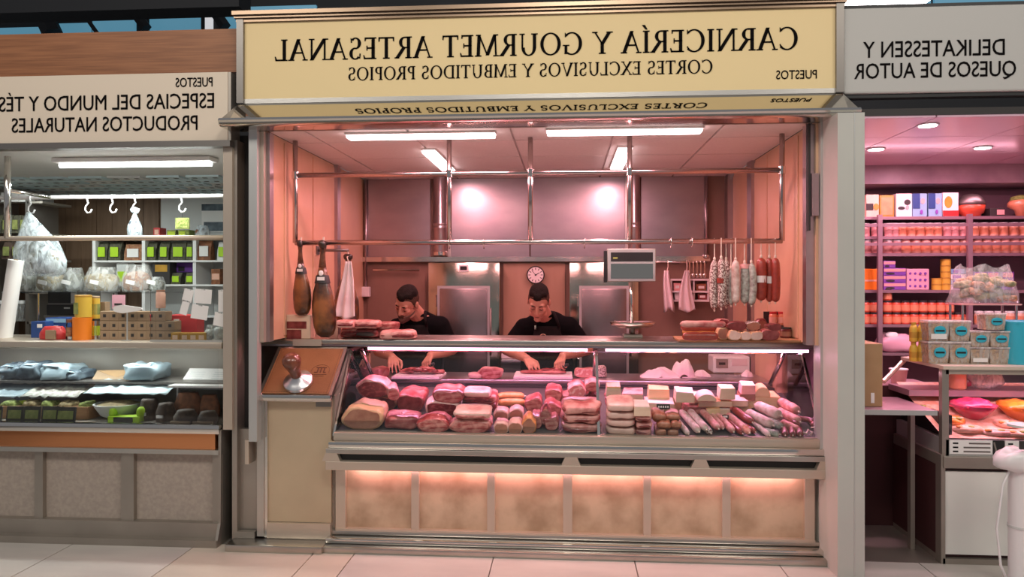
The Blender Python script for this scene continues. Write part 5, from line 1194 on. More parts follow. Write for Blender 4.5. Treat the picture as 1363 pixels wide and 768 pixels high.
for i,(px,py,w_,h_,o_,c_,dz,l) in enumerate(((963,452,16,17,'rind','hamcut',0,'round cured end beside the chorizos'),(963,436,17,12,'fat','beef',.07,'sausage end on top of the pile'),(981,440,26,12,'beef_dark','beef_dark',.055,'dark red cured piece on the pale ends'),(978,453,17,13,'rind','fatwhite',0,'pale cut sausage end, first in the front row'),(993,453,15,12,'rind','fatwhite',0,'pale cut sausage end, second in the front row'),(1007,453,17,12,'rind','fatwhite',0,'pale cut sausage end, third in the front row'),(1003,440,20,11,'salami_white','hamcut',.05,'speckled salami end above the pale ends'),(1014,447,18,21,'beef_dark','hamcut',.0,'dark salami end beside the jar tray'),(1025,453,24,15,'meatpink','meatpink',0,'smooth red cured tongue on the board'),(1032,440,18,9,'beef_dark','beef_dark',.065,'dark cured piece above the red tongue'))):
    p=onB(px,py,dz); joint('cured_piece',px,py,w_,h_,.11,o_,c_,l,plane=BZ+dz,group='cured pieces on the board',cat='cured meat',seed=i+60,end=.85)
jarat('glass_jar',1046,440,454,15,.42,'beef_dark','dark','low dark jar at the front of the board','jar',None,'hamcut')
bpy.data.objects['glass_jar.001'].location.z=BZ
t=thing('jar_tray',(X(1043,.66),.64,BZ+.06),'dark tray holding three orange jars above the board','tray'); t.location=(X(1040,.62),.62,TZ+.0005)
hz=Z(433,.62,1040)-TZ; w=(X(1061,.62)-X(1018,.62))/2
B().box(-w,w,-.045,.045,hz-.006,hz).build('plate','dark',t)
for sx in (-w+.01,w-.01): B().box(sx-.008,sx+.008,-.04,.04,0,hz-.006).build('leg','dark',t)
B().box(-w,w,.035,.045,hz,hz+.085).build('back','dark',t)
for i,px in enumerate((1029,1040,1051)):
    k=jarat('orange_jar',px,415,433,10.5,.615,'orangejar','red',['orange jar in the dark tray nearest the salamis','orange jar in the middle of the dark tray','orange jar at the wall end of the dark tray'][i],'jar','orange jars in the tray','peach'); k.location.z=TZ+.0005+hz+.0005
# scale
t=thing('scale',(X(842,.62),.62,TZ+.0005),'retail scale with raised display head and round plate on the counter shelf','scale')
sx=lambda px:X(px,.62)-X(842,.62); sz=lambda r:Z(r,.62,842)-TZ
B().box(-.06,.06,-.05,.06,0,.02,bev=.005).build('base','steel_soft',t)
B().tube([(0,.03,.02),(-.004,.035,sz(400)),(-.012,.035,sz(374))],.012,10).build('pole','steel_pol',t,True)
B().tube([(0,0,.02),(0,0,sz(436))],.016,10).build('plate_stem','steel_dark',t,True)
B().lathe([(.10,sz(436)),(.135,sz(433)),(.145,sz(430)),(.145,sz(428.5)),(.12,sz(430)),(.02,sz(431))],28).build('plate','steel_pol',t,'auto')
hd=B(); hd.box(sx(808),sx(873),.0,.07,sz(375),sz(331),bev=.006); hd.build('display_head','steel_soft',t,'auto')
B().box(sx(809),sx(872),-.004,.002,sz(374),sz(332.5)).build('bezel','alu',t); B().box(sx(813),sx(869),-.006,-.003,sz(348),sz(336)).build('screen','black',t); B().box(sx(813),sx(869),-.0055,-.003,sz(371),sz(351)).build('panel','steel_mirror',t); B().box(sx(816),sx(822),-.0068,-.0058,sz(344.5),sz(342.5)).build('digits','herbgreen',t)
B().box(sx(804),sx(808),.0,.06,sz(376),sz(334)).build('side_cover','black',t)
# knife rail with ladles and utensils behind
Yk=2.0; zk=Z(349,Yk,870)
t=thing('utensil_rail',(X(905,Yk),Yk,zk),'steel wall rail of hooks with hanging utensils','rail'); O=t.location
b=B(O); b.tube([(X(868,Yk),Yk,zk),(X(941,Yk),Yk,zk)],.009,8); b.build('bar','steel_pol',t,True)
for px in (872,900,938): b=B(O); b.tube([(X(px,Yk),Yk,zk),(X(px,Yk),YB-.005,zk)],.007,6); b.build('bracket','steel_pol',t)
for i,px in enumerate((918,923,928,933,938)):
    k=thing('ladle',(X(px,Yk-.02),Yk-.02,zk-.004),'small steel utensil hanging in a row from the wall rail','utensil','utensils on the wall rail')
    B().tube([(0,.012,.008),(0,0,0),(0,0,-.09)],.004,6).build('handle','steel_pol',k); B().blob((0,0,-.105),(.016,.010,.02),.9,10,6).build('bowl','steel_pol',k,True)
# wall shelf with small boxes
t=thing('wall_shelf',(X(918,2.0),2.0,Z(395,2.0,918)),'small pale wall shelf with compartments under the utensil rail','shelf'); O=t.location
for r in (371,387,399):
    b=B(O); b.box(X(893,1.98),X(944,1.98),1.98,YB-.015,Z(r+2.5,1.98,918),Z(r,1.98,918)); b.build('shelf','plastwhite',t)
for px in (894,924,943): b=B(O); x=X(px,1.98); b.box(x-.006,x+.006,1.99,YB-.015,Z(401,1.98,918),Z(371,1.98,918)); b.build('divider','plastwhite',t)
for i,(a,c,r0,r1,m_) in enumerate(((897,906,377,387,'pinkjar'),(909,920,375,387,'kraft'),(927,940,378,387,'brownsack'),(898,915,390,399,'paper'),(929,941,391,399,'beef_dark'))):
    k=carton('spice_box',a,r0,c,r1,2.0,.06,m_,['pink box in the upper wall shelf','tan box in the upper wall shelf','brown box in the upper wall shelf','white box in the lower wall shelf','dark box in the lower wall shelf'][i],'box',None,[('paper',.2,.8,.3,.7)],m_); k.location.z=Z(r1,1.98,918)+.001
# hanging aprons / towels
def towel(px,r0,r1,wt,wb,label,seed,mt='cloth',Y=1.93,cat='towel'):
    z0,z1=Z(r1,Y,px),Z(r0,Y,px); h=z1-z0; t=thing('hanging_towel',(X(px,Y),Y,z0),label,cat)
    b=B(); n,m_=10,14; vs=[];fs=[]; s=S(Y)
    for v in range(m_+1):
        f=v/m_; w=(wb+(wt-wb)*f**1.4)/s/2
        for u in range(n+1):
            g=u/n*2-1; vs.append((g*w+.012*math.sin(f*3+seed),.022*math.sin(g*6+seed)*(1-f*.5)-.02,h*f+ (0.03*abs(g) if v==0 else 0)*(1 if seed%2 else -1)))
    for v in range(m_):
        for u in range(n): q=v*(n+1)+u; fs.append((q,q+1,q+n+2,q+n+1))
    b.add(vs,fs); o=b.build('cloth',mt,t,True,fix=False); md=o.modifiers.new('s','SOLIDIFY'); md.thickness=.006
    B().tube([(.012*math.sin(3+seed),-.02,h-.005),(0,-.02,h+.03),(0,.0,zk+.012-z0 if abs(zk-z1)<.12 else h+.05)],.004,6).build('loop','twine',t); return t
towel(889,360,411,7,14,'narrow pinkish towel hanging from the wall rail',2)
towel(914,360,416,5,22,'wide white towel hanging from the wall rail beside the narrow one',3)
t=towel(463,348,426,6,26,'white cloth wrapped over the third ham',5,Y=.84,cat='cloth')
# ================================================================== HAMS
def ham(px,r0,r1,wp,Y,label,hung=True,collar=True,seed=1,bar=None):
    z0=Z(r1,Y,px); h=Z(r0,Y,px)-z0; r=wp/S(Y)/2; t=thing('cured_ham',(X(px,Y),Y,z0),label,'ham','hanging hams')
    prof=[(0,.35),(.03,.72),(.10,.93),(.22,1.0),(.34,.97),(.45,.82),(.55,.62),(.64,.44),(.72,.32),(.80,.25),(.86,.22),(.90,.24),(.93,.30)]
    rings=[]
    for f,k in prof:
        rings.append([(r*k*math.cos(2*math.pi*i/20)*(1+.06*noise.noise(Vector((i*.7,f*6,seed))))+r*.12*math.sin(f*4+seed),r*k*.7*math.sin(2*math.pi*i/20)*(1+.05*noise.noise(Vector((i,f*5,seed+3)))),h*f) for i in range(20)])
    B().loft(rings[:9]).build('leg_meat','hamskin',t,True); B().loft(rings[8:]).build('shank','hamshank',t,True)
    ox=r*.12*math.sin(3.7+seed)
    B().blob((ox,-.01,h*.955),(r*.36,r*.3,h*.045),.8,12,8,.006,30,seed).build('hoof','hoof',t,True)
    B().tube([(ox,0,h*.93),(ox*.5,0,h*1.0),(0,0,h+.02)],.006,6).build('rope','twine',t)
    if collar:
        B().lathe([(r*.63,0),(r*.50,h*.08),(r*.47,h*.085)],20,Matrix.Translation((r*.12*math.sin(2.3+seed),0,h*.555))@Matrix.Diagonal((1.06,.78,1,1))).build('paper_collar','black',t,'auto')
        B().blob((r*.12*math.sin(2.3+seed),-r*.40,h*.66),(r*.2,.004,h*.028),.9,14,6).build('seal','paper',t,True)
        B().box(r*.12*math.sin(2.3+seed)-r*.3,r*.12*math.sin(2.3+seed)+r*.3,-r*.46,-r*.38,h*.585,h*.62).build('label_strip','paper',t)
    return t
ham(401,320,420,25,.33,'cured black-hoof ham hanging nearest the stall jamb',seed=1)
ham(431,320,449,33,.33,'larger cured ham with paper collar hanging beside the first ham',seed=2).location.z=TZ+.012
ham(463,338,432,34,.9,'third cured ham wrapped in a white cloth behind the meat packs',seed=3,collar=False)
# wall hook for the third ham
t=thing('ham_hook',(XL+.006,.9,Z(333,.9,463)),'dark wall bracket carrying the cloth-wrapped ham','bracket')
B().tube([(0,0,0),(X(463,.9)-XL,0,0)],.010,8).build('arm','steel_dark',t,True); B().box(0,.008,-.03,.03,-.03,.03).build('plate','steel_dark',t); B().tube([(X(463,.9)-XL-.006,0,.005),(X(463,.9)-XL-.006,0,-.03)],.005,6).build('hook','steel_dark',t)
# ================================================================== HANGING SALAMIS
def salami(px,r0,r1,wp,mt,label,Y=.33,band=None,bend=.0,group='salamis hanging from the rail'):
    z0,z1=Z(r1,Y,px),Z(r0,Y,px); r=wp*1.12/S(Y)/2; h=z1-z0; t=thing('salami',(X(px,Y),Y,z0),label,'salami',group)
    pts=[];rs=[]
    for f,rr in ((0,.2),(.02,.6),(.06,.88),(.14,1),(.4,1.04),(.7,1),(.88,.92),(.95,.7),(.985,.35),(1,.15)):
        pts.append((bend*math.sin(math.pi*f),0,h*f)); rs.append(r*rr)
    B().tube(pts,rs,12).build('casing',mt,t,True)
    B().tube([(0,0,h),(0,0,zr2-z0+.018)],.003,5).build('string','twine',t); B().blob((0,0,h+.006),(.008,.008,.012),.9,8,6).build('knot','twine',t,True); B().blob((0,0,-.004),(.006,.006,.010),.9,8,6).build('end_tie','twine',t,True)
    if band: B().lathe([(r*1.07,h*band[0]),(r*1.07,h*band[1])],14).build('band',band[2],t,'auto')
    return t
SL=[(951,346,412,9,'salami_white','speckled white salami at the outer end of the rail',None,-.008,.33),(960,344,410,9.5,'salami_white','second speckled white salami with reddish band',(.5,.6,'chorizo_red'),.006,.30),(966.5,346,408,8.5,'salami_white','third speckled salami behind the second',None,.010,.36),(973,358,406,6,'salami_mold','thin grey fuet between speckled and white salamis',None,0,.33),(979,346,404,9.5,'fuet','smooth white fuet with green grey tint',None,0,.31),(991,350,404,10.5,'salami_mold','thick mould-green salami with pink top',(.86,.97,'pinkjar'),.004,.33),(1000,350,406,8.5,'salami_mold','slim grey green salami curving outward',None,.012,.31)]
for px,r0,r1,w,mt_,l,bn,be,Y in SL: salami(px,r0,r1,w,mt_,l,Y,bn,be)
for px,r0,r1,w,l,Y in ((1013,343,400,12,'dark red chorizo with white band, first of three on the rail',.33),(1024,343,402,8.5,'dark red chorizo with white band, slim middle one of three',.34),(1032,343,402,10,'dark red chorizo beside the stall wall, last of three',.32)):
    salami(px,r0,r1,w,'chorizo_red',l,Y,(.42,.58,'band') if px<1030 else None,.003)
for i,px in enumerate((598,644,778,893,921)):
    o=B().tube([(0,-.004,.019),(0,-.019,.01),(0,-.016,-.02),(.0,.006,-.038),(.0,.02,-.028)],.0035,6).build('rail_hook','steel_pol',None,True); o.location=(X(px,.33),.33,zr2); tag(o,['small empty hook beside the pipe over the thermometer door','small empty hook over the left cold room','small empty hook over the hanging scale','small empty hook before the narrow towel','small empty hook before the wide towel'][i],'hook','empty hooks on the rail')
# ================================================================== PEOPLE
def caps(b,p0,p1,r0,r1,n=14):
    p0,p1=Vector(p0),Vector(p1); d=p1-p0; L=d.length; u=d/L if L>1e-6 else Vector((0,0,1))
    pts=[];rs=[]
    for k in range(5): a=math.pi/2*(1-k/4); pts.append(p0-u*r0*math.sin(a)); rs.append(max(r0*math.cos(a),r0*.03))
    for k in range(1,5): a=math.pi/2*k/4; pts.append(p1+u*r1*math.sin(a)); rs.append(max(r1*math.cos(a),r1*.03))
    pts.insert(5,p1*1.0); rs.insert(5,r1)
    b.tube(pts,rs,n)
def remesh(b,name,mt,parent,vox,smooth=6,loc=None):
    me=b.mesh(name); bm=bmesh.new(); bm.from_mesh(me); bmesh.ops.recalc_face_normals(bm,faces=bm.faces); bm.to_mesh(me); bm.free()
    o=bpy.data.objects.new(name,me); COL.objects.link(o)
    m=o.modifiers.new('r','REMESH'); m.mode='VOXEL'; m.voxel_size=vox; m.use_smooth_shade=True
    s=o.modifiers.new('s','SMOOTH'); s.factor=.5; s.iterations=smooth
    dg=bpy.context.evaluated_depsgraph_get(); nm=bpy.data.meshes.new_from_object(o.evaluated_get(dg)); o.modifiers.clear(); o.data=nm; bpy.data.meshes.remove(me)
    for p in nm.polygons: p.use_smooth=True
    nm.materials.clear(); nm.materials.append(MT[mt]); nm.name=name; o.parent=parent; return o
def hand(b,w,d,back,side,curl,spr=4,thumb_in=.6):
    d=Vector(d).normalized(); back=Vector(back); back=(back-d*back.dot(d)).normalized(); lat=d.cross(back)*side   # lat points to the thumb side
    w=Vector(w); k0=w+d*.082
    for s,rr in ((-.03,.013),(-.01,.0145),(.01,.0145),(.03,.014)):
        caps(b,w+lat*s*.55+d*.005,k0+lat*s,rr*1.05,rr*.95,10)
    for i,(s,L) in enumerate(((.031,.072),(.0105,.080),(-.0105,.075),(-.030,.060))):
        p=k0+lat*s; a=curl[i] if isinstance(curl,(list,tuple)) else curl; dirv=d; r=.0088
        ang=0
        for j,(fr,rr) in enumerate(((.45,.0088),(.32,.0080),(.23,.0072))):
            ang+=a*(.75 if j==0 else 1.0); v=(d*math.cos(ang)-back*math.sin(ang)+lat*s*spr).normalized(); q=p+v*L*fr
            caps(b,p,q,rr,rr*.92,9); p=q
    t0=w+d*.022+lat*.03-back*.006; t1=t0+(d*.55+lat*.65-back*.25).normalized()*.038; t2=t1+(d*.85+lat*(.2-thumb_in*.3)-back*.35).normalized()*.032; t3=t2+(d*.9-lat*thumb_in*.4-back*.3).normalized()*.024
    caps(b,w+lat*.012,t0,.016,.015,10); caps(b,t0,t1,.0145,.0118,10); caps(b,t1,t2,.0112,.0098,10); caps(b,t2,t3,.0095,.0085,10)
    return k0
def person(P,label):
    pel=Vector(P['pelvis']); loc=Vector((pel.x,pel.y,0)); t=thing('person',loc,label,'person')
    nb=lambda:B(loc)
    hc=Vector(P['head']); nk=Vector(P['neck']); SLs,SRs=Vector(P['sl']),Vector(P['sr']); EL,ER=Vector(P['el']),Vector(P['er']); WL,WR=Vector(P['wl']),Vector(P['wr'])
    fwd=Vector(P['face']).normalized(); up=Vector(P['up']); up=(up-fwd*up.dot(fwd)).normalized(); rt=fwd.cross(up)
    M=Matrix((( rt.x,fwd.x,up.x,hc.x),(rt.y,fwd.y,up.y,hc.y),(rt.z,fwd.z,up.z,hc.z),(0,0,0,1)))
    E=[(Vector(c),Vector(r)) for c,r in P['torso']]
    bd=nb()
    for c,r in E: bd.blob(c,r-Vector((.012,.012,.008)),.95,20,14)
    caps(bd,nk,hc+up*-.045-fwd*.02,.062,.058)
    caps(bd,SLs,SRs,.060,.060); caps(bd,nk+Vector((0,.02,-.03)),SLs,.055,.058); caps(bd,nk+Vector((0,.02,-.03)),SRs,.055,.058)
    for s,e,w in ((SLs,EL,WL),(SRs,ER,WR)):
        caps(bd,s,e,.056,.043); caps(bd,e,e.lerp(w,.35),.043,.044); caps(bd,e.lerp(w,.3),w,.044,.028)
    for sx in (-1,1):
        h_=pel+Vector((sx*.09,0,0)); kn=Vector((h_.x+sx*.01,pel.y-.02,.50)); an=Vector((h_.x+sx*.015,pel.y+.03,.09))
        caps(bd,h_,kn,.085,.058); caps(bd,kn,kn.lerp(an,.35),.056,.056); caps(bd,kn.lerp(an,.3),an,.056,.038); caps(bd,an+Vector((0,.03,-.04)),an+Vector((0,-.14,-.055)),.036,.03)
    # head
    bd.blob((0,-.012,.028),(.074,.096,.094),1,24,16,m=M); bd.blob((0,.024,-.040),(.060,.070,.080),.95,20,14,m=M)
    for c,r in (((0,.078,-.098),(.026,.022,.020)),((-.036,.062,-.018),(.024,.022,.024)),((.036,.062,-.018),(.024,.022,.024)),((-.045,.03,-.078),(.02,.035,.022)),((.045,.03,-.078),(.02,.035,.022))): bd.blob(c,r,1,14,10,m=M)
    def hcaps(p,q,r0,r1): caps(bd,M@Vector(p),M@Vector(q),r0,r1,12)
    hcaps((-.040,.072,.034),(.040,.072,.034),.012,.012); hcaps((0,.088,.020),(0,.108,-.022),.009,.013); hcaps((-.012,.094,-.028),(.012,.094,-.028),.009,.009)
    hcaps((-.020,.084,-.060),(.020,.084,-.060),.008,.008); hcaps((-.017,.083,-.072),(.017,.083,-.072),.0085,.0085)
    for sx in (-1,1): bd.blob((sx*.032,.074,.008),(.016,.012,.010),1,12,8,m=M); bd.blob((sx*.076,-.012,-.008),(.009,.020,.032),1,12,10,m=M); 
    hand(bd,WL,P['dl'],P['bl'],-1,P['cl']); hand(bd,WR,P['dr'],P['br'],1,P['cr'],1)
    body=remesh(bd,'body','skin',t,.0042,3)
    # hair: short crop following the skull, faded sides
    nu,nv=48,18
    def lim(a):       # hairline height round the head: high over the forehead, round the ear, low at the nape
        s_=math.sin(a); k=[(-1,-.055),(-.5,-.035),(-.22,-.002),(-.08,.016),(.06,.012),(.14,-.012),(.28,-.010),(.42,.050),(.62,.072),(.8,.078),(1,.080)]
        for (s0,z0),(s1,z1) in zip(k,k[1:]):
            if s_<=s1: return z0+(z1-z0)*(s_-s0)/(s1-s0)
        return .08
    def shell(nm,mt_,low,top,g0,g1,cap):
        hb=nb(); vs=[];fs=[]
        for j in range(nv+1):
            for i in range(nu):
                a=2*math.pi*i/nu; c,s_=math.cos(a),math.sin(a); z0=low(a,c,s_); p0_=math.asin(max(-.98,min(.98,(z0-.028)/.0945))); p1_=math.pi/2 if top is None else math.asin(max(-.98,min(.98,(max(top,z0+.004)-.028)/.0945)))
                ph=p0_+(p1_-p0_)*j/nv; q=math.cos(ph); g=g0+(g1-g0)*min(1,(j/7))**.8
                if cap and s_>.3: g+=.006*math.sin(min(1,j/10)*math.pi)*s_
                w=1+.02*noise.noise(Vector((c*14,s_*14,ph*9)))
                vs.append(M@Vector(((.0745*q+g)*c*w,-.012+(.0965*q+g)*s_*w,.028+.0945*math.sin(ph)+g*math.sin(ph))))
        for j in range(nv):
            for i in range(nu): fs.append((j*nu+i,j*nu+(i+1)%nu,(j+1)*nu+(i+1)%nu,(j+1)*nu+i))
        if top is None: fs.append(tuple(nv*nu+i for i in range(nu)))
        hb.add(vs,fs); return hb.build(nm,mt_,t,True,fix=False)
    shell('faded_sides','hairfade',lambda a,c,s_:lim(a)-.003+.004*noise.noise(Vector((c*7,s_*7,3))),.085,.0008,.0022,False)
    shell('hair','hair',lambda a,c,s_:(max(lim(a)+.002,.060)+(.010*abs(c) if s_>0 else -.012*max(0,-s_)))+.006*noise.noise(Vector((c*9,s_*9,7)))-(.010 if s_>.9 else 0),None,.001,.011,True)
    # face details
    for sx in (-1,1):
        e=nb(); e.tube([M@Vector(p) for p in ((sx*.016,.0865,.030),(sx*.032,.0865,.036),(sx*.050,.074,.030))],[.003,.0042,.002],6); e.build('eyebrow','hair',t,True)
        e=nb(); e.tube([M@Vector(p) for p in ((sx*.017,.0835,.003),(sx*.031,.0865,-.0005),(sx*.046,.079,.004))],[.0012,.002,.0012],6); e.build('eyelash','hair',t,True)
    m=nb(); m.tube([M@Vector(p) for p in ((-.022,.088,-.066),(-.008,.0935,-.0655),(.008,.0935,-.0655),(.022,.088,-.066))],[.001,.0018,.0018,.001],6); m.build('mouth_line','beard',t,True)
    if P.get('beard'):
        bb=nb(); vs=[];fs=[];nu,nv=28,10
        for j in range(nv+1):
            for i in range(nu+1):
                a=R(-15+210*i/nu); f=j/nv; z=-.052-.062*f; c,s=math.cos(a),math.sin(a)
                kx=.0615*(1-.40*f**1.6); ky=.0695*(1-.12*f**2)+ (.016*max(0,s)**6 if f>.3 else .008*max(0,s)**6)
                if s>.86 and f<.35: z-=.018*(s-.86)/.14*(1-f/.35)
                vs.append(M@Vector((kx*c,.026+ky*s*1.03,z)))
        for j in range(nv):
            for i in range(nu): q=j*(nu+1)+i; fs.append((q,q+1,q+nu+2,q+nu+1))
        bb.add(vs,fs); o=bb.build('beard','beard',t,True,fix=False); md=o.modifiers.new('s','SOLIDIFY'); md.thickness=.006; md.offset=0
        mu=nb(); mu.tube([M@Vector(p) for p in ((-.028,.081,-.062),(-.014,.092,-.050),(0,.096,-.0475),(.014,.092,-.050),(.028,.081,-.062))],[.003,.0055,.005,.0055,.003],8); mu.build('moustache','beard',t,True)
    # shirt
    sh=nb()
    for c,r in E: sh.blob(c,r+Vector((.008,.008,.006)),.95,24,16)
    caps(sh,SLs,SRs,.074,.074); caps(sh,nk+Vector((0,.02,-.055)),SLs,.066,.072); caps(sh,nk+Vector((0,.02,-.055)),SRs,.066,.072)
    for s,e in ((SLs,EL),(SRs,ER)): caps(sh,s,s.lerp(e,.52),.072,.066)
    sh_o=remesh(sh,'t_shirt','shirt',t,.009,5)
    co=nb(); d=(hc-nk).normalized(); 
    co.tube([nk+Vector((.066*math.cos(R(a)),.062*math.sin(R(a))+.004,.012+.012*math.sin(R(a)))) for a in range(0,361,20)],.011,8); co.build('collar','shirt',t,True)
    # trousers, shoes
    tr=nb(); tr.blob(pel+Vector((0,0,.03)),(.165,.125,.14),.9,20,12)
    for sx in (-1,1):
        h_=pel+Vector((sx*.09,0,0)); kn=Vector((h_.x+sx*.01,pel.y-.02,.50)); an=Vector((h_.x+sx*.015,pel.y+.03,.10))
        caps(tr,h_,kn,.095,.072); caps(tr,kn,an,.070,.058)
    remesh(tr,'trousers','trousers',t,.014,4)
    for sx in (-1,1):
        s_=nb(); an=Vector((pel.x+sx*.105,pel.y+.03,.05)); s_.blob(an+Vector((0,-.06,0)),(.05,.145,.05),.75,16,10,floor=-.0495); s_.build('shoe','shoe',t,True)
    # apron: bib over the chest front, neck straps, skirt
    def fy(x,z):
        best=None
        for c,r in E:
            q=1-((x-c.x)/(r.x+.01))**2-((z-c.z)/(r.z+.01))**2
            if q>0:
                y=c.y-(r.y+.01)*math.sqrt(q); best=y if best is None else min(best,y)
        return best
    zt=P['bib']; xc=E[0][0].x; ap=nb(); vs=[];fs=[];n,m_=14,30; zb_=.45; last={}
    for v in range(m_+1):
        f=v/m_; z=zt+(zb_-zt)*f; hw=.095+.10*min(1,max(0,(zt-z-.04)/.22))
        cx=xc+(pel.x-xc)*f
        for u in range(n+1):
            x=cx+hw*(u/n*2-1); y=fy(x,z)
            if y is None: y=last.get(u,pel.y-.15)
            y=min(y,last.get(u,y)+.004) if z<pel.z+.1 else y
            last[u]=y; vs.append((x,y-.014,z))
    for v in range(m_):
        for u in range(n): q=v*(n+1)+u; fs.append((q,q+1,q+n+2,q+n+1))
    ap.add(vs,fs); o=ap.build('apron','apron',t,True,fix=False); md=o.modifiers.new('s','SOLIDIFY'); md.thickness=.004
    for sx,top in ((-1,SLs),(1,SRs)):
        p0=Vector((xc+sx*.088,(fy(xc+sx*.088,zt-.01) or E[0][0].y-.1)-.016,zt-.01)); ml=nk.lerp(top,.38)+Vector((0,-.03,.058)); mm=p0.lerp(ml,.5)+Vector((0,-.045,.012))
        st_=nb(); st_.tube([p0,mm,ml,nk+Vector((sx*.05,.07,.03))],.013,8,flat=.35); so=st_.build('apron_strap','apron',t,True)
        if sx==-1 and P.get('emblem'):
            bk=nb(); bk.box(p0.x-.006,p0.x+.006,p0.y-.020,p0.y-.004,p0.z-.012,p0.z+.016); bk.build('buckle','steel_pol',t)
    if P.get('emblem'):
        ex,ez=P['emblem']; y=(fy(ex,ez) or E[0][0].y-.1)-.020
        em=nb(); em.tube([(ex+.026*math.cos(R(a)),y,ez+.026*math.sin(R(a))) for a in range(0,361,20)],.0022,5); em.build('emblem_ring','logo_gold',t)
        em=nb(); 
        for dx in (-.008,.0,.008): em.box(ex+dx-.0018,ex+dx+.0018,y-.002,y+.002,ez-.010,ez+.010)
        em.box(ex-.014,ex+.012,y-.002,y+.002,ez+.008,ez+.012); em.build('emblem_monogram','logo_gold',t)
    return t
def knife(p0,tip,label):
    p0,tip=Vector(p0),Vector(tip); d=tip-p0; L=d.length; rz=math.atan2(d.y,d.x); pitch=-math.asin(d.z/L)
    t=thing('knife',p0,label,'knife',rot=(0,pitch,rz))
    B().prism([(0,-.014),(L*.9,-.012),(L,.002),(L*.8,.012),(0,.012)],-.0012,.0012).build('blade','steel_pol',t)
    B().tube([(-.10,0,0),(-.06,0,.002),(0,0,0)],[.011,.013,.011],8).build('handle','black',t,True); return t
# bearded butcher
T1x=X(556,1.36)
A=lambda px,py,Y:at(px,py,Y)
P1=dict(pelvis=(X(560,1.58),1.60,.95),head=A(542,403,1.17),neck=A(556,420,1.31),sl=A(529,436,1.34),sr=A(586,433,1.34),
  el=A(504,467,1.34),er=A(602,465,1.37),wl=A(522,475,1.10),wr=A(573,473,1.09),face=(-.38,-.70,-.60),up=(.10,-.45,.85),
  torso=[((T1x,1.39,1.13),(.172,.115,.17)),((X(558,1.42),1.45,1.00),(.158,.118,.17)),((X(559,1.5),1.53,.90),(.162,.118,.14)),((X(557,1.36),1.37,1.20),(.165,.095,.09))],
  dl=(.26,-.74,-.44),bl=(-.05,-.2,.95),cl=.24,dr=(-.18,-.78,-.48),br=(-.45,-.25,.85),cr=[.85,.9,.92,.95],beard=True,bib=1.20)
b1=person(P1,'bearded man in black shirt and dark apron bending over meat on a cutting board')
T2x=X(729,1.36)
P2=dict(pelvis=(X(728,1.58),1.60,.95),head=A(717,402,1.16),neck=A(724,421,1.31),sl=A(698,436,1.34),sr=A(757,434,1.34),
  el=A(674,465,1.35),er=A(782,465,1.36),wl=A(701,477,1.11),wr=A(749,473.5,1.09),face=(-.10,-.72,-.62),up=(.02,-.55,.80),
  torso=[((T2x,1.39,1.13),(.175,.115,.17)),((X(729,1.42),1.45,1.00),(.16,.118,.17)),((X(728,1.5),1.53,.90),(.165,.118,.14)),((X(728,1.36),1.37,1.20),(.168,.095,.09))],
  dl=(.42,-.64,-.42),bl=(-.1,-.2,.95),cl=.26,dr=(-.22,-.76,-.48),br=(-.45,-.25,.85),cr=[.85,.9,.92,.95],bib=1.195,emblem=(X(723,1.28),Z(449,1.28,723)))
b2=person(P2,'clean-shaven man in black shirt and apron with round emblem cutting meat')
def kn(P,label,tipoff):
    w=Vector(P['wr']); d=Vector(P['dr']).normalized(); back=Vector(P['br']); back=(back-d*back.dot(d)).normalized(); lat=d.cross(back); p=w+d*.098-back*.024+lat*.04; knife(p,p+lat*.15,label)
kn(P1,'boning knife in the right hand of the bearded butcher',(-.16,-.02,-.06)); kn(P2,'boning knife held by the butcher with the emblem',(-.15,-.02,-.06))
# ================================================================== DELICATESSEN STALL (right)
mat('pinkceil',(.72,.48,.58),.35,col2=(.68,.44,.54),scale=2,coat=.2)
mat('marblepink',(.52,.36,.40),.35,col2=(.36,.24,.28),scale=4,detail=8)
mat('shelfmauve',(.34,.22,.25),.4,.4); mat('mauvewall',(.28,.17,.20),.6)
mat('maroon',(.055,.015,.016),.5); mat('whitepanel',(.80,.79,.73),.5,col2=(.74,.73,.68),scale=2)
mat('nuts',(.50,.30,.14),.7,col2=(.24,.12,.05),scale=60,detail=4,bump=.8,bscale=60)
mat('mushroom',(.42,.38,.20),.75,col2=(.16,.16,.07),scale=34,detail=5,bump=.8,bscale=40)
mat('pinkfood',(.75,.05,.16),.4,col2=(.60,.03,.10),scale=30,coat=.4,bump=.4,bscale=40); mat('orangefood',(.85,.30,.03),.4,col2=(.75,.2,.02),scale=30,coat=.3,bump=.4,bscale=40)
mat('palefood',(.80,.55,.42),.5,col2=(.72,.35,.22),scale=24,bump=.4,bscale=30)
mat('counterstone',(.62,.52,.42),.4)
mat('pinkglass',(.40,.02,.08),.15,coat=.8); mat('orangeglass',(.55,.14,.01),.15,coat=.8)
ZR=2.42; YRb=1.75; RX0,RX1=1.56,3.7
o=struct(tag(B().box(RX0-.03,RX0,.0,2.1,0,ZR).build('wall_left','shelfmauve'),'mauve side wall of the delicatessen stall behind the white pillar'))
o=struct(tag(B().box(RX1,RX1+.03,.0,2.1,0,ZR).build('wall_right','shelfmauve'),'mauve far side wall of the delicatessen stall'))
wbr=struct(tag(B().box(RX0,RX1,2.1,2.15,0,ZR).build('wall_back','mauvewall'),'mauve back wall of the delicatessen stall'))
cer=struct(tag(B().box(RX0,RX1,.05,2.1,ZR+.012,ZR+.05).build('ceiling','dark'),'pink panelled ceiling of the delicatessen with round spotlights'))
yj=[.05,.62,1.19,2.1]; xj=[RX0,2.02,2.62,3.22,RX1]
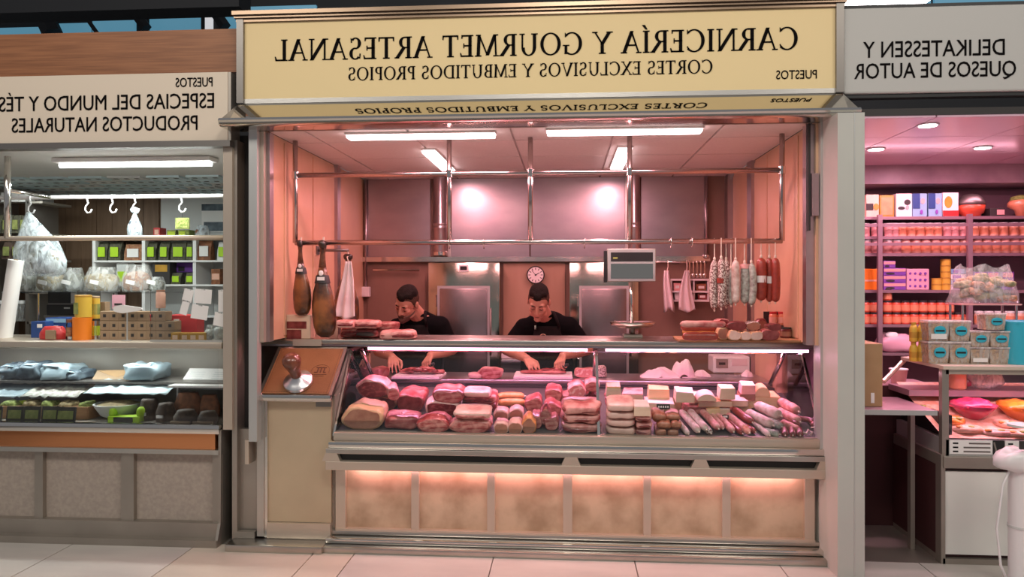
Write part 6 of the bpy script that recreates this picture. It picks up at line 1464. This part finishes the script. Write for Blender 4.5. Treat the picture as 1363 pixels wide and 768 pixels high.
for i in range(4):
    for j in range(3): B().box(xj[i]+.004,xj[i+1]-.004,yj[j]+.004,yj[j+1]-.004,ZR,ZR+.02).build('ceiling_panel','pinkceil',cer)
B().box(RX0,RX1,YRb,2.1,Z(244,YRb,1250),ZR).build('pelmet','marblepink',cer)
for i,(px,r) in enumerate(((1235,166),(1166,198),(1308,196),(1420,170))):
    p=onplane(px,r,ZR,0,0); t=thing('spotlight',(p.x,p.y,ZR),['round ceiling spotlight in the nearest pink panel','round ceiling spotlight beside the white pillar','round ceiling spotlight before the marble pelmet','round ceiling spotlight far along the delicatessen'][i],'lamp')
    B().lathe([(.06,-.006),(.06,.0)],20).build('ring','alu',t); B().lathe([(.048,-.009),(.048,-.006)],20).build('bulb','led_spot',t)
    area('spot_glow',(0,0,-.012),(0,0,0),.09,.09,11,(1,.50,.64),t)
area('deli_strip_light',(2.5,YRb-.12,Z(244,YRb,1250)+.02),(R(-20),0,0),1.7,.05,9,(1,.45,.58))
# sign
Yg=-.02; t=thing('shop_sign',(X(1260,Yg),Yg,Z(122,Yg,1260)),'grey delicatessen sign with black mirrored lettering','sign'); O=t.location
zA,zB=Z(123,Yg,1240),Z(8,Yg,1240); b=B(O); b.box(X(1123,Yg),X(1540,Yg),Yg,Yg+.06,zA,zB,bev=.01); b.build('board','signgrey',t)
b=B(O); b.box(X(1120,Yg),X(1543,Yg),Yg+.015,Yg+.07,zA-.02,zB+.02); b.build('frame','black',t)
sans('DELIKATESSEN Y','t',X(1149,Yg),X(1337,Yg),Z(75,Yg,1243),Z(54,Yg,1243),Yg,'ink',t)
sans('QUESOS DE AUTOR','t',X(1137,Yg),X(1352,Yg),Z(103,Yg,1243),Z(83,Yg,1243),Yg,'ink',t)
# shelving
Ys=1.72
sh=thing('wall_shelving',(X(1255,Ys),1.9,0),'tall mauve metal shelving stocked with jars and tins','shelf'); O=sh.location
SR={}
for r in (288,314,337,386,432,470):
    z=Z(r,Ys,1250); SR[r]=z; b=B(O); b.box(RX0+.01,RX1-.02,Ys,2.09,z-.022,z); b.build('shelf','shelfmauve',sh)
for r in (300,325):
    b=B(O); b.box(RX0+.01,RX1-.02,Ys-.05,Ys-.035,Z(r+2,Ys,1250),Z(r-2,Ys,1250)); b.build('guard_rail','shelfmauve',sh)
for px in (1172,1292,1420):
    b=B(O); x=X(px,Ys-.06); b.box(x-.016,x+.016,Ys-.06,Ys-.03,0,Z(286,Ys,1250)); b.build('upright','shelfmauve',sh)
b=B(O); b.box(RX0+.01,RX1-.02,2.07,2.09,0,Z(246,Ys,1250)); b.build('back','mauvewall',sh)
def dcarton(px0,py0,px1,shelf,mt,label,front=None,d=.12,Y=None,group=None,cat='box',name='tin_box'):
    t=carton(name,px0,py0,px1,shelf,Y or Ys+.03,d,mt,label,cat,group,front,mt); z=SR[shelf]+.0006; t.location.z=z; return t
dcarton(1153,258,1170,288,'cheese_pale','pale tin with dark middle band on the top shelf',[('dark',0,.55,.3,.6),('gold',.55,1,.3,.6)])
dcarton(1171,259,1190,288,'gold','amber tin on the top shelf beside the flower tin',[('cheese_rind',.1,.9,.1,.9)])
dcarton(1193,257,1214,288,'white','white tin with dark flower drawing on the top shelf',[('dark',.1,.55,.3,.45),('dark',.5,.9,.5,.75),('pinkjar',.6,.8,.3,.5)])
for i,(a,c) in enumerate(((1215,1234),(1236,1254))):
    dcarton(a,257,c,288,'bluelt',['blue and white floral tin next to the flower tin','blue and white floral tin next to the fruit tin'][i],[('blue',.0,.5,.35,1),('pinkjar',.55,.85,.55,.8),('purple',.5,.7,.1,.3)],group='blue tins')
dcarton(1255,256,1276,288,'white','white tin with fruit picture and red base on the top shelf',[('gold',.1,.6,.35,.85),('red',.0,1,.02,.25)])
t=thing('fruit_jar',(X(1294,Ys+.06),Ys+.08,SR[288]+.0006),'round glass jar of red fruit on the top shelf','jar'); s=S(Ys)
r=16/s; B().lathe([(r*.7,0),(r*.72,r*.18),(r*.9,r*.3),(r*1.0,r*.6),(r*1.02,r*.95)],24).build('fruit','redjar',t,True); B().lathe([(r*1.04,r*.93),(r*1.0,r*1.2),(r*.82,r*1.55),(r*.5,r*1.78),(r*.15,r*1.86)],24).build('lid','steel_dark',t,True)
t=thing('fruit_jar',(X(1362,Ys+.06),Ys+.08,SR[288]+.0006),'round glass jar with green lid at the end of the top shelf','jar')
B().lathe([(r*.4,0),(r*.5,r*.5),(r*.98,r*.8),(r*1.0,r*1.1),(r*.7,r*1.45)],24).build('fruit','orangejar',t,True); B().lathe([(r*.85,r*1.2),(r*.75,r*1.6),(r*.3,r*1.72)],24).build('lid','herbgreen',t,True)
dcarton(1318,277,1338,288,'dark','low dark tin between the two fruit jars',[('pinkjar',.45,.95,.2,.8)])
def djar(name,px,py0,shelf,w,body,lid,label,group,lab=None,Y=Ys+.05,rowh=None,base=None):
    z0=SR[shelf]+.0006 if base is None else base; h=(rowh or (shelf-py0))/S(Y)*1.0; r_=w/S(Y)/2*.97
    t=thing(name,(X(px,Y),Y,z0),label,'jar',group); k=h*.84
    B().lathe([(r_*.92,0),(r_,h*.05),(r_,k*.88),(r_*.84,k)],12).build('body',body,t,'auto'); B().lathe([(r_*.92,k),(r_*.92,h*.98),(r_*.86,h)],12).build('lid',lid,t,'auto')
    if lab: B().lathe([(r_*1.015,k*.15),(r_*1.015,k*.75)],12).build('label',lab,t,'auto')
    return t
# jar rows on the second and third shelf
JA='pale jars on the second deli shelf'; pro=djar('preserve_jar',1152,302,314,11,'pinkjar','white','small pink jar with pale lid on the second deli shelf',JA,rowh=17)
pk=djar('preserve_jar',1200,302,314,12,'peach','white','small peach jar with pale lid on the second deli shelf','peach jars on the second deli shelf','orangejar',rowh=17)
for px in (1165,1182,1190.5,1260,1270,1282): copy_tree(pro,(X(px,Ys+.05),Ys+.05,SR[314]+.0006))
for px in (1212,1224,1236,1247): copy_tree(pk,(X(px,Ys+.05),Ys+.05,SR[314]+.0006))
p3=djar('preserve_jar',1153,318,337,13,'pinkjar','white','pink jar with white lid on the third deli shelf','pink jars on the third deli shelf','fat',rowh=18)
p4=djar('preserve_jar',1205,318,337,13.5,'peach','pinkjar','orange jar with pink lid on the third deli shelf','orange jars on the third deli shelf','orangejar',rowh=19)
for px in (1166,1181,1193): copy_tree(p3,(X(px,Ys+.05),Ys+.05,SR[337]+.0006))
for px in (1218.5,1231.5,1244.5,1257.5,1270,1283,1300,1313,1325,1337,1350,1362): copy_tree(p4,(X(px,Ys+.05),Ys+.05,SR[337]+.0006))
for px in (1296,1309,1322,1335,1349,1362): copy_tree(pk,(X(px,Ys+.05),Ys+.05,SR[314]+.0006))
# boxes on the fourth shelf
dcarton(1143,358,1168,386,'orange','orange wrapped box beside the shelf upright',[('peach',.02,.98,.4,.48)],d=.14)
for k in range(4):
    a,c=(1176,1206) if k<3 else (1176,1192); t=dcarton(a,376.5,c,386,'purple',['lowest','second','third','topmost'][k]+' purple chocolate box of the stack',[('pinkjar',.02,.98,.5,.9),('dark',.1,.5,.1,.4)],group='purple box stack'); t.location.z=SR[386]+.0006+k*(.0565)
dcarton(1207,358,1237,386,'pinkbox','pink gift box with small dot pattern',[('purple',.1+.22*i,.2+.22*i,.12+.3*j,.24+.3*j) for i in range(4) for j in range(3)],d=.14)
def tins(px,w,n,rows,label,g):
    z=SR[386]+.0006; h=rows/S(Ys); r_=w/S(Ys)/2
    for k in range(n):
        t=thing('round_tin',(X(px,Ys+.06),Ys+.06,z),label,'tin',g); B().lathe([(r_,0),(r_,h*.92)],14).build('body','yellow',t,'auto'); B().lathe([(r_*1.03,h*.80),(r_*1.03,h*.97),(r_*.95,h)],14).build('lid','gold',t,'auto'); z+=h+.0008
tins(1246.5,12,2,7.5,'small round yellow tin in the short stack','short tin stack'); tins(1258.5,12,5,7.8,'small round yellow tin in the tall stack','tall tin stack')
for k in range(4): 
    t=dcarton(1266,379.5,1292,386,'bluelt' if k%2 else 'white',['lowest','second','third','topmost'][k]+' flat grey packet stacked behind the mushroom bag',[('purple',.1,.5,.2,.8)],group='flat packets'); t.location.z=SR[386]+.0006+k*.041
for i,(a,c) in enumerate(((1296,1312),(1314,1330),(1333,1350))): dcarton(a,362,c,386,'purple',['purple box above the mushroom bag by the upright','purple box above the mushroom bag in the middle','purple box near the end above the mushroom bag'][i],[('pinkjar',.1,.9,.7,.95)],group='purple boxes behind the bag')
# red jars on the fifth shelf, two rows high
RJ='red sauce jars on the fifth deli shelf'; rj=djar('sauce_jar',1181,0,432,11.5,'redjar','dark','red sauce jar with dark lid in the lower of the two jar rows',RJ,'orangejar',rowh=15)
hh=15/S(Ys+.05)+.001
for row in range(2):
    for px in [1152,1163]+[1181+11.8*k for k in range(10 if row==0 else 8)]:
        if row==0 and px==1181: continue
        copy_tree(rj,(X(px,Ys+.05),Ys+.05,SR[432]+.0006+row*hh),label='red sauce jar with dark lid in the %s'%('lower of the two jar rows' if row==0 else 'upper jar row, standing on the lower jars'))
copy_tree(rj,(X(1181,Ys+.05),Ys+.05,SR[432]+.0006+2*hh),label='red sauce jar standing alone on top of the two jar rows')
for px in (1303,1316,1330,1344,1357): copy_tree(pk,(X(px,Ys+.05),Ys+.05,SR[432]+.0006),label='peach jar with pale lid on the fifth deli shelf',group='peach jars on the fifth deli shelf')
# dark recess goods
t=thing('wrapped_parcel',(X(1197,Ys+.04),Ys+.08,SR[470]+.0006),'crumpled mauve plastic parcel in the low shelf recess','parcel'); B().blob((0,0,.07),(.16,.09,.07),.6,20,10,.04,14,4,floor=-.068).build('plastic','pinkbox',t,True); B().blob((-.06,-.05,.13),(.05,.03,.03),.7,12,8,.02,20,5).build('knot','plastwhite',t,True)

# ---- counter with angled glass
CZ=Z(487,0,1258)
p0=Vector((X(1254,0),0,CZ)); q=onplane(1199,475,CZ,0,0); xe=RX1-.05
ct=thing('deli_counter',(2.4,.4,0),'delicatessen counter with angled corner, glass front and white panel','display counter'); O=ct.location
b=B(O); b.prism([(p0.x,-.015),(xe,-.015),(xe,.62),(q.x+.25,.62),(q.x,q.y)],CZ-.018,CZ+.0,'z'); b.build('top_shelf','counterstone',ct)
b=B(O); b.prism([(p0.x+.02,.0),(xe,.0),(xe,.05),(p0.x+.04,.05)],CZ-.045,CZ-.018,'z'); b.build('top_rail','alu_warm',ct)
b=B(O); b.box(p0.x,p0.x+.035,.0,.035,Z(620,0,1258),CZ-.018); b.build('corner_post','steel_soft',ct)
d=(Vector((q.x,q.y,0))-Vector((p0.x,0,0))); 
b=B(O); b.tube([(q.x+.02,q.y,CZ-.02),(X(1176,.35),.35,Z(508,.35,1176))],.014,8); b.build('strut','alu_warm',ct)
b=B(O); b.box(p0.x+.035,xe,.004,.010,Z(586,0,1300),CZ-.045); b.build('front_pane','glass_clear',ct)
b=B(O); b.box(p0.x,xe,-.02,.6,Z(623,0,1300),Z(607,0,1300),bev=.004); b.build('bottom_rail','steel_soft',ct)
b=B(O); b.box(p0.x+.02,xe,.0,.6,Z(607,0,1300),Z(586,0,1300)); b.build('price_rail','alu',ct)
b=B(O); b.box(p0.x,xe,.02,.6,.03,Z(623,0,1300)); b.build('carcass','maroon',ct)
b=B(O); b.box(p0.x+.012,xe,.0,.02,.05,Z(628,0,1300)); b.build('front_panel','whitepanel',ct)
b=B(O); b.box(p0.x-.01,p0.x+.012,-.01,.05,.0,Z(605,0,1255)); b.build('edge_post','steel_soft',ct)
b=B(O); b.box(p0.x,xe,-.01,.6,.0,.03); b.build('plinth','steel_soft',ct)
b=B(O); b.box(p0.x-.02,xe,.34,.62,Z(528,.34,1300),Z(520,.34,1300)); b.build('inner_shelf','shelfmauve',ct)
DKZ=Z(583,.03,1300); DKS=(Z(541,.34,1300)-DKZ)/.31
b=B(O); b.add([(p0.x+.02,.02,DKZ),(xe,.02,DKZ),(xe,.6,DKZ+.58*DKS),(p0.x+.02,.6,DKZ+.58*DKS)],[(0,1,2,3)]); b.build('deck','palefood',ct)
ond=lambda px,py,dz=0: onplane(px,py,DKZ+dz,.02,DKS)
area('deli_case_light',(2.55,.12,CZ-.05),(R(-14),0,0),1.1,.04,7,(1,.50,.66))
# price strips
for i,(a,c) in enumerate(((1264,1321),(1338,1390))):
    t=thing('price_strip',(X((a+c)/2,-.004),-.004,Z(605,0,1300)+.002),['white printed price strip under the pink bowl','white printed price strip under the orange bowl'][i],'price label'); w=(X(c,0)-X(a,0))/2; B().box(-w,w,0,.003,0,.075).build('strip','paper',t)
    for k in range(3): B().box(-w*.85,-w*.6,-.001,0,.010+.022*k,.018+.022*k).build('price_mark','ink',t); B().box(-w*(.1 if k==2 else .35),w*.9,-.001,0,.010+.022*k,.018+.022*k).build('price_line','steel_dark',t)
t=thing('price_divider',(X(1329.5,-.004),-.004,Z(605,0,1300)+.002),'black divider plate between the price strips','divider'); B().box(-.03,.03,0,.003,0,.076,bev=.001).build('plate','black',t); B().box(-.012,-.004,-.001,0,.01,.07,Matrix.Rotation(R(-14),4,'Y')).build('glint','steel_soft',t)  # slanting grey bar paints a glint on the black plate
# bowls and food inside
for i,(px,py,fm,l) in enumerate(((1303,560,'pinkfood','glass bowl heaped with bright pink olives'),(1368,562,'orangefood','glass bowl heaped with orange pickles'))):
    p=ond(px,py); t=thing('food_bowl',p+Vector((0,.06,0)),l,'bowl'); r_=28/S(p.y)
    B().lathe([(r_*.45,0),(r_*.72,.04),(r_*1.0,.085),(r_*.95,.085),(r_*.70,.045)],24).build('bowl',['pinkglass','orangeglass'][i],t,True); B().blob((0,0,.08),(r_*.86,r_*.86,.032),.8,28,12,.03,34,i+3,floor=-.015).build('food',fm,t,True)
for i,(px,py,w,h,m_,l) in enumerate(((1290,577,36,9,'palefood','flat pale food heap at the front glass'),(1330,580,40,7,'fatwhite','white cheese slices strewn at the front glass'),(1275,567,22,10,'orangefood','small orange food heap beside the corner post'),(1345,570,30,8,'palefood','sliced pale snack heap between the bowls'),(1225,548,40,8,'palefood','pale food pile in the angled corner'),(1360,582,30,7,'palefood','pale snack heap under the orange bowl'))):
    p=ond(px,py); t=thing('food_heap',p+Vector((0,.04,0)),l,'food'); s=S(p.y); B().blob((0,0,h/s*.4),(w/s/2,.06,h/s*.6),.8,20,8,.02,20,70+i,floor=-h/s*.38).build('heap',m_,t,True)
    for k in range(4): B().blob((-w/s*.3+k*w/s*.2,-.03+.02*(k%2),h/s*.9),(.018,.014,.006),.7,8,5).build('slice',['orangefood','fatwhite','herbgreen','palefood'][k],t,True)
IZr=Z(520,.34,1300)
jarat('pickle_jar',1274,494,520,22,.42,'orangejar','palefood','wide jar of orange pickles on the inner shelf','jar'); bpy.data.objects['pickle_jar'].location.z=IZr+.0006
t=thing('plastic_parcel',(X(1313,.45),.45,IZr+.0006),'twisted clear plastic bag on the inner shelf','bag'); B().blob((0,0,.055),(.10,.06,.055),.8,20,10,.03,16,9,floor=-.053).build('bag','milky',t,True); B().tube([(-.06,0,.08),(-.10,0,.13),(-.13,0,.15)],[.02,.012,.025],8).build('twist','milky',t,True)
t=thing('pink_parcel',(X(1287,.45),.48,IZr+.0006),'small pink wrapped parcel beside the pickle jar','parcel'); B().blob((0,0,.025),(.04,.04,.025),.7,14,8,.01,20,3,floor=-.024).build('wrap','pinkfood',t,True); B().blob((0,-.03,.04),(.012,.01,.008),.8,8,6).build('knot','pinkbox',t,True)
t=thing('paper_cup',(X(1196,.70),.70,Z(513,.62,1196)),'small pale pink tub on the ledge behind the strut','tub'); B().lathe([(.04,0),(.052,.085),(.055,.085),(.055,.09)],18).build('tub','pinkjar',t,'auto'); B().lathe([(.056,.09),(.056,.096)],18).build('lid','plastwhite',t,'auto')
lg=thing('back_ledge',(X(1210,.7),.7,0),'low mauve steel ledge behind the deli entrance','counter'); b=B(lg.location); zled=Z(513,.62,1196); b.box(X(1178,.5),X(1262,.5),.64,.95,zled-.05,zled-.001); b.build('top','shelfmauve',lg); b=B(lg.location); b.box(X(1182,.5),X(1255,.5),.68,.93,0,zled-.05); b.build('body','maroon',lg)
# goods on the counter
def tub(px,z,w,h,label,lab=True,Y=.16,white=False):
    s=S(Y); t=thing('snack_tub',(X(px,Y),Y,z),label,'tub','clear snack tubs on the deli counter'); W_,H_=w/s/2,h/s
    m=[(-W_*.9,-.045),(W_*.9,-.045),(W_*.9,.045),(-W_*.9,.045)]
    B().loft([[(x*.92,y*.92,0) for x,y in m],[(x,y,H_*.86) for x,y in m]]).build('snacks','nuts',t)
    B().loft([[(x*.95,y*.97,0) for x,y in m],[(x*1.06,y*1.06,H_*.9) for x,y in m]]).build('tub','plasticclear',t)
    B().box(-W_,W_,-.052,.052,H_*.9,H_,bev=.003).build('lid','milky',t)
    if lab:
        B().blob((W_*.1,-.0485,H_*.5),(W_*.55,.002,H_*.24),.9,14,6).build('label','cyan',t,True); B().box(-W_*.3,W_*.5,-.0515,-.0505,H_*.46,H_*.54).build('label_text','black',t)
    if white: B().box(-W_*.7,W_*.7,-.05,-.047,H_*.1,H_*.35).build('sticker','paper',t)
    return t
s=S(.16); h1=28/s; 
tub(1244,CZ+.0006,27,28,'snack tub, lower one beside the yellow bottles'); tub(1244,CZ+.0006+h1+.002,27,26,'snack tub with white sticker stacked beside the yellow bottles',white=True)
tub(1272,CZ+.0006,27,28,'snack tub, lower one of the second stack'); tub(1272,CZ+.0006+h1+.002,27,26,'snack tub, upper one of the second stack')
h2=21/s
tub(1298.5,CZ+.0006,25,21,'snack tub with white sticker at the bottom of the third stack',lab=False,white=True); tub(1298.5,CZ+.0006+h2+.002,25,20,'snack tub with blue label on the third stack')
tub(1324,CZ+.0006,25,21,'unlabelled snack tub at the bottom beside the turquoise tin',lab=False); tub(1325,CZ+.0006+h2+.002,26,20,'snack tub with blue label beside the turquoise tin'); tub(1319,CZ+.0006+2*h2+.004,26,21,'topmost snack tub with blue label')
for i,(px,z) in enumerate(((1216,0),(1226,0),(1216,1),(1227,1))):
    Y=.22; h=25/S(Y); t=thing('oil_bottle',(X(px,Y),Y,CZ+.0006+z*(h+.001)),['lower yellow bottle nearest the strut','lower yellow bottle beside the snack tubs','upper yellow bottle nearest the strut','upper yellow bottle beside the snack tubs'][i],'bottle','yellow bottles on the deli counter'); r_=5/S(Y)
    B().lathe([(r_*.95,0),(r_,h*.05),(r_,h*.62),(r_*.85,h*.75),(r_*.6,h*.86)],14).build('bottle','yellow',t,True); B().lathe([(r_*.62,h*.86),(r_*.62,h)],12).build('cap','gold',t,'auto'); B().lathe([(r_*1.02,h*.2),(r_*1.02,h*.5)],14).build('label','gold',t,'auto')
jarat('turquoise_tin',1358,430,487,46,.16,'cyan','cyan','large crinkled turquoise foil tin at the end of the counter','tin',None,None,.06,'can'); o=bpy.data.objects['turquoise_tin']; o.location.z=CZ+.0006
# tray stand with mushroom bag
t=thing('bag_stand',(X(1308,.42),.42,CZ+.0006),'clear stand carrying the bag of dried mushrooms','stand'); zt_=Z(404,.42,1308)-CZ; w=.17
B().box(-w,w,-.09,.09,zt_-.008,zt_).build('plate','pinkjar',t)
for sx in (-1,1):
    for sy in (-1,1): B().tube([(sx*(w-.02),sy*.07,0),(sx*(w-.02),sy*.07,zt_-.008)],.007,6).build('leg','steel_pol',t)
zbag=CZ+.0012+zt_
t=thing('mushroom_bag',(X(1308,.42),.42,zbag),'open clear bag of dried mushrooms on the stand','bag'); hb_=Z(355,.42,1308)-zbag
for k in range(26):
    a=random.Random(k); B().blob((a.uniform(-.125,.125),a.uniform(-.05,.05),.03+a.uniform(0,.12)*(1-.0)),(a.uniform(.03,.055),a.uniform(.02,.04),a.uniform(.015,.03)),.7,12,7,.02,26,k).build('mushroom',['mushroom','nuts','mushroom'][k%3],t,True)
n=22; rings=[[((.20-.05*f+.012*math.sin(i*2.1+f*5))*math.cos(2*math.pi*i/n),(.10-.03*f)*math.sin(2*math.pi*i/n),.004+hb_*f+(.015*math.sin(i*1.7) if f==1 else 0)) for i in range(n)] for f in (0,.25,.5,.75,1)]
b=B(); b.loft(rings); b.f=b.f[:-1]; b.build('bag','plasticclear',t,True)
# pass-through board, cardboard box, dark entrance
PZb=Z(546,.02,1200)
t=thing('entrance_board',(X(1200,.2),.25,0),'mauve hinged board across the dark deli entrance','board'); O=t.location
b=B(O); b.box(X(1146,.02),X(1247,.02),.02,.5,PZb-.022,PZb,bev=.003); b.build('board','shelfmauve',t,'auto'); b=B(O); b.box(X(1146,.02)-.0,X(1247,.02),.012,.02,PZb-.026,PZb+.001); b.build('edge','alu',t)
b=B(O); x=X(1215,.2); b.box(x-.012,x+.012,.2,.24,.0,PZb-.022); b.build('leg','steel_soft',t)
dk=struct(tag(B().box(RX0+.01,X(1249,.45),.62,.66,0,PZb+.05).build('door_1','maroon'),'dark red panel painted as shade inside the deli entrance'))  # dark sheet added to paint the deep shade inside the entrance
B().box(X(1243,.2),X(1249,.2),.05,.62,.0,PZb-.03).build('jamb','black',dk)  # black strip added as shade along the side of the counter
t=carton('cardboard_box',1140,460,1175,544,.12,.28,'cardboard','tall brown cardboard box standing on the entrance board','box',None,[('paper',.55,.68,.06,.22)],'kraft'); t.location.z=PZb+.0006
# wrapped white pole
Yp=-.30; t=thing('wrapped_pole',(X(1360,Yp),Yp,0),'white plastic-wrapped rolled pole standing in front of the delicatessen','pole'); H0=Z(612,Yp,1358); r_=15/S(Yp); rings=[]
for k in range(14):
    f=k/13; rings.append([(r_*(1+.07*noise.noise(Vector((i*.8,k*1.3,2))))*math.cos(2*math.pi*i/18),r_*(1+.07*noise.noise(Vector((i*.8,k*1.3,5))))*math.sin(2*math.pi*i/18),H0*f) for i in range(18)])
B().loft(rings).build('wrap','plastwhite',t,True)
B().blob((.0,0,H0),(r_*2.1,r_*1.4,.055),.7,20,10,.03,18,4).build('folded_top','plastwhite',t,True)
for k,z in enumerate((.30,.62,.80)): B().lathe([(r_*1.06,z),(r_*1.06,z+.012)],18).build('tape','greywhite',t,'auto')
B().box(-r_*.75,-r_*.3,-r_*1.12,-r_*.9,.70,.74).build('mark','dark',t)
B().tube([(-r_*.9,-.02,.62),(-r_*1.8,-.03,.52),(-r_*2.3,-.03,.30),(-r_*2.0,-.03,.12),(-r_*1.2,-.03,.008)],.006,6).build('cord','plastwhite',t,True)

# ================================================================== sub-parts: pieces that belong to a part
SUBP={'handle':'door','hinge':'door','display':'thermometer','screen':'display_head','digits':'display_head','bezel':'display_head','side_cover':'display_head','emblem_ring':('apron','leather'),'emblem_monogram':('apron','leather'),'emblem_line':'leather','stitching':'leather','apron_strap':'apron','buckle':'apron','label_text':'label','seal':'paper_collar','label_strip':'paper_collar','hoof':'shank','moustache':'beard','hour_marks':'dial','hand':'dial','knot':('string','bag'),'lid':'body','plate_stem':'plate','latch_plate':'door','eyelash':'body','eyebrow':'body','mouth_line':'body','strip_light':'lip_lower','tape':'sheet','label_holder':'top_plate','drawer_front':'body'}
bn=lambda o:o.name.rsplit('.',1)[0] if o.name[-3:].isdigit() else o.name
for root in [o for o in COL.objects if o.parent is None and o.children]:
    ch={}
    for c in root.children: ch.setdefault(bn(c),[]).append(c)
    for k,par in SUBP.items():
        for pn in (par if isinstance(par,tuple) else (par,)):
            if k in ch and pn in ch and len(ch[pn])==1:
                for c in ch[k]: c.parent=ch[pn][0]
